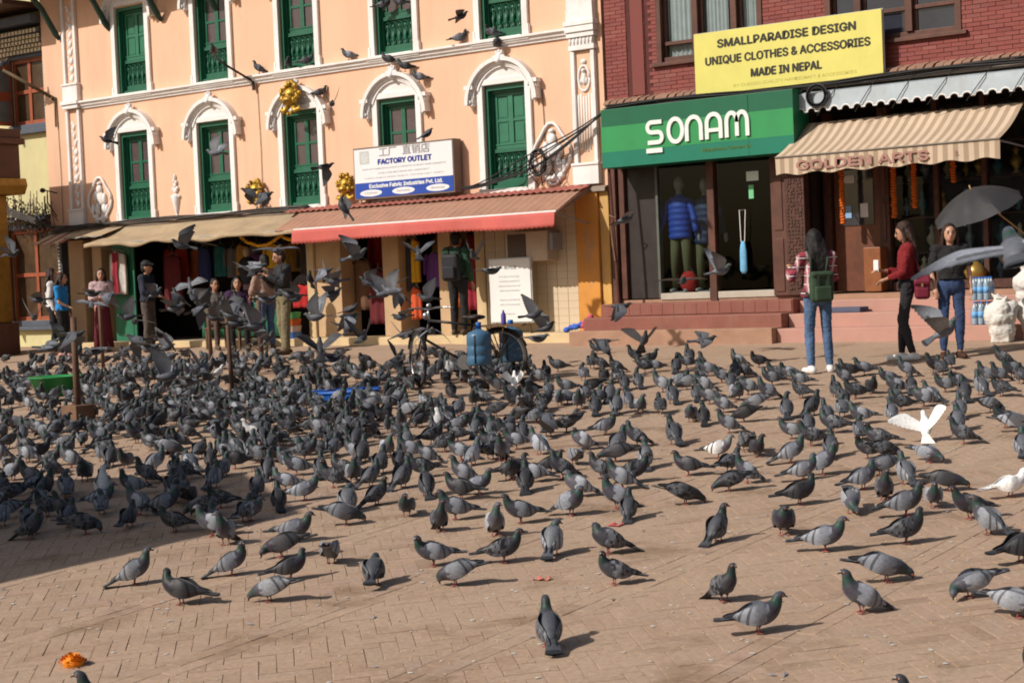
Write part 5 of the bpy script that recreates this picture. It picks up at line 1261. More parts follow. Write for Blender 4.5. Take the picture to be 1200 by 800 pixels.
def person(label, loc, yaw, H, J, wear, hair, skin=SKIN, vs=.013, head_turn=0.0, head_tilt=0.0, female=True, group=None, z=None, holds=None):
    """Figure facing +x before turning by yaw. J overrides joints (unit height 1.65)."""
    k = H/1.65
    x, y = loc; zz = gz(y) if z is None else z
    t = thing('person', label, 'person', (x, y, zz), group, yaw)
    j = dict(head=(.015, 0, 1.535), neck=(-.005, 0, 1.40), chest=(0, 0, 1.22), waist=(0, 0, 1.03), hip=(0, 0, .90),
             shL=(-.01, .165, 1.335), shR=(-.01, -.165, 1.335), elL=(-.03, .215, 1.06), elR=(-.03, -.215, 1.06), wrL=(.05, .225, .84), wrR=(.05, -.225, .84),
             hpL=(0, .085, .88), hpR=(0, -.085, .88), knL=(.02, .09, .48), knR=(.02, -.09, .48), anL=(-.01, .09, .085), anR=(-.01, -.09, .085), toeL=None, toeR=None, haL=None, haR=None)
    j.update(J)
    for s in 'LR':
        if j['toe'+s] is None: a = j['an'+s]; j['toe'+s] = (a[0]+.16, a[1]+(.03 if s == 'L' else -.03), max(.025, a[2]-.06))
        if j['ha'+s] is None:
            w, e = Vector(j['wr'+s]), Vector(j['el'+s]); d = (w-e).normalized(); j['ha'+s] = tuple(w + d*.09)
    P = {q: tuple(c*k for c in v) for q, v in j.items()}
    sw = .92 if female else 1.06
    hv = Vector(P['head']); hr = Euler((0, head_tilt, head_turn))
    R3 = hr.to_matrix()
    def hp(q): return tuple(hv + R3 @ (Vector(q)*k))
    b = MB()
    b.ell(hv, (.092*k, .074*k, .112*k), 16, 12, rot=hr); b.ell(hp((.035, 0, -.055)), (.055*k, .052*k, .055*k), 12, 8, rot=hr)
    cap(b, hp((.088, 0, .01)), hp((.106, 0, -.028)), .009*k, .014*k, 8)
    for s in (-1, 1): b.ell(hp((-.005, s*.078, -.01)), (.018*k, .012*k, .03*k), 8, 6, rot=hr)
    cap(b, lerp(P['neck'], P['chest'], .1), hp((-.015, 0, -.07)), .05*k, .048*k)
    for a, r in (('chest', (.10, .145*sw, .15)), ('waist', (.085, .118*sw, .13)), ('hip', (.105, .155*(1.02 if female else .95), .115))):
        b.ell(P[a], tuple(q*k for q in r), 14, 10)
    cap(b, P['shL'], P['shR'], .055*k, .055*k); cap(b, P['chest'], P['waist'], .085*k, .08*k); cap(b, P['waist'], P['hip'], .085*k, .09*k)
    fat = .88 if female else 1.0
    def arm(mb, s, inf=0.0, upto=2.0):
        cap(mb, P['sh'+s], P['el'+s] if upto >= 1 else lerp(P['sh'+s], P['el'+s], upto), .046*k*fat+inf, (.037*k*fat if upto >= 1 else .042*k)+inf)
        if upto > 1: e, w = P['el'+s], P['wr'+s]; cap(mb, e, lerp(e, w, min(1, upto-1)), .038*k*fat+inf, .025*k*fat+inf)
    def leg(mb, s, inf=0.0, z_end=0.0, flare=0.0):
        cap(mb, P['hp'+s], P['kn'+s], .083*k*fat+inf, .054*k*fat+inf); 
        a, q = P['kn'+s], P['an'+s]; e = lerp(a, q, 1-z_end); m_ = lerp(a, e, .35)
        cap(mb, a, m_, .054*k*fat+inf, .056*k*fat+inf); cap(mb, m_, e, .056*k*fat+inf, .036*k*fat+inf+flare)
    for s in 'LR':
        arm(b, s); leg(b, s)
        w, h = Vector(P['wr'+s]), Vector(P['ha'+s]); d = (h-w).normalized(); side = d.cross(Vector((0, 0, 1)));
        side = side.normalized() if side.length > .2 else Vector((1, 0, 0)); nrm = side.cross(d)
        sgn = 1 if s == 'R' else -1
        palm = w + d*.05*k; b.ell(palm, (.026*k, .026*k, .045*k), 10, 8, rot=d.to_track_quat('Z', 'X').to_euler())
        for fi in range(4):
            o_ = side*(.027 - .018*fi)*k; L = (.07, .08, .075, .058)[fi]*k
            p0 = w + d*.08*k + o_; p1 = p0 + d*L*.55 - nrm*.012*k; p2 = p1 + d*L*.4 - nrm*.022*k
            cap(b, p0, p1, .0095*k, .009*k, 6); cap(b, p1, p2, .009*k, .0075*k, 6)
        p0 = w + d*.035*k + side*sgn*.0 + nrm*.0 + side*.03*k; cap(b, p0, p0 + d*.05*k + side*.022*k - nrm*.01*k, .011*k, .009*k, 6)
        a, to = P['an'+s], P['toe'+s]; hl_ = Vector(a) - (Vector(to)-Vector(a)).normalized()*.04*k; hl_.z = .035*k + (a[2]-.085*k)
        cap(b, hl_, to, .034*k, .027*k); cap(b, a, hl_, .036*k, .034*k)
    voxel(b, 'body', skin, t, vs)
    f = MB()
    for s in (-1, 1): f.ell(hp((.084, s*.030, .004)), (.009*k, .014*k, .009*k), 8, 6)
    f2_ = MB()
    for s in (-1, 1): f2_.box(-.012*k, .0, -.019*k, .019*k, -.004*k, .004*k).xform(Matrix.Identity(4)) if False else f2_.ell(hp((.088, s*.031, .027)), (.007*k, .021*k, .005*k), 8, 5)
    f.build('eye', EYE, t, smooth=True, local=True); f2_.build('eyebrow', HAIRB, t, smooth=True, local=True)
    MB().ell(hp((.091, 0, -.062)), (.008*k, .022*k, .008*k), 8, 6).build('mouth', LIP, t, smooth=True, local=True)
    # hair
    hm = MB()
    hm.ell(hp((-.022, 0, .030)), (.096*k, .087*k, .102*k), 14, 10, rot=hr); hm.ell(hp((-.045, 0, -.01)), (.078*k, .084*k, .10*k), 12, 9, rot=hr)
    hmat, hl2 = hair
    if hl2 > .1:
        n = 9
        for q in range(n):
            a = (q/(n-1)-.5)*2; p0 = Vector(hp((-.05-.035*(1-abs(a)), a*.075, -.02))); p1 = Vector((P['neck'][0] - .085*k, P['neck'][1] + a*.085*k, P['neck'][2]-.02*k)); p2 = Vector((P['chest'][0]-.125*k, P['chest'][1] + a*.10*k, P['neck'][2] - hl2*k*(.9 + .1*sin(q*2.3))))
            cap(hm, p0, p1, .036*k, .034*k, 7); cap(hm, p1, p2, .034*k, .014*k, 7)
        for s in (-1, 1):
            p0 = Vector(hp((.01, s*.08, .03))); p1 = Vector(hp((.005, s*.088, -.08))); p2 = Vector((P['chest'][0]+.06*k, s*.10*k + P['chest'][1], P['neck'][2]-hl2*.6*k))
            cap(hm, p0, p1, .022*k, .024*k, 7); cap(hm, p1, p2, .024*k, .012*k, 7)
    voxel(hm, 'hair', hmat, t, .009 if vs < .012 else .013, 2, .008)
    for it in wear:
        kind, mat = it[0], it[1]; opt = it[2] if len(it) > 2 else {}
        c = MB(); inf = opt.get('inf', .012)*k
        if kind == 'top':
            lo = opt.get('to', .0); bx = opt.get('box', 0.0)
            hemz = P['hip'][2] + (.10 - lo)*k; hb_ = lerp(P['hip'], P['waist'], .5); hb_ = (hb_[0], hb_[1], hemz)
            etube(c, [(hb_, .112*k+inf*(1.2+bx), .160*sw*k+inf*(1.2+bx)), (lerp(P['hip'], P['waist'], .75), .104*k+inf*(1+bx), .142*sw*k+inf*(1+bx)), (P['waist'], .098*k+inf*(1+bx), .130*sw*k+inf*(1+bx)), (lerp(P['waist'], P['chest'], .6), .106*k+inf*(1+.6*bx), .145*sw*k+inf*(1+.6*bx)), (P['chest'], .108*k+inf, .155*sw*k+inf), (lerp(P['chest'], P['neck'], .5), .088*k+inf, .150*sw*k+inf), (lerp(P['chest'], P['neck'], .8), .062*k+inf*.6, .095*k+inf*.6)])
            cap(c, P['shL'], P['shR'], .058*k+inf, .058*k+inf)
            sl = opt.get('sleeve', 1.95)
            for s in 'LR':
                A3, E3, W3 = P['sh'+s], P['el'+s], P['wr'+s]
                if sl <= 1: e_ = lerp(A3, E3, sl); c.tube([lerp(A3, e_, -.12), A3, lerp(A3, e_, .5), e_], [.040*k*fat+inf, .052*k*fat+inf, .047*k*fat+inf*1.15, .046*k*fat+inf*(1.5 if opt.get('loose') else 1.1)], 12)
                else:
                    cap(c, A3, E3, .047*k*fat+inf, .040*k*fat+inf); e_ = lerp(E3, W3, min(1, sl-1)); c.tube([E3, lerp(E3, e_, .5), e_], [.040*k*fat+inf, .036*k*fat+inf, .027*k*fat+inf], 12)
        elif kind == 'pants':
            c.ell(P['hip'], (.108*k+inf, .158*k*(1.02 if female else .96)+inf, .115*k+inf), 14, 10); cap(c, lerp(P['hip'], P['waist'], .5), P['hip'], .088*k+inf, .095*k+inf)
            for s in 'LR': leg(c, s, inf, opt.get('crop', .04), opt.get('flare', 0.0))
            if opt.get('baggy'):
                for s in 'LR': cap(c, P['hp'+s], P['kn'+s], .09*k, .078*k); cap(c, P['kn'+s], lerp(P['kn'+s], P['an'+s], .93), .075*k, .066*k)
        elif kind == 'skirt':
            zt = P['waist'][2]; pr = [(.10*k, zt), (.145*k, P['hip'][2]), (.17*k, .5*k), (.20*k, opt.get('hem', .1)*k)]
            m_ = MB(); n = 26; vs_ = []
            for i in range(len(pr)):
                for q in range(n): a = 2*pi*q/n; r = pr[i][0]*(1 + .05*sin(a*7)*i/3); vs_.append((P['hip'][0] + r*cos(a)*.85, P['hip'][1] + r*sin(a), pr[i][1]))
            m_.add(vs_, [(i*n+q, i*n+(q+1) % n, (i+1)*n+(q+1) % n, (i+1)*n+q) for i in range(len(pr)-1) for q in range(n)] + [tuple(range(n)), tuple(range((len(pr)-1)*n, len(pr)*n))])
            m_.build('skirt', mat, t, smooth=True, local=True); continue
        elif kind == 'shoes':
            for s in 'LR':
                a, to = Vector(P['an'+s]), Vector(P['toe'+s]); d = (to-a); d.z = 0; d.normalize(); hl_ = a - d*.05*k; hl_.z = .04*k + (a.z-.085*k)
                cap(c, hl_, to + Vector((0, 0, .008*k)), .043*k, .036*k); cap(c, a - Vector((0, 0, .02*k)), hl_, .045*k, .043*k)
                c.box(-.07*k, .165*k, -.042*k, .042*k, 0, .025*k) if False else None
        elif kind == 'cap':
            m_ = MB(); m_.ell(hp((-.012, 0, .055)), (.104*k, .095*k, .075*k), 14, 8); cap(m_, hp((.08, -.03, .05)), hp((.08, .03, .05)), .03*k, .03*k); cap(m_, hp((.13, -.02, .045)), hp((.13, .02, .045)), .02*k, .02*k)
            voxel(m_, 'cap', mat, t, .011, 2); continue
        elif kind == 'shawl':
            c.ell(lerp(P['chest'], P['neck'], .3), (.15*k, .215*k, .16*k), 16, 10); c.ell(P['chest'], (.155*k, .20*k, .24*k), 16, 10)
        voxel(c, {'top': 'shirt', 'pants': 'trousers', 'shoes': 'shoes', 'shawl': 'shawl'}[kind], mat, t, vs if kind != 'shoes' else .011, 3, {'top': .013, 'pants': .010, 'shawl': .014}.get(kind, 0.0))
    return t, P, k
def hand_world(t, P, s): return Matrix.Translation(t.location) @ Matrix.Rotation(t.rotation_euler.z, 4, 'Z') @ Vector(P[s])
def yawdeg(scr): return rad({'R': 37, 'A': 127, 'L': 217, 'T': 307}[scr])
WSH = M('white_shoe', (.72, .71, .70), .6, .05)
# woman in the plaid shirt, seen from behind
tp, Pp, kp = person('woman in red plaid shirt and jeans carrying a green backpack', (-9.10, -4.28), yawdeg('A') + rad(8), 1.66,
    dict(elR=(.10, -.24, 1.10), wrR=(.26, -.13, 1.24), elL=(.02, .30, 1.12), wrL=(.20, .26, 1.22), head=(.03, .01, 1.54), anL=(-.02, .115, .085), anR=(-.01, -.115, .085), knL=(.03, .105, .48), knR=(.02, -.10, .48)),
    [('top', plaid('plaid_flannel'), dict(to=.11, inf=.020, sleeve=1.9, box=1.2)), ('pants', denim('blue_denim', (.075, .13, .24)), dict(crop=.06)), ('shoes', WSH)], (HAIRB, .34), vs=.010, head_turn=-.1, head_tilt=.15)
def backpack(t_world, label):
    # placed behind the wearer: local frame of the wearer
    B = thing('backpack', label, 'bag', tp.location[:], None, tp.rotation_euler.z)
    GBK = M('green_canvas', (.035, .062, .035), .85, .2, 8, .3, 60); STR = M('pack_strap', (.03, .045, .028), .8, .2)
    def rb_(m_, c, r, e=.35):
        m_.box(c[0]-r[0], c[0]+r[0], c[1]-r[1], c[1]+r[1], c[2]-r[2], c[2]+r[2])
    q = MB(); rb_(q, (-.235, .03, 1.00), (.07, .135, .17)); o = q.build('main_pouch', GBK, B, local=True, bevel=.045)
    q = MB(); rb_(q, (-.315, .03, .93), (.025, .10, .085)); q.build('front_pocket', GBK, B, local=True, bevel=.02)
    q = MB(); rb_(q, (-.27, .03, 1.15), (.06, .13, .035)); q.build('top_flap', GBK, B, local=True, bevel=.03)
    for s in (-1, 1): q = MB(); rb_(q, (-.32, .03+s*.06, 1.05), (.008, .014, .10)); q.build('buckle_strap', STR, B, local=True)
    for s in (-1, 1):
        MB().tube([(-.16, .03+s*.085, 1.16), (-.135, s*.105+.01, 1.33), (-.03, s*.11, 1.415), (.09, s*.105, 1.33), (.125, s*.12, 1.18), (.03, s*.165, 1.0), (-.15, s*.12+.03, .90)], .016, 6, flat=1.0).build('shoulder_strap', STR, B, smooth=True, local=True)
backpack(tp, 'dark green canvas backpack on the plaid shirted woman')
# woman in red with a phone, in profile facing left
tr_, Pr, kr = person('woman in dark red top and black jeans looking at her phone', (-8.49, -3.12), yawdeg('L') + rad(-12), 1.66,
    dict(elR=(.05, -.20, 1.06), wrR=(.28, -.10, 1.08), elL=(.06, .20, 1.05), wrL=(.25, .12, .98), knL=(.08, .07, .49), anL=(-.03, .07, .085), knR=(.06, -.07, .48), anR=(.10, -.06, .085), head=(.03, 0, 1.53)),
    [('top', M('dark_red_knit', (.19, .012, .016), .9, .15, 10, .3, 90), dict(to=.03, inf=.014, sleeve=1.85)), ('pants', denim('black_denim', (.022, .021, .026)), dict(crop=.08)), ('shoes', WSH)], (HAIRBR, .42), vs=.010, head_tilt=.25)
hw = hand_world(tr_, Pr, 'haR')
ph = thing('phone', 'white phone held by the woman in the red top', 'phone', hw[:], None, tr_.rotation_euler.z + rad(48))
MB().box(-.006, .006, -.04, .04, -.02, .125).build('case', WSH, ph, local=True, bevel=.006); MB().box(-.0085, -.0065, -.032, .032, .0, .105).build('screen', EYE, ph, local=True)
hb = thing('handbag', 'small maroon handbag on the hip of the woman in red', 'bag', tr_.location[:], None, tr_.rotation_euler.z)
CHR0 = M('buckle_brass', (.5, .38, .15), .3, .1, metal=.7)
MRN = M('maroon_leather', (.15, .010, .028), .65, .15, 8, .1, 60)
MB().box(-.25, -.07, .13, .24, .73, .99).build('bag_body', MRN, hb, local=True, bevel=.04); MB().box(-.235, -.085, .2405, .275, .75, .87).build('front_pocket', MRN, hb, local=True, bevel=.018)
MB().prism([(.125, .90), (.255, .895), (.262, .94), (.22, 1.01), (.14, 1.015)], 'x', -.255, -.065).build('flap', MRN, hb, local=True, bevel=.02); MB().box(-.17, -.15, .262, .272, .88, .92).build('buckle', CHR0, hb, local=True)
MB().tube([(-.16, .15, 1.0), (-.10, .13, 1.2), (-.02, .10, 1.40), (.06, -.02, 1.38), (.08, -.12, 1.2)], .009, 6).build('strap', MRN, hb, smooth=True, local=True)
# woman in the black top under the umbrella, facing the camera
tu, Pu, ku = person('woman in black T-shirt and blue jeans standing under the umbrella', (-8.02, -2.95), yawdeg('T') + rad(-6), 1.60,
    dict(elR=(.0, -.235, 1.08), wrR=(.11, -.205, .88), elL=(-.01, .225, 1.07), wrL=(.03, .235, .86), anL=(-.01, .085, .085), anR=(.05, -.12, .085), knR=(.06, -.11, .48), head=(.02, .0, 1.53)),
    [('top', M('black_jersey', (.016, .015, .016), .9, .2, 8, .2, 60), dict(to=.03, inf=.017, sleeve=.80, loose=True, box=.9)), ('pants', denim('dark_denim', (.030, .055, .13)), dict(crop=.10)), ('shoes', M('brown_sandal', (.06, .025, .015), .7, .2), {})], (HAIRBR, .40), skin=SKIN2, vs=.010)
# seller crouched behind the sacks, mostly hidden
ts, Ps, ks = person('seller in maroon seated beside the white sacks under the umbrella', (-7.50, -1.08), yawdeg('T') + rad(-8), 1.6,
    dict(head=(.06, 0, 1.17), neck=(.03, 0, 1.04), chest=(.02, 0, .87), waist=(-.02, 0, .68), hip=(-.03, 0, .50), shL=(.02, .165, .98), shR=(.02, -.165, .98), elL=(.10, .26, .76), elR=(.12, -.22, .80), wrL=(.30, .2, .66), wrR=(.30, -.02, 1.0), hpL=(0, .09, .48), hpR=(0, -.09, .48), knL=(.38, .16, .50), knR=(.38, -.14, .50), anL=(.34, .15, .085), anR=(.34, -.13, .085)),
    [('top', M('maroon_wool', (.10, .014, .02), .9, .15), dict(to=.05, inf=.02)), ('pants', M('dark_brown_cloth', (.05, .03, .025), .9, .15), {}), ('shoes', MATS['brown_sandal'])], (HAIRB, .2))
st_ = thing('stool', 'low wooden stool under the seated seller', 'stool', (-7.50, -1.08, gz(-1.08)), None, ts.rotation_euler.z)
MB().box(-.2, .14, -.18, .18, .33, .37).build('seat', STK, st_, local=True, bevel=.01)
for a in (-1, 1):
    for c in (-1, 1): MB().box(-.03+a*.14-.02, -.03+a*.14+.02, c*.14-.02, c*.14+.02, 0, .329).build('leg', STK, st_, local=True)
# black umbrella, tilted towards the left
UMB = M('black_umbrella_cloth', (.030, .030, .032), .6, .15, 4, .05, 30, spec=.4)
hu = hand_world(ts, Ps, 'haR')
ub = thing('umbrella', 'open black umbrella tilted over the women beside the sacks', 'umbrella', hu[:])
top = Vector((-7.98, -2.35, 1.84)); ax = (top - hu).normalized()
qt = ax.to_track_quat('Z', 'X'); Mx = Matrix.Translation(top) @ (Matrix.Rotation(rad(-4), 4, 'Z') @ qt.to_matrix().to_4x4())
tl_ = Matrix.Translation(top) @ Matrix.Rotation(rad(-21), 4, Fh) @ Matrix.Rotation(rad(10), 4, Rh)
cn = MB(); NR = 8; RU = .56; HT = .27
vs_ = []; rings = 6; seg = 4
for i in range(rings+1):
    v = i/rings
    for q in range(NR*seg):
        a = 2*pi*q/(NR*seg); fr_ = abs(((q % seg)/seg)-.5)*2; r = RU*v*(1 - .07*(1-fr_)*v); zz_ = -HT*(v**1.8) + .035*(1-fr_)*v*0 - .02*(1-fr_)*v
        vs_.append((r*cos(a), r*sin(a), zz_))
n = NR*seg
cn.add(vs_, [(i*n+q, i*n+(q+1) % n, (i+1)*n+(q+1) % n, (i+1)*n+q) for i in range(rings) for q in range(n)]); 
cn.add([(p[0]*.995, p[1]*.995, p[2]-.004) for p in vs_], [(i*n+q, (i+1)*n+q, (i+1)*n+(q+1) % n, i*n+(q+1) % n) for i in range(rings) for q in range(n)])
cn.xform(tl_).build('canopy', UMB, ub, autosm=rad(24))
for q in range(NR):
    a = 2*pi*q/NR; MB().tube([tl_ @ Vector((RU*v*cos(a), RU*v*sin(a), -HT*(v**1.8)-.012)) for v in (0, .2, .4, .6, .8, 1.0)], .005, 5).build('rib', PIPE, ub)
MB().tube([tl_ @ Vector((0, 0, .05)), tl_ @ Vector((0, 0, -.05)), hu], .009, 6).build('shaft', M('bamboo_stick', (.42, .26, .09), .5, .2), ub, smooth=True)

# people in front of the left shops
JK = M('black_jacket', (.016, .016, .02), .7, .2, 8, .2, 60); KH2 = M('khaki_cargo', (.20, .165, .095), .9, .15, 6, .25, 60, stain=(.12, .10, .06), stain_amt=.5); BOOT = M('brown_boot', (.09, .06, .04), .8, .2)
tm_, Pm, km = person('man in black jacket and khaki cargo trousers holding a camera', (-20.20, -1.78), yawdeg('L') + rad(28), 1.76,
    dict(elL=(.10, .24, 1.12), wrL=(.30, .10, 1.24), elR=(.08, -.24, 1.10), wrR=(.30, -.09, 1.26), head=(.05, 0, 1.53), anL=(.05, .13, .085), anR=(-.06, -.12, .085)),
    [('top', JK, dict(to=.07, inf=.028)), ('pants', KH2, dict(baggy=True)), ('shoes', BOOT)], (HAIRB, 0), female=False, head_tilt=.18)
hc = hand_world(tm_, Pm, 'haR'); hc2 = hand_world(tm_, Pm, 'haL'); cc = (hc+hc2)/2
cm = thing('camera_body', 'black camera in the hands of the man in khaki trousers', 'camera', cc[:], None, tm_.rotation_euler.z)
MB().box(-.03, .035, -.07, .07, -.045, .045).box(-.02, .03, -.03, .03, .0451, .07).build('housing', JK, cm, local=True, bevel=.008); MB().lathe([(.04, .036), (.042, .12), (.034, .13)], (0, 0, 0), 14, axis='x').build('lens', JK, cm, local=True, smooth=True)
person('man in navy jacket and black cap standing at the left shop', (-24.25, -1.2), yawdeg('R') + rad(-15), 1.68,
    dict(elR=(.05, -.23, 1.08), wrR=(.24, -.12, 1.02), elL=(.05, .23, 1.07), wrL=(.24, .1, 1.0)), [('top', M('navy_jacket', (.022, .028, .045), .85, .2), dict(to=.08, inf=.024)), ('pants', M('grey_brown_trouser', (.09, .07, .06), .9, .15), dict(baggy=True)), ('shoes', BOOT), ('cap', JK)], (HAIRB, 0), female=False, vs=.015)
person('woman in a long maroon dress and pale pink shawl', (-25.72, -1.05), yawdeg('T') + rad(15), 1.58, dict(elR=(.05, -.22, 1.07), wrR=(.22, -.06, 1.08), elL=(.05, .22, 1.07), wrL=(.2, .08, 1.0)),
    [('top', M('pale_pink_cotton', (.52, .36, .37), .9, .12, 8, .2, 60), dict(to=.05, inf=.02)), ('skirt', M('maroon_skirt', (.14, .018, .03), .9, .2), dict(hem=.08)), ('shoes', BOOT)], (HAIRBR, .25), skin=SKIN2, vs=.015)
person('woman in bright blue top with white sleeves by the left corner', (-25.9, -1.85), yawdeg('R') + rad(-10), 1.58, dict(elR=(.04, -.22, 1.07), wrR=(.2, -.14, .98), head=(.03, 0, 1.53)),
    [('top', M('bright_blue_cotton', (.015, .20, .50), .85, .1, 6, .2, 60), dict(to=.10, inf=.02, sleeve=.8)), ('pants', M('black_trouser', (.018, .018, .02), .9, .2), {}), ('shoes', M('pink_shoe', (.5, .25, .22), .7, .1))], (HAIRBR, .25), skin=SKIN2, vs=.015)
person('woman in white blouse half hidden behind the blue top', (-26.55, -1.55), yawdeg('R') + rad(10), 1.66, {}, [('top', M('white_blouse', (.62, .60, .60), .85, .08), dict(to=.08, inf=.018)), ('pants', MATS['black_trouser'], {}), ('shoes', BOOT)], (HAIRBR, .2), skin=SKIN2, vs=.016)
person('person in dusty pink jacket at the extreme left edge', (-28.62, -1.35), yawdeg('R') + rad(5), 1.35, {}, [('top', M('dusty_pink_jacket', (.42, .22, .20), .85, .12), dict(to=.08, inf=.024)), ('pants', MATS['black_trouser'], {}), ('shoes', BOOT)], (HAIRB, 0), female=False, vs=.016)
SIT = dict(head=(.05, 0, 1.20), neck=(.02, 0, 1.06), chest=(.01, 0, .89), waist=(-.02, 0, .70), hip=(-.03, 0, .52), shL=(.01, .165, 1.0), shR=(.01, -.165, 1.0), elL=(.08, .23, .78), elR=(.08, -.23, .78), wrL=(.28, .14, .72), wrR=(.28, -.14, .72), hpL=(0, .09, .5), hpR=(0, -.09, .5), knL=(.40, .13, .52), knR=(.40, -.13, .52), anL=(.38, .12, .085), anR=(.38, -.12, .085))
person('seated woman in black and purple beside the stall table', (-22.15, -.95), yawdeg('T') + rad(10), 1.62, SIT, [('top', M('black_purple_wool', (.04, .015, .05), .9, .3), dict(to=.05, inf=.02)), ('pants', MATS['black_trouser'], {}), ('shoes', BOOT)], (HAIRB, .2), skin=SKIN2, vs=.016)
person('seated woman in grey shawl at the end of the stall table', (-22.85, -.85), yawdeg('T') + rad(30), 1.6, SIT, [('top', M('grey_wool', (.18, .16, .15), .9, .2), dict(to=.05, inf=.02)), ('pants', M('brown_trouser', (.09, .06, .05), .9, .2), {}), ('shoes', BOOT)], (HAIRB, .1), vs=.016)
person('man in beige jacket and blue jeans standing left of the camera man', (-21.35, -1.05), yawdeg('A') + rad(40), 1.66, dict(elL=(.02, .24, 1.07), wrL=(.16, .2, .95)), [('top', M('beige_jacket', (.33, .22, .17), .9, .15), dict(to=.08, inf=.022)), ('pants', denim('mid_denim', (.06, .10, .20)), {}), ('shoes', BOOT)], (HAIRB, 0), female=False, vs=.015)
for (sx_, sy_, lb_) in ((-22.15, -.95, 'plain stool under the woman in purple'), (-22.85, -.85, 'plain stool under the woman in the grey shawl')):
    s_ = thing('stool', lb_, 'stool', (sx_, sy_, gz(sy_)))
    MB().box(-.16, .16, -.16, .16, .36, .40).build('seat', STK, s_, local=True, bevel=.01)
    for a in (-1, 1):
        for c in (-1, 1): MB().box(a*.12-.02, a*.12+.02, c*.12-.02, c*.12+.02, 0, .359).build('leg', STK, s_, local=True)
tb_, Pb, kb = person('man in green jacket with black backpack standing behind the bicycle', (-17.42, -.58), yawdeg('A') + rad(-25), 1.68, dict(elL=(.06, .22, 1.07), wrL=(.24, .12, 1.02)), [('top', M('bottle_green_jacket', (.022, .06, .035), .9, .2), dict(to=.08, inf=.024)), ('pants', MATS['black_trouser'], {}), ('shoes', BOOT)], (HAIRB, 0), female=False, vs=.015, z=.115)
bk2 = thing('backpack', 'black backpack worn by the man behind the bicycle', 'bag', tb_.location[:], None, tb_.rotation_euler.z)
MB().box(-.30, -.14, -.15, .15, .88, 1.32).build('main_pouch', JK, bk2, local=True, bevel=.05); MB().box(-.35, -.301, -.11, .11, .92, 1.12).build('front_pocket', JK, bk2, local=True, bevel=.02)
for s in (-1, 1): MB().tube([(-.15, s*.09, 1.30), (-.04, s*.11, 1.44), (.10, s*.11, 1.34), (.13, s*.13, 1.15), (-.13, s*.14, .95)], .015, 6).build('shoulder_strap', JK, bk2, smooth=True, local=True)
ck = thing('mannequin', 'headless dress form in dark shawl and pink kurta in the left shop', 'mannequin', (-24.1, .25, .06))
MB().lathe([(.03, .0), (.03, .8)], (-24.1+1.0, .25, .06), 8).xform(Matrix.Translation((-.0, 0, 0))).build('stand', PIPE, ck)
b = MB(); b.ell((-23.1, .25, 1.42), (.22, .14, .20), 14, 10); b.ell((-23.1, .25, 1.18), (.19, .13, .25), 14, 10); voxel_o = b.build('dark_shawl', JK, ck, smooth=True)
MB().lathe([(.17, 1.1), (.20, .9), (.25, .55), (.0, .54)], (-23.1, .25, 0), 20).build('kurta', M('pink_grey_kurta', (.30, .17, .19), .9, .2), ck, smooth=True); MB().ell((-23.1, .25, 1.70), (.07, .08, .11), 12, 8).build('head', M('mannequin_cream', (.5, .40, .28), .6, .1), ck, smooth=True)

# ------------------------------------------------------------------ bicycle with two water jars
BIK = M('black_bike_paint', (.02, .018, .018), .4, .3, 6, .05, 30); TYR = M('tyre_rubber', (.035, .03, .028), .8, .2, 9, .2, 60, stain=(.16, .12, .08), stain_amt=.4); CHR = M('worn_chrome', (.42, .42, .42), .25, .2, 8, .05, 30, metal=.8); SDL = M('saddle_leather', (.03, .022, .018), .5, .2)
F0 = Vector((-14.0, -5.72, 0)); R0 = Vector((-13.02, -5.28, 0)); d_ = (R0-F0).normalized(); zb_ = gz(-5.5)
bike = thing('bicycle', 'old black roadster bicycle parked among the pigeons carrying water jars', 'bicycle', ((F0+R0)/2 + Vector((0, 0, zb_)))[:], None, math.atan2(d_.y, d_.x))
wb_ = (R0-F0).length; hx = wb_/2; wr_ = .335
def wheel(cx, turn=0.0):
    w = MB(); n = 36; w.tube([(wr_*cos(2*pi*q/n), 0, wr_*sin(2*pi*q/n)) for q in range(n+1)], .021, 8, cap=False)
    Mt = Matrix.Translation((cx, 0, wr_+.02)) @ Matrix.Rotation(turn, 4, 'Z')
    o = w.xform(Mt).build('wheel', TYR, bike, smooth=True, local=True)
    r = MB(); r.tube([((wr_-.028)*cos(2*pi*q/n), 0, (wr_-.028)*sin(2*pi*q/n)) for q in range(n+1)], .012, 6, cap=False).xform(Mt).build('rim', CHR, o, smooth=True, local=True)
    s = MB()
    for q in range(18):
        a = 2*pi*q/18; s.tube([(.02*cos(a+1), .02*(-1)**q, .02*sin(a+1)), ((wr_-.03)*cos(a), 0, (wr_-.03)*sin(a))], .002, 3)
    s.lathe([(.02, -.04), (.02, .04)], (0, 0, 0), 8, axis='y'); s.xform(Mt).build('spokes', CHR, o, local=True)
    g_ = MB()
    pts = [((wr_+.03)*cos(t), 0, (wr_+.03)*sin(t)) for t in [rad(20 + 140*q/14) for q in range(15)]]
    g_.tube(pts, .032, 8, flat=.35).xform(Mt).build('mudguard', BIK, o, smooth=True, local=True)
    return o
TURN = rad(-58)
wheel(-hx, TURN); wheel(hx)
za = wr_+.02; bbp = (.08, 0, .30); seat = (.24, 0, .80); headt = (-hx+.17, 0, .84); headb = (-hx+.11, 0, .60)
fr_ = MB()
for a, b_ in ((headt, (.225, 0, .76)), (headb, bbp), (seat, bbp), (headt, headb)): fr_.tube([a, b_], .017, 8)
for s in (-1, 1):
    fr_.tube([bbp, (hx, s*.06, za)], .011, 6); fr_.tube([(.225, s*.02, .74), (hx, s*.06, za)], .010, 6)
fr_.build('frame', BIK, bike, smooth=True, local=True)
fk = MB()
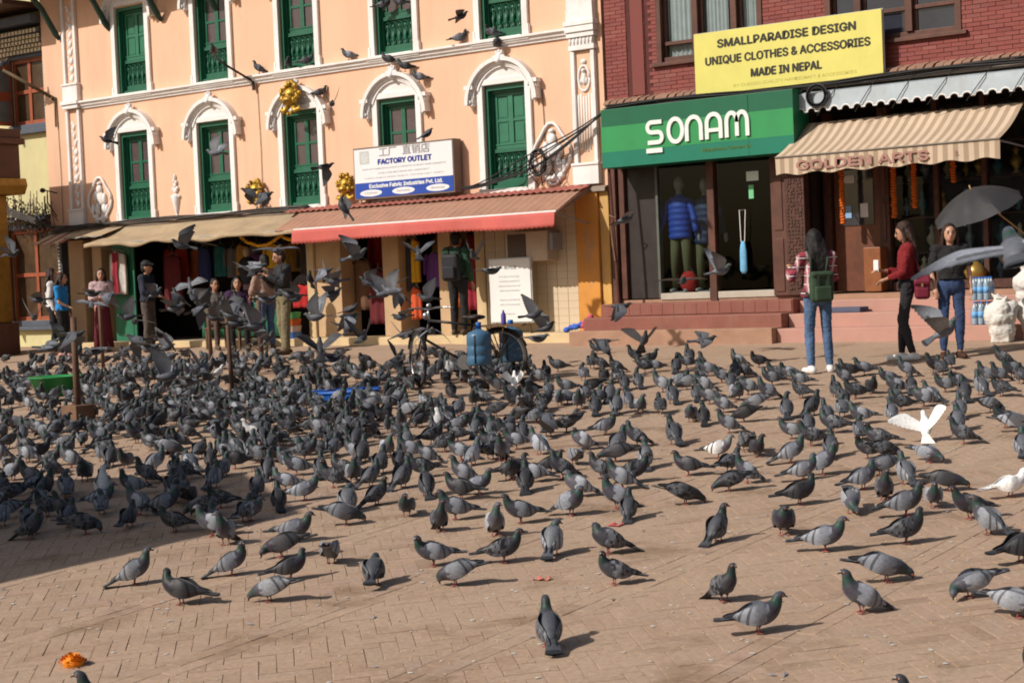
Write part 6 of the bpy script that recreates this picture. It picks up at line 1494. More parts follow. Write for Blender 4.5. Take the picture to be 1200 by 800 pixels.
for s in (-1, 1): fk.tube([headb, (-hx+.08, s*.055, .66), (-hx, s*.06, za)], .013, 6)
fk.build('fork', BIK, bike, smooth=True, local=True)
hbm = MB(); c_, s__ = cos(TURN), sin(TURN)
def hbp(x, y, z): return (headt[0] + x*c_ - y*s__, x*s__ + y*c_, z)
hbm.tube([(headt[0], 0, .84), (headt[0]-.01, 0, .98)], .015, 8); hbm.tube([hbp(.16, -.27, .99), hbp(.02, -.26, 1.0), hbp(-.04, -.12, 1.0), hbp(-.05, 0, .98), hbp(-.04, .12, 1.0), hbp(.02, .26, 1.0), hbp(.16, .27, .99)], .012, 8)
hbm.build('handlebar', CHR, bike, smooth=True, local=True)
for s in (-1, 1): MB().tube([hbp(.10, s*.268, .993), hbp(.20, s*.27, .985)], .018, 8).build('grip', SDL, bike, smooth=True, local=True)
MB().ell(hbp(-.06, .02, 1.03), (.035, .035, .03), 10, 7).build('bell', CHR, bike, smooth=True, local=True)
MB().ell(hbp(-.13, 0, .90), (.05, .05, .05), 10, 7).build('lamp', CHR, bike, smooth=True, local=True)
MB().ell((.24, 0, .86), (.13, .09, .035), 12, 7).ell((.14, 0, .865), (.09, .035, .025), 10, 6).tube([(.24, 0, .78), (.24, 0, .85)], .014, 7).build('saddle', SDL, bike, smooth=True, local=True)
ckm = MB().lathe([(.095, -.05), (.095, -.044)], (bbp[0], 0, bbp[2]), 20, axis='y').tube([(bbp[0], -.06, bbp[2]), (bbp[0]+.10, -.06, bbp[2]-.13)], .011, 6).tube([(bbp[0], .06, bbp[2]), (bbp[0]-.10, .06, bbp[2]+.13)], .011, 6).box(bbp[0]+.06, bbp[0]+.15, -.14, -.06, bbp[2]-.145, bbp[2]-.12).box(bbp[0]-.15, bbp[0]-.06, .06, .14, bbp[2]+.12, bbp[2]+.145)
ckm.build('crank', CHR, bike, local=True)
rk = MB().box(.30, .86, -.14, .14, .735, .755)
for s in (-1, 1): rk.tube([(hx, s*.08, za), (.62, s*.12, .735)], .008, 5); rk.tube([(hx, s*.08, za), (.40, s*.12, .735)], .008, 5)
rk.build('carrier', M('carrier_board', (.18, .10, .05), .8, .3), bike, local=True)
MB().tube([(bbp[0]+.03, .05, bbp[2]-.05), (bbp[0]+.10, .22, .01)], .010, 6).build('kick_stand', CHR, bike, local=True)
JAR = M('blue_jar_plastic', (.065, .16, .27), .35, .12, 3, .02, 20, stain=(.05, .10, .17), stain_amt=.5); JAR2 = M('jar_cap_blue', (.02, .12, .42), .4, .1)
def jar(lx, ly, label):
    w_ = bike.matrix_world if False else Matrix.Translation(bike.location) @ Matrix.Rotation(bike.rotation_euler.z, 4, 'Z')
    p = w_ @ Vector((lx, ly, .27)); t = thing('water_jar', label, 'water jar', p[:])
    MB().lathe([(.135, 0), (.155, .02), (.155, .11), (.146, .125), (.155, .14), (.155, .23), (.146, .245), (.155, .26), (.155, .37), (.135, .405), (.06, .435), (.034, .45)], p[:], 20).build('jar_body', JAR, t, smooth=True)
    MB().lathe([(.036, .45), (.036, .53), (.03, .535)], p[:], 12).build('cap', JAR2, t, smooth=True)
    MB().tube([p + Vector((0, 0, .44)), p + Vector((.158*cos(5), .158*sin(5), .37)), p + Vector((.160*cos(5), .160*sin(5), .03))], .008, 5).build('rope', BIK, t, smooth=True)
jar(.34, -.28, 'blue water jar hung on the near side of the bicycle'); jar(.62, .29, 'blue water jar hung on the far side of the bicycle')
SAC = M('white_woven_sack', (.68, .655, .61), .8, .08, 9, .6, 24, stain=(.42, .35, .28), stain_amt=.5, stain_scale=(3, 3, 2))
def sack(x, y, z, r, h, label, seed):
    t = thing('sack', label, 'sack', (x, y, z)); q = random.Random(seed); b = MB()
    b.ell((0, 0, h*.30), (r*.80, r*.68, h*.32), 14, 10); b.ell((q.uniform(-.03, .03), 0, h*.62), (r*1.02, r*.80, h*.36), 14, 10); b.box(-r*.55, r*.55, -r*.45, r*.45, .0, h*.2)
    for k in range(5): a = q.uniform(0, 6); b.ell((r*.55*cos(a), r*.45*sin(a), h*q.uniform(.5, .85)), (r*.48, r*.42, h*.17), 10, 8)
    for k in range(4): cap(b, (q.uniform(-.06, .06), q.uniform(-.04, .04), h*.85), (q.uniform(-.12, .12), q.uniform(-.08, .08), h*q.uniform(1.02, 1.14)), .07, .018)
    voxel(b, 'sack_body', SAC, t, .013, 5, .013)
    MB().tube([(.075*cos(2*pi*k/14), .065*sin(2*pi*k/14), h*.985) for k in range(15)], .008, 5).build('tie', PIPE, t, local=True)
sack(-8.05, -1.28, gz(-1.28), .215, .56, 'full white woven sack standing in front of the water bottles', 1)
sack(-7.70, -1.05, gz(-1.05), .23, .58, 'white woven sack at the right edge behind the front sack', 4)
sack(-7.98, -.50, .325, .22, .52, 'white woven sack on the steps behind the two front sacks', 6)
sack(-7.72, -.48, .325, .24, .60, 'bulging white woven sack highest on the steps at the right edge', 9)
btl = MB().lathe([(.03, 0), (.032, .02), (.032, .12), (.012, .16), (.012, .18)], tuple(Matrix.Translation(bike.location) @ Matrix.Rotation(bike.rotation_euler.z, 4, 'Z') @ Vector((.60, .0, .757))), 10).build('small_bottle', M('violet_bottle', (.10, .08, .35), .3, .1), None, smooth=True); tag(btl, 'small violet bottle standing on the bicycle carrier', 'bottle')
# ------------------------------------------------------------------ pigeons
def catmull(P, n):
    out = []
    for i in range(len(P)-1):
        p0, p1, p2, p3 = P[max(i-1, 0)], P[i], P[i+1], P[min(i+2, len(P)-1)]
        for k in range(n):
            t = k/n; out.append(tuple(.5*((2*b) + (-a+c)*t + (2*a-5*b+4*c-d)*t*t + (-a+3*b-3*c+d)*t**3) for a, b, c, d in zip(p0, p1, p2, p3)))
    out.append(tuple(P[-1])); return out
PAL = {
 'bar':   dict(body=(.125,.132,.155), wing=(.250,.258,.285), barc=(.022,.022,.026), tip=(.036,.036,.042), tail=(.085,.088,.10), tband=(.025,.025,.03), neck=(.026,.070,.052), neck2=(.075,.055,.078), head=(.075,.080,.10), belly=(.15,.155,.175)),
 'pale':  dict(body=(.165,.172,.195), wing=(.33,.338,.36), barc=(.028,.028,.032), tip=(.045,.045,.05), tail=(.11,.115,.128), tband=(.03,.03,.035), neck=(.045,.095,.075), neck2=(.105,.085,.11), head=(.11,.115,.135), belly=(.20,.205,.22)),
 'check': dict(body=(.085,.088,.105), wing=(.125,.127,.140), barc=(.022,.022,.025), tip=(.035,.035,.04), tail=(.075,.077,.088), tband=(.018,.018,.022), neck=(.022,.052,.042), neck2=(.055,.042,.058), head=(.05,.052,.064), belly=(.10,.103,.118)),
 'dark':  dict(body=(.034,.033,.037), wing=(.048,.046,.050), barc=(.020,.019,.022), tip=(.024,.023,.026), tail=(.032,.031,.036), tband=(.014,.014,.016), neck=(.018,.042,.034), neck2=(.04,.022,.040), head=(.026,.026,.030), belly=(.042,.040,.044)),
 'white': dict(body=(.68,.67,.66), wing=(.74,.73,.71), barc=(.66,.65,.63), tip=(.62,.60,.58), tail=(.66,.65,.63), tband=(.45,.44,.44), neck=(.66,.65,.64), neck2=(.62,.60,.60), head=(.68,.67,.66), belly=(.66,.65,.64)),
 'pied':  dict(body=(.14,.145,.165), wing=(.62,.61,.60), barc=(.05,.05,.05), tip=(.03,.03,.033), tail=(.05,.05,.055), tband=(.02,.02,.025), neck=(.12,.15,.14), neck2=(.12,.09,.12), head=(.13,.135,.15), belly=(.20,.20,.21)),
}
def plumage(name='plumage'):
    m, nt, b = nodes_of(name)
    at = N(nt, 'ShaderNodeAttribute'); at.attribute_name = 'Col'
    oi = N(nt, 'ShaderNodeObjectInfo'); r2 = N(nt, 'ShaderNodeMapRange'); r2.inputs['To Min'].default_value = .68; r2.inputs['To Max'].default_value = 1.28
    nt.links.new(oi.outputs['Random'], r2.inputs['Value'])
    tc = N(nt, 'ShaderNodeTexCoord'); n1 = N(nt, 'ShaderNodeTexNoise', Scale=55.0, Detail=4.0); nt.links.new(tc.outputs['Object'], n1.inputs['Vector'])
    m1 = N(nt, 'ShaderNodeMapRange'); m1.inputs['From Min'].default_value = .3; m1.inputs['From Max'].default_value = .7; m1.inputs['To Min'].default_value = .80; m1.inputs['To Max'].default_value = 1.18; nt.links.new(n1.outputs[0], m1.inputs['Value'])
    mu = N(nt, 'ShaderNodeMath', operation='MULTIPLY'); nt.links.new(r2.outputs[0], mu.inputs[0]); nt.links.new(m1.outputs[0], mu.inputs[1])
    hv = N(nt, 'ShaderNodeHueSaturation'); nt.links.new(mu.outputs[0], hv.inputs['Value']); nt.links.new(at.outputs['Color'], hv.inputs['Color'])
    nt.links.new(hv.outputs[0], b.inputs['Base Color']); b.inputs['Roughness'].default_value = .55; b.inputs['Specular IOR Level'].default_value = .35
    b.inputs['Sheen Weight'].default_value = .12
    bp = N(nt, 'ShaderNodeBump', Strength=.25, Distance=.003); nt.links.new(n1.outputs[0], bp.inputs['Height']); nt.links.new(bp.outputs[0], b.inputs['Normal'])
    return m
for pn_, f_ in (('bar', .66), ('pale', .70), ('check', .62), ('dark', .75)):
    for q_ in PAL[pn_]: PAL[pn_][q_] = tuple(v_*(f_ if q_ != 'wing' else min(1, f_*1.32)) for v_ in (PAL[pn_][q_][0]*.97, PAL[pn_][q_][1], PAL[pn_][q_][2]*1.05))
for pn_ in ('bar', 'pale'): PAL[pn_]['barc'] = tuple(.72*a_ + .28*b_ for a_, b_ in zip(PAL[pn_]['barc'], PAL[pn_]['wing']))
for q_ in PAL['white']: PAL['white'][q_] = tuple(min(.78, v_*1.06) for v_ in PAL['white'][q_])
PLU = plumage()
REDLEG, BEAK, CERE, EYEO = (.34, .10, .085), (.035, .030, .030), (.55, .53, .52), (.55, .16, .03)
class Bird:
    def __init__(s): s.mb = MB(); s.c = []
    def add(s, vs, fs, cols):
        s.mb.add(vs, fs); s.c += cols if isinstance(cols, list) else [cols]*len(fs)
    def loft(s, rings, n, colf):
        # rings: (centre, rx side, rz up, tangent)
        vs = []; up = Vector((0, 1, 0))
        for c, w, h, t in rings:
            e2 = Vector(t).normalized().cross(up).normalized() * -1
            for j in range(n): a = 2*pi*j/n; vs.append(Vector(c) + up*w*cos(a) + e2*h*sin(a))
        fs = []; cols = []; k = len(rings)
        for i in range(k-1):
            for j in range(n):
                fs.append((i*n+j, i*n+(j+1) % n, (i+1)*n+(j+1) % n, (i+1)*n+j)); t0, t1, a0, a1 = i/(k-1), (i+1)/(k-1), 2*pi*j/n, 2*pi*(j+1)/n; cols.append([colf(t0, a0), colf(t0, a1), colf(t1, a1), colf(t1, a0)])
        fs += [tuple(range(n))[::-1], tuple(range((k-1)*n, k*n))]; cols += [colf(0, 0), colf(1, 0)]
        s.add(vs, fs, cols)
    def ell(s, c, r, col, nu=6, nv=4):
        m = MB().ell(c, r, nu, nv); s.add(m.v, m.f, col)
    def tube(s, pts, r, col, n=4):
        m = MB().tube(pts, r, n); s.add(m.v, m.f, col)
    def mesh(s, name):
        me = bpy.data.meshes.new(name); me.from_pydata(s.mb.v, [], s.mb.f); me.materials.append(PLU)
        at = me.attributes.new('Col', 'FLOAT_COLOR', 'CORNER'); flat = []
        for f, c in zip(s.mb.f, s.c):
            for q in range(len(f)):
                e = c[q] if isinstance(c, list) else c; flat += [e[0], e[1], e[2], 1.0]
        at.data.foreach_set('color', flat)
        bm = bmesh.new(); bm.from_mesh(me); bmesh.ops.recalc_face_normals(bm, faces=bm.faces); bm.to_mesh(me); bm.free()
        me.polygons.foreach_set('use_smooth', [True]*len(me.polygons)); me.update(); return me
DZ = .037
SPINE = {  # x, z, half width, half height
 'up':    [(-.105,.088,.020,.014), (-.075,.105,.038,.030), (-.03,.128,.053,.049), (.02,.155,.057,.058), (.055,.185,.046,.050), (.072,.217,.031,.034), (.079,.244,.024,.026), (.085,.266,.0225,.023), (.100,.278,.019,.018), (.115,.275,.011,.011)],
 'stand': [(-.120,.118,.020,.014), (-.085,.123,.038,.030), (-.035,.132,.054,.049), (.018,.143,.058,.057), (.058,.165,.048,.050), (.082,.193,.033,.036), (.092,.218,.025,.027), (.099,.240,.0225,.023), (.114,.250,.019,.018), (.129,.246,.011,.011)],
 'peck':  [(-.135,.168,.020,.014), (-.098,.160,.038,.030), (-.045,.148,.055,.050), (.012,.132,.058,.056), (.060,.112,.046,.046), (.092,.088,.032,.034), (.112,.067,.025,.026), (.126,.050,.0225,.022), (.137,.036,.018,.018), (.141,.024,.010,.010)],
 'hunch': [(-.110,.100,.020,.014), (-.080,.112,.040,.032), (-.035,.132,.060,.054), (.012,.152,.066,.064), (.050,.176,.056,.056), (.068,.198,.038,.040), (.074,.212,.029,.030), (.080,.224,.0245,.025), (.096,.230,.020,.019), (.111,.224,.011,.011)],
}
for k_ in SPINE: SPINE[k_] = [(x*1.03, z - DZ*(1 if k_ != 'peck' else (1 if i_ < 4 else max(0, 1-(i_-3)*.25))), w*1.08, h*1.08) for i_, (x, z, w, h) in enumerate(SPINE[k_])]
rw_ = random.Random(77)
def folded_wing(B, sp, pal, s, spread=0.0, rnd=None):
    # shell along the flank from shoulder to past the tail root
    sh = Vector((sp[4][0]-.012, s*(sp[4][2]*.80), sp[4][1]-.002)); mid = Vector((sp[2][0]+.005, s*(sp[2][2]+.004), sp[2][1]+.010)); back = Vector((sp[0][0]+.01, s*.030, sp[0][1]+.016))
    ax = (Vector((sp[0][0], 0, sp[0][1])) - Vector((sp[1][0], 0, sp[1][1]))).normalized(); tip = back + ax*.072 - Vector((0, s*.012, 0))
    n = 10; m = 6; vs = []; cols = []; fs = []
    P = catmull([tuple(sh), tuple(mid), tuple(back), tuple(tip)], 6)
    k = len(P)
    for i, p in enumerate(P):
        t = i/(k-1); hgt = (.020 + .036*math.sin(pi*min(1, t*1.25+.12))**.8) * (1 if t < .7 else max(.26, 1-(t-.7)*2.4)); th = .010*(1-t*.8)
        pp = Vector(p); tg = (Vector(P[min(i+1, k-1)]) - Vector(P[max(i-1, 0)])).normalized(); upv = Vector((0, 1, 0)).cross(tg); upv = upv if upv.z > 0 else -upv; upv.normalize()
        for j in range(m):
            a = -1 + 2*j/(m-1); bow = (1-a*a)
            vs.append(pp + upv*hgt*a - tg*(.014*a + .010*a*a)*(1 if .15 < t < .85 else .3) + Vector((0, s*(th*bow + .002 + (-.008 if a > 0 else -.004)*a*a), 0)))
    for i in range(k-1):
        for j in range(m-1):
            fs.append((i*m+j, i*m+j+1, (i+1)*m+j+1, (i+1)*m+j)); t = (i+.5)/(k-1); a = (j+.5)/(m-1)
            tt = t
            if t > .80: c = pal['tip']
            elif .44 < tt < .50 or .60 < tt < .67: c = pal['barc']
            else: c = pal['wing']
            if pal is PAL['check'] and t < .78: k0 = .5 + .8*rw_.random(); c = tuple(u*k0 for u in pal['wing']) if rw_.random() < .72 else pal['barc']
            cols.append(c)
    B.add(vs, fs, cols)
def bird_body(B, sp, pal, legs=True, spread_tail=1.0, tail_tilt=0.0, turn=0.0):
    rings = []
    C = catmull(sp, 3); k = len(C)
    for i, (x, z, w, h) in enumerate(C):
        a, b = C[max(i-1, 0)], C[min(i+1, k-1)]; rings.append(((x, 0, z), max(w, .004), max(h, .004), (b[0]-a[0], 0, b[1]-a[1])))
    KEY = [(0, 'body'), (.36, 'body'), (.47, 'neck2'), (.60, 'neck'), (.70, 'neck'), (.80, 'head'), (1.01, 'head')]
    def colf(t, a):
        up_ = sin(a)
        for (t0, c0), (t1, c1) in zip(KEY, KEY[1:]):
            if t <= t1:
                q = (t-t0)/(t1-t0); c = tuple(u*(1-q) + v*q for u, v in zip(pal[c0], pal[c1])); break
        if t < .45 and up_ < .1:
            q = min(1, (.1-up_)*1.2) * min(1, (.45-t)*6); c = tuple(u*(1-q) + v*q for u, v in zip(c, pal['belly']))
        return c
    B.loft(rings, 10, colf)
    e = Vector((sp[-1][0], 0, sp[-1][1])); d = (e - Vector((sp[-2][0], 0, sp[-2][1]))).normalized(); d = (d + Vector((0, 0, -.25))).normalized()
    B.tube([e - d*.006, e + d*.005, e + d*.016, e + d*.022], [.0075, .0062, .0042, .001], BEAK, 6); B.ell(e + d*.002 + Vector((0, 0, .004)), (.006, .007, .004), CERE)
    hc = Vector((sp[-2][0], 0, sp[-2][1])); pf = d.cross(Vector((0, 1, 0)))
    for s in (-1, 1): B.ell(hc + Vector((0, s*.0165, 0)) + d*.004, (.005, .004, .005), EYEO)
    if turn:                                        # head turned to one side on the neck
        pts = [Vector((q[0], 0, q[1])) for q in sp]; out = []
        for v in B.mb.v:
            p = Vector(v); i = min(range(len(pts)), key=lambda k: (pts[k].x-p.x)**2 + (pts[k].z-p.z)**2); f = min(1, max(0, (i-4)/3.0)); f = f*f*(3-2*f)
            c = pts[5]; a = turn*f; dx, dy = p.x-c.x, p.y; out.append((c.x + dx*cos(a) - dy*sin(a), dx*sin(a) + dy*cos(a), p.z))
        B.mb.v = out
    # tail
    r0 = Vector((sp[1][0], 0, sp[1][1])); r1 = Vector((sp[0][0], 0, sp[0][1])); ax = (r1-r0).normalized(); ax = Matrix.Rotation(tail_tilt, 3, 'Y') @ ax
    L = .130; nrm = Vector((0, 1, 0)).cross(ax); vs = []; fs = []; cols = []
    seg = (0, .35, .75, .9, 1.0); m = 7
    for sgn in (1, -1):
        o = len(vs)
        for q in seg:
            for j in range(m):
                a = -1 + 2*j/(m-1); w = (.026 + .022*q*spread_tail); vs.append(r1 - ax*.015 + ax*L*q*(1 - (.10*a*a if q > .9 else 0)) + Vector((0, a*w, 0)) + nrm*sgn*(.014*(1-q*.55))*(1-a*a*.6))
        for i in range(len(seg)-1):
            for j in range(m-1): fs.append((o+i*m+j, o+i*m+j+1, o+(i+1)*m+j+1, o+(i+1)*m+j)); cols.append(pal['tband'] if i >= 2 else pal['tail'])
    B.add(vs, fs, cols)
    if legs:
        for s in (-1, 1):
            hx = .004 if legs is True else legs; zt = .078
            B.tube([(-.008+hx, s*.023, zt), (.0+hx, s*.024, .040)], [.019, .009], pal['belly'], 6); B.tube([(.0+hx, s*.024, .045), (-.006+hx, s*.024, .008)], [.0048, .0042], REDLEG, 5)
            for a in (-.55, 0, .55, pi): B.tube([(-.006+hx, s*.024, .007), (-.006+hx + (.030 if a != pi else .016)*cos(a), s*.024 + .030*sin(a), .004)], [.0042, .0022], REDLEG, 4)
def open_wing(B, pal, s, root, dih, sweep, span=.31, chord=.115, curl=.0):
    n, m = 16, 6
    top = []; fs = []; cols = []; vs = []
    R = Matrix.Rotation(-s*0, 3, 'X')
    for sg in (1, -1):
        o = len(vs)
        for i in range(n+1):
            t = i/n; le = (.012 + .058*min(1, t/.42)**.8) if t < .42 else .070 - .150*((t-.42)/.58)**1.5
            te = -.082 - .012*sin(pi*t) if t < .45 else (-.082 - .012*sin(pi*t))*(1-((t-.45)/.55)**2) + (-.094)*((t-.45)/.55)**2
            le += sweep*t; te += sweep*t; ch = max(.014, le - te)
            for j in range(m+1):
                q = j/m
                x = le - ch*q - ((.004 + .022*max(0, t-.3)) if (j == m and i % 2) else 0) - ((.012*max(0, t-.45)) if (j == m-1 and i % 2) else 0)
                y = s*span*t*cos(dih + curl*t*.6); z = span*t*sin(dih + curl*t*.6) + .014*sin(pi*q)*(1-t*.7) + sg*.0022*(1-t*.5)
                vs.append(Vector(root) + Vector((x, y, z)))
        for i in range(n):
            for j in range(m):
                fs.append((o+i*(m+1)+j, o+i*(m+1)+j+1, o+(i+1)*(m+1)+j+1, o+(i+1)*(m+1)+j)); t = (i+.5)/n
                def wc(tt, jj):
                    q = min(1, max(0, (tt-.45)*2.2)); q = max(q, .75*max(0, jj/m-.72)*3.5)
                    if pal is PAL['white']: q *= .3
                    return tuple(u*(1-q) + v*q for u, v in zip(pal['wing'], pal['tip']))
                c = [wc(i/n, j), wc(i/n, j+1), wc((i+1)/n, j+1), wc((i+1)/n, j)]
                if sg > 0 and t < .5 and j == 4 and pal is not PAL['white']: c = pal['barc']
                if sg < 0: c = [tuple(.5*u + .5*w for u, w in zip(q, (.15, .15, .16) if pal is not PAL['white'] else q)) for q in c]
                cols.append(c)
    B.add(vs, fs, cols)
FLY = [(-.115,.020,.019,.013), (-.085,.018,.036,.028), (-.035,.008,.050,.044), (.018,.002,.054,.050), (.058,.008,.044,.043), (.086,.022,.031,.033), (.103,.034,.025,.027), (.117,.043,.0225,.023), (.132,.047,.019,.018), (.146,.044,.011,.011)]
MESH = {}
for pn, pal in PAL.items():
    for pose, sp in SPINE.items():
        for tn in (0, 1, 2):
            B = Bird(); bird_body(B, sp, pal, turn=(0, rad(48), rad(-62))[tn])
            for s in (-1, 1): folded_wing(B, sp, pal, s)
            MESH[pose, pn, tn] = B.mesh('pigeon')
for pn in ('bar', 'pale', 'check', 'dark', 'white'):
    for pose, (dih, sw, curl, st, tt) in {'wings_up': (rad(58), -.03, rad(12), 1.6, .0), 'wings_level': (rad(10), -.01, rad(-14), 1.3, 0), 'wings_down': (rad(-28), -.03, rad(-25), 1.2, 0), 'landing': (rad(38), .03, rad(8), 2.6, rad(-30))}.items():
        B = Bird(); bird_body(B, FLY, PAL[pn], legs=False, spread_tail=st, tail_tilt=tt)
        for s in (-1, 1): open_wing(B, PAL[pn], s, (.022, s*.03, .024), dih, sw, curl=curl)
        MESH[pose, pn] = B.mesh('flying_pigeon')
def on_ground(px, py):
    qx, qy = (px-600)/2000.0, (py-400)/2000.0; d = FW + RT*qx - UU*qy
    t = (G*-22.3 - 1.0)/(d.z - G*d.y); P = Vector((0, -22.3, 1.0)) + d*t; return P
DIRS = {'R': 37, 'A': 127, 'L': 217, 'T': 307, 'RA': 80, 'LA': 172, 'LT': 262, 'RT': 352}
# where the birds of the photograph stand: foot position in the photograph, heading, pose, plumage
B0 = '''36,633,R,u,c 56,606,L,s,c 82,618,A,s,c 101,627,R,p,c 152,618,A,s,d 205,624,L,s,c 234,605,L,p,b 249,629,L,s,p 265,639,T,u,b 158,686,R,u,p 272,675,R,u,b 213,709,L,s,d 122,850,L,u,c 834,858,R,h,d 1078,860,L,u,c 1223,806,L,s,d 288,612,A,s,c
316,706,L,p,p 341,680,R,s,d 330,654,L,p,d 345,636,R,s,b 388,661,A,p,p 439,686,A,h,c 509,664,L,s,b 534,687,L,p,b 477,606,T,s,c 406,616,R,p,b 408,600,A,h,p 516,624,T,u,c 534,610,L,s,b 591,660,R,s,c 442,592,RA,u,c
611,614,L,s,b 670,605,RT,h,b 649,651,A,h,p 713,650,L,h,c 720,686,L,s,c 644,759,A,u,c 737,609,A,u,c 803,592,R,p,c 842,635,RA,u,c 849,706,RT,u,c 888,743,R,s,b
919,628,T,h,d 967,647,R,s,b 998,602,T,p,p 1062,606,R,s,b 1062,638,R,s,c 1039,683,R,p,b 1010,719,L,u,b 1137,701,L,p,p 1194,725,RT,p,p 1197,660,R,s,d 1137,609,L,s,d 1159,627,LA,u,p 1095,596,T,s,b
606,527,L,s,p 613,516,A,u,c 632,533,LA,u,p 643,512,A,s,b 664,507,R,s,c 710,510,R,s,b 747,524,L,u,c 725,530,RA,u,b 721,542,L,p,d 757,549,A,u,p 790,521,A,u,c 682,528,L,h,p 674,545,A,p,p 704,561,L,u,c 646,555,R,s,d 660,562,L,u,c 616,576,A,u,d 601,563,R,s,d 677,583,L,h,p 730,574,L,u,b 744,566,R,s,c 723,597,L,u,b
807,558,L,s,d 842,538,R,s,w2 855,508,L,u,b 875,530,A,p,c 888,536,T,s,d 855,554,RA,s,c 876,567,L,u,b 855,576,L,p,c 928,515,L,s,p 947,508,A,u,c 951,523,L,s,c 927,543,R,u,b 974,536,A,u,c 977,508,L,s,c 964,557,R,u,b 942,563,R,s,p 937,592,R,s,d
1012,574,R,s,b 1032,558,L,p,b 1037,587,T,u,c 1062,568,A,u,p 1040,540,R,p,c 1017,538,L,s,c 1030,524,L,s,c 1008,515,A,s,b 1090,543,RT,p,b 1130,521,L,u,c 1122,505,A,u,b 1112,576,R,p,d 1184,583,R,s,w 1199,536,A,u,b 1179,502,L,s,d 1194,507,R,p,p
619,434,A,s,b 640,444,A,u,d 654,436,L,s,c 694,432,A,s,c 700,415,L,s,c 723,437,L,u,c 723,449,A,s,p 684,446,A,s,b 705,434,L,u,c 708,449,A,s,d 745,425,L,u,c 756,437,L,s,c 768,436,L,s,b 761,428,R,s,c 793,437,A,u,c 797,454,R,s,p 748,455,A,u,b 732,457,A,u,c 736,477,A,u,b 751,485,T,s,p 774,485,A,s,c 777,460,L,u,p 788,473,A,u,b 723,485,A,u,p 698,486,A,u,c 702,473,A,s,b 679,480,T,s,b 687,470,A,s,b 656,476,T,s,p 643,465,A,s,b 664,461,L,s,b 665,474,R,p,b 635,483,A,s,c 618,478,A,s,c 694,460,L,p,d 715,471,A,u,b
805,432,L,s,b 808,425,A,u,c 822,436,A,u,c 866,430,L,u,p 890,431,L,s,d 805,457,L,p,p 830,441,L,s,b 822,452,A,u,b 817,470,A,u,b 826,460,L,u,p 832,474,L,s,p 848,484,L,h,p 846,449,L,u,b 857,455,A,u,b 864,470,T,h,p 873,443,L,u,c 862,444,A,u,c 877,463,L,h,p 905,452,L,s,b 911,446,L,s,c 900,469,L,u,b 884,481,L,p,p 926,446,L,s,b 938,453,L,s,b 939,467,LA,s,c 922,490,A,u,b 952,487,RA,u,c 872,495,L,p,d 810,495,T,h,p 825,498,A,u,d 969,496,A,u,b 987,489,A,s,p 988,476,A,u,c 979,465,A,u,c 990,450,L,u,b 995,443,L,s,d
1013,440,L,s,b 1022,462,T,s,d 1041,451,L,s,b 1003,468,L,s,c 1063,442,L,u,b 1068,462,A,u,c 1050,462,L,h,b 1050,474,A,s,p 1083,477,L,h,p 1092,472,LA,u,b 1095,437,L,u,d 1103,440,A,s,c 1108,460,L,s,p 1123,456,L,s,b 1113,432,A,s,c 1045,493,A,u,b 1056,482,L,s,c 1010,497,L,s,p 1125,490,A,u,b 1130,470,A,u,c 1150,463,A,u,p 1157,448,L,u,b 1172,448,L,u,b 1177,430,L,u,c 1187,443,L,s,p 1197,450,A,s,c 1174,465,LA,s,c 1162,484,R,p,b
408,505,A,s,b 418,524,A,u,c 457,508,T,s,p 477,528,A,u,p 455,537,T,s,p 502,544,L,u,b 522,530,R,h,c 557,512,A,u,p 538,508,R,s,b 575,515,A,u,p 577,533,L,u,c 589,510,L,s,b 425,541,A,u,d 446,555,A,u,c 415,567,T,s,p 402,560,L,s,c 435,570,RA,u,c 468,550,A,u,c 473,572,RA,u,c 495,560,L,s,c 500,582,A,u,c 555,545,RA,u,p 541,540,L,u,b 545,568,L,u,b 562,580,R,s,b 596,563,T,s,d 541,586,L,s,d
277,533,LA,u,p 297,518,L,u,w 297,540,A,s,p 338,551,L,u,p 318,530,A,s,c 276,550,L,s,d 247,548,A,u,d 217,562,L,u,c 251,572,A,u,b 215,586,A,s,c 302,582,A,u,c 315,562,A,u,c 335,575,L,s,p 357,587,R,s,p 259,596,L,s,c 294,611,R,h,b 327,598,A,u,d 240,606,L,p,c 376,560,A,u,c 391,572,L,u,c 375,535,L,u,c 391,535,A,s,b 360,530,R,p,p 205,590,A,s,b 250,622,A,s,c 512,508,A,u,w'''
POSE = {'u': 'up', 's': 'stand', 'p': 'peck', 'h': 'hunch'}; PLM = {'b': 'bar', 'p': 'pale', 'c': 'check', 'd': 'dark', 'w': 'white', 'w2': 'pied'}
rp_ = random.Random(31); birds = []
for tok in B0.split():
    x, y, d, p, c = tok.split(','); P = on_ground(float(x), float(y))
    birds.append([P, rad(DIRS[d] + rp_.uniform(-16, 16)), POSE[p], PLM[c], float(x), float(y), d])
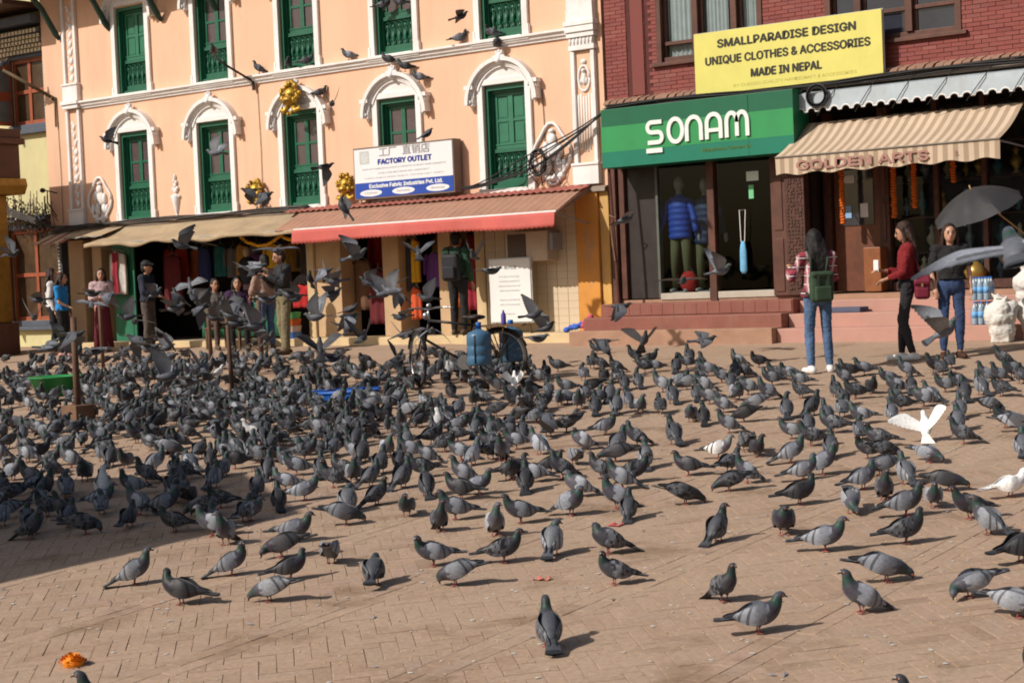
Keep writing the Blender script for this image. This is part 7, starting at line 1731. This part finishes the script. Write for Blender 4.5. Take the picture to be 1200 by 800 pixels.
# the dense part of the flock round the basins
tries = 0
blocks = [(-16.62, -9.02, .30), (-20.0, -6.7, .40), (-14.3, -6.85, .28), (-15.89, -7.15, .15), (-13.5, -5.5, .2)]
while tries < 26000 and len(birds) < 860:
    tries += 1
    px, py = rp_.uniform(-30, 640), rp_.uniform(408, 640)
    core = math.exp(-((px-230)/330)**2) * math.exp(-((py-478)/48)**2)
    shade = .22*math.exp(-((px-60)/120)**2)*math.exp(-((py-585)/45)**2)
    edge = .35*math.exp(-((py-430)/22)**2)
    if rp_.random() > core + shade + edge*(.7 if px > 60 else .3): continue
    P = on_ground(px, py)
    if P.y > -2.3: continue
    if any((P.x-b_[0])**2 + (P.y-b_[1])**2 < b_[2]**2 for b_ in blocks): continue
    md = .155
    if any(abs(q[0].x-P.x) < md and abs(q[0].y-P.y) < md for q in birds): continue
    d = rp_.choice(('L', 'L', 'A', 'A', 'LA', 'R', 'T', 'RA', 'LT'))
    birds.append([P, rad(DIRS[d] + rp_.uniform(-25, 25)), rp_.choice(('up', 'up', 'stand', 'stand', 'peck', 'hunch')), rp_.choice(('bar', 'bar', 'pale', 'check', 'check', 'check', 'pale', 'dark', 'bar')) if rp_.random() > .012 else 'white', px, py, d])
print('standing pigeons', len(birds), 'tries', tries)
birds.sort(key=lambda b: (b[0] - Vector((0, -22.3, 1))).length)
# birds in the air and on ledges: image x, y, distance from the lens, heading, roll, pitch, pose, plumage
AIR = '''125,165,27,L,25,20,wings_up,dark 540,20,24,R,-10,20,wings_level,check 500,158,23,R,20,25,wings_level,check 381,196,22,R,-35,10,wings_down,check 402,243,18,L,30,60,wings_level,check 292,224,24,L,10,0,wings_down,dark 310,229,24.5,R,0,0,wings_down,check 251,180,25,L,20,10,wings_up,pale 389,122,25,A,0,10,wings_up,dark
15,298,22,R,30,10,wings_up,check 212,288,21,L,-20,20,wings_up,check 45,352,24,L,20,0,wings_level,check 108,345,21,R,-10,0,wings_level,bar 128,346,23,L,10,5,wings_down,bar 182,345,22,R,0,30,landing,bar 150,372,21,L,15,0,wings_up,check 205,362,20,R,-20,10,wings_level,bar 40,372,21,A,0,0,wings_up,check 58,408,19,R,10,0,wings_level,pale 112,412,17,L,0,0,wings_level,bar 175,408,18,R,-10,0,wings_level,pale 228,350,22,L,0,40,landing,bar
299,314,20,R,10,0,wings_level,pale 325,294,19.5,A,0,10,wings_level,check 312,352,19,R,-15,0,wings_level,pale 340,346,19,L,10,10,wings_level,bar 392,330,20,L,20,0,wings_level,bar 380,318,23,R,0,0,wings_down,bar 418,300,19,R,20,20,wings_up,pale 432,332,20,L,0,20,landing,bar 450,345,19,R,-25,15,wings_up,bar 470,372,20,L,15,0,wings_level,pale 490,296,22,A,0,30,landing,check 408,372,20,R,0,0,wings_down,bar 425,396,19,A,0,20,wings_up,check 506,388,20,T,0,0,wings_down,bar 375,408,18,A,0,40,landing,dark 458,342,18.5,L,30,20,landing,pale
733,258,22,R,-15,20,wings_level,bar 800,330,21,T,0,10,wings_level,bar 845,318,21,R,10,15,wings_up,pale 727,360,22,R,0,0,wings_down,check 625,370,20,R,-20,10,wings_up,check 630,397,17,R,0,0,wings_level,pale 640,385,21,R,0,20,wings_up,check 706,401,21,L,0,0,wings_down,check 755,399,21,T,0,40,landing,check 826,400,20,R,15,5,wings_level,check
1190,298,5.5,A,-14,16,wings_level,bar 1108,388,14,R,25,35,wings_up,pale 1085,500,14.4,A,-20,48,landing,white 603,446,20,A,0,55,wings_up,white 196,442,16,R,-20,10,wings_up,pale 222,448,17,L,10,0,wings_level,pale 640,488,15.5,L,10,5,wings_down,check 672,490,15.5,R,-10,10,wings_level,bar 240,432,18,A,0,20,wings_up,bar 555,300,20,T,0,20,wings_up,pale 575,318,20.5,R,0,0,wings_level,pale 500,350,21,L,10,10,wings_up,check 300,382,18,R,0,10,wings_up,bar 270,370,19,L,0,10,landing,check 88,392,20,R,0,0,wings_down,check 370,372,17.5,L,0,0,wings_up,bar 160,398,19,L,20,10,wings_down,check
315,397,24.1,R,9,45,wings_up,bar 390,345,20.7,R,-23,20,wings_level,bar 276,379,20.6,R,-6,5,landing,check 383,326,23.3,T,-22,0,wings_up,check 389,421,21.2,R,-13,5,wings_level,check 471,392,24.8,T,-12,10,landing,check 469,346,22.0,L,5,45,wings_down,check 162,406,22.7,A,-19,20,wings_level,check 136,418,24.8,A,21,0,landing,dark 194,408,22.5,R,-19,5,wings_up,check 466,419,22.0,A,24,10,landing,check 299,402,22.2,A,-28,0,wings_level,dark 261,357,21.2,A,25,45,wings_up,dark 346,351,24.1,R,-21,10,landing,check 363,327,23.2,T,-28,45,wings_down,dark 233,363,20.8,R,-28,20,wings_down,check 74,396,24.8,R,24,20,wings_up,check 223,334,24.3,A,-22,45,wings_level,bar 480,392,21.9,A,-13,20,wings_level,check 195,424,24.8,R,26,10,wings_level,check 251,373,23.0,L,-8,10,wings_up,dark 188,393,21.8,T,-14,10,wings_down,check 295,319,23.0,A,-10,10,landing,dark 410,387,24.1,A,-14,10,landing,dark 462,336,24.4,T,29,10,wings_level,check 107,357,24.3,A,11,20,wings_level,bar 158,377,24.4,A,13,0,wings_level,check 297,385,21.3,R,-19,0,landing,check 91,413,21.0,R,-1,45,wings_up,bar 238,359,23.3,L,-18,10,wings_up,dark 209,348,22.3,L,11,45,wings_down,check 279,350,21.8,L,-10,45,wings_down,dark 411,363,24.2,R,2,20,wings_level,check 302,378,24.8,R,7,10,wings_up,bar'''
def at_depth(px, py, dist):
    qx, qy = (px-600)/2000.0, (py-400)/2000.0; d = FW + RT*qx - UU*qy; return Vector((0, -22.3, 1.0)) + d*dist
air = []
for tok in AIR.split():
    x, y, ds, d, r, p, pose, c = tok.split(',')
    P = at_depth(float(x), float(y), float(ds))
    if P.y > -.45: P = at_depth(float(x), float(y), float(ds) * .93)
    air.append((P, rad(DIRS[d] + rp_.uniform(-20, 20)), rad(float(r)), rad(-float(p)), pose, c, float(x), float(y)))
PERCH = [(-22.76, -.66, 5.235, 'T', 'stand', 'check', 'pigeon perched on the tip of the dark bracket pole'), (-22.2, -.09, 4.89, 'L', 'up', 'check', 'pigeon on the white cornice beside the bracket pole'), (-21.5, -.06, 4.91, 'T', 'stand', 'dark', 'dark pigeon on the left of the middle upper window sill'), (-21.05, -.06, 4.91, 'R', 'stand', 'dark', 'dark pigeon on the right of the middle upper window sill'),
 (-20.02, -.08, 4.895, 'L', 'stand', 'bar', 'pigeon on the cornice left of the fourth upper window'), (-17.55, -.08, 4.895, 'R', 'stand', 'bar', 'pigeon on the cornice left of the last upper window'), (-16.9, -.06, 4.91, 'L', 'stand', 'check', 'pigeon on the sill of the last upper window'), (-19.08, -.12, 4.71, 'L', 'stand', 'dark', 'pigeon on the crest of the pediment above the FACTORY OUTLET sign'), (-18.72, -.12, 4.555, 'L', 'stand', 'dark', 'dark pigeon on the right slope of the pediment over the sign'), (-18.42, -.12, 4.34, 'L', 'stand', 'bar', 'pigeon low on the right end of the pediment over the sign'),
 (-16.75, -.12, 4.71, 'T', 'hunch', 'dark', 'dark pigeon on the crest of the last pediment'), (-20.72, -.10, 4.32, 'R', 'stand', 'dark', 'dark pigeon on the right end of the pediment with the gilt mask'), (-28.74, -.74, 5.64, 'R', 'stand', 'dark', 'dark pigeon on the tip of the slanted flag pole'), (-19.2, -.05, 5.66, 'R', 'stand', 'check', 'pigeon resting on the balustrade of the fourth upper window'), (-18.85, -.05, 5.66, 'L', 'stand', 'check', 'second pigeon on the balustrade of the fourth upper window')]
def bird_obj(mesh, P, rot, sc):
    o = bpy.data.objects.new('pigeon', mesh); COL.objects.link(o); o.location = P; o.rotation_mode = 'XYZ'; o.rotation_euler = rot; o.scale = (sc*rp_.uniform(.94, 1.05), sc*rp_.uniform(.94, 1.06), sc*rp_.uniform(.93, 1.05)); return o
ADJ = {'bar': 'barred grey pigeon', 'pale': 'pale barred pigeon', 'check': 'dark chequered pigeon', 'dark': 'blackish pigeon', 'white': 'white pigeon', 'pied': 'pied pigeon'}
PO = {'up': 'standing tall', 'stand': 'standing', 'peck': 'pecking', 'hunch': 'hunched'}
FC = {'L': 'facing left', 'R': 'facing right', 'A': 'facing away', 'T': 'facing the camera', 'RA': 'turned right-away', 'LA': 'turned left-away', 'LT': 'turned left-near', 'RT': 'turned right-near'}
def place(px, py):
    if py > 655: v = 'on bare near paving'
    elif py > 590: v = 'near flock fringe'
    elif py > 535: v = 'near flock'
    elif py > 480: v = 'mid flock'
    else: v = 'far flock'
    h = 'far left' if px < 150 else 'left' if px < 350 else 'left of centre' if px < 540 else 'centre' if px < 690 else 'right of centre' if px < 850 else 'right' if px < 1030 else 'far right'
    return v, h
UNI = {(644, 759): 'pigeon nearest the bottom centre, wings drooped, seen from behind', (122, 850): 'green necked pigeon cut by the bottom edge beside the marigold', (888, 743): 'pigeon walking right with drooped wings left of the long tailed one', (1010, 719): 'tall green necked pigeon with its tail brushing the paving', (849, 706): 'slim grey pigeon looking down with its beak to the right', (1184, 583): 'white pigeon standing at the right edge', (842, 538): 'pied pigeon with a white back among grey ones', (158, 686): 'green necked upright pigeon at the edge of the shadow on the left', (439, 686): 'ruffled preening pigeon left of centre on bare paving', (297, 518): 'white pigeon standing in the left flock', (512, 508): 'small white pigeon standing left of centre', (720, 686): 'slender grey pigeon facing left below two fluffed ones'}
recs = []
NIND = 300 - len(air) - len(PERCH)
for P, yaw, pose, pl, px, py, d in birds[:NIND]:
    v, h = place(px, py)
    lab = UNI.get((int(px), int(py))) or f"{ADJ[pl]} {PO[pose]}, {FC[d]}, {v}, {h}"
    recs.append([MESH[pose, pl, rp_.choice((0, 0, 1, 2))], Vector((P.x, P.y, gz(P.y)+.006)), (0, rp_.uniform(-.10, .08), yaw), rp_.uniform(.88, 1.03), lab, px, py])
WN = {'wings_up': 'flying with raised wings', 'wings_level': 'gliding with spread wings', 'wings_down': 'flying with lowered wings', 'landing': 'braking to land'}
def aplace(px, py):
    if py < 205: return 'in front of the peach upper windows' if px < 560 else 'before the brick wall'
    if px > 1000: return 'before the women on the right'
    if px > 690: return 'before the clothing shop steps' if py > 345 else 'before the clothing shop window'
    if px > 580: return 'low beside the bicycle' if py > 340 else 'beside the notice board'
    if px > 400: return 'before the tan shop piers' if py < 360 else 'low left of the bicycle'
    if px > 240: return 'around the man with the camera' if py < 360 else 'low before the camera man'
    return 'before the left shop front' if py < 370 else 'low over the left flock'
AUNI = {(1190, 298): 'large near pigeon gliding before the umbrella at the right edge', (1085, 500): 'white pigeon alighting with raised wings on the right', (603, 446): 'white pigeon fluttering beside the bicycle wheel', (1108, 388): 'pale pigeon swooping past the legs of the woman in jeans'}
for P, yaw, roll, pitch, pose, pl, px, py in air:
    lab = AUNI.get((int(px), int(py))) or f"{ADJ[pl]} {WN[pose]} {aplace(px, py)}"
    recs.append([MESH[pose, pl], P, (roll, pitch, yaw), rp_.uniform(.76, .90) if px < 700 else rp_.uniform(.92, 1.0), lab, px, py])
for x, y, z, d, pose, pl, lab in PERCH:
    recs.append([MESH[pose, pl, rp_.choice((0, 1, 2))], Vector((x, y, z)), (0, 0, rad(DIRS[d])), .98, lab, 0, 0])
# birds that would read alike are told apart by their order from left to right
from collections import defaultdict
by = defaultdict(list)
for r in recs: by[r[4]].append(r)
ORD = ['first', 'second', 'third', 'fourth', 'fifth', 'sixth', 'seventh', 'eighth', 'ninth', 'tenth']
for lab, rs in by.items():
    if len(rs) > 1:
        rs.sort(key=lambda r: r[5])
        for i, r in enumerate(rs):
            w = 'leftmost' if i == 0 else 'rightmost' if i == len(rs)-1 else ORD[i] + ' from left'
            r[4] = lab + ', ' + w
for me, P, rot, sc, lab, px, py in recs:
    o = bird_obj(me, P, rot, sc); tag(o, lab, 'pigeon', 'pigeons of the flock')
# all other standing birds, too many to name, as one mass
mbv, mbf, mbc = [], [], []
for P, yaw, pose, pl, px, py, d in birds[NIND:]:
    me = MESH[pose, pl, rp_.choice((0, 0, 1, 2))]; o_ = len(mbv); sc = rp_.uniform(.86, 1.02); k_ = rp_.uniform(.7, 1.25)
    Mt = Matrix.Translation((P.x, P.y, gz(P.y)+.004)) @ Matrix.Rotation(yaw, 4, 'Z') @ Matrix.Scale(sc, 4)
    mbv += [tuple(Mt @ v.co) for v in me.vertices]; mbf += [tuple(i + o_ for i in p.vertices) for p in me.polygons]
    for c in me.attributes['Col'].data: q = c.color; mbc += [q[0]*k_, q[1]*k_, q[2]*k_, 1.0]
fm = bpy.data.meshes.new('pigeon_flock'); fm.from_pydata(mbv, [], mbf); fm.materials.append(PLU)
fm.attributes.new('Col', 'FLOAT_COLOR', 'CORNER').data.foreach_set('color', mbc); fm.polygons.foreach_set('use_smooth', [True]*len(fm.polygons))
fo_ = bpy.data.objects.new('pigeon_flock', fm); COL.objects.link(fo_); tag(fo_, 'dense mass of grey pigeons feeding round the basins', 'pigeons', None, 'stuff')
print('flock tris', len(mbf))
bpy.data.scenes.remove(BENCH)
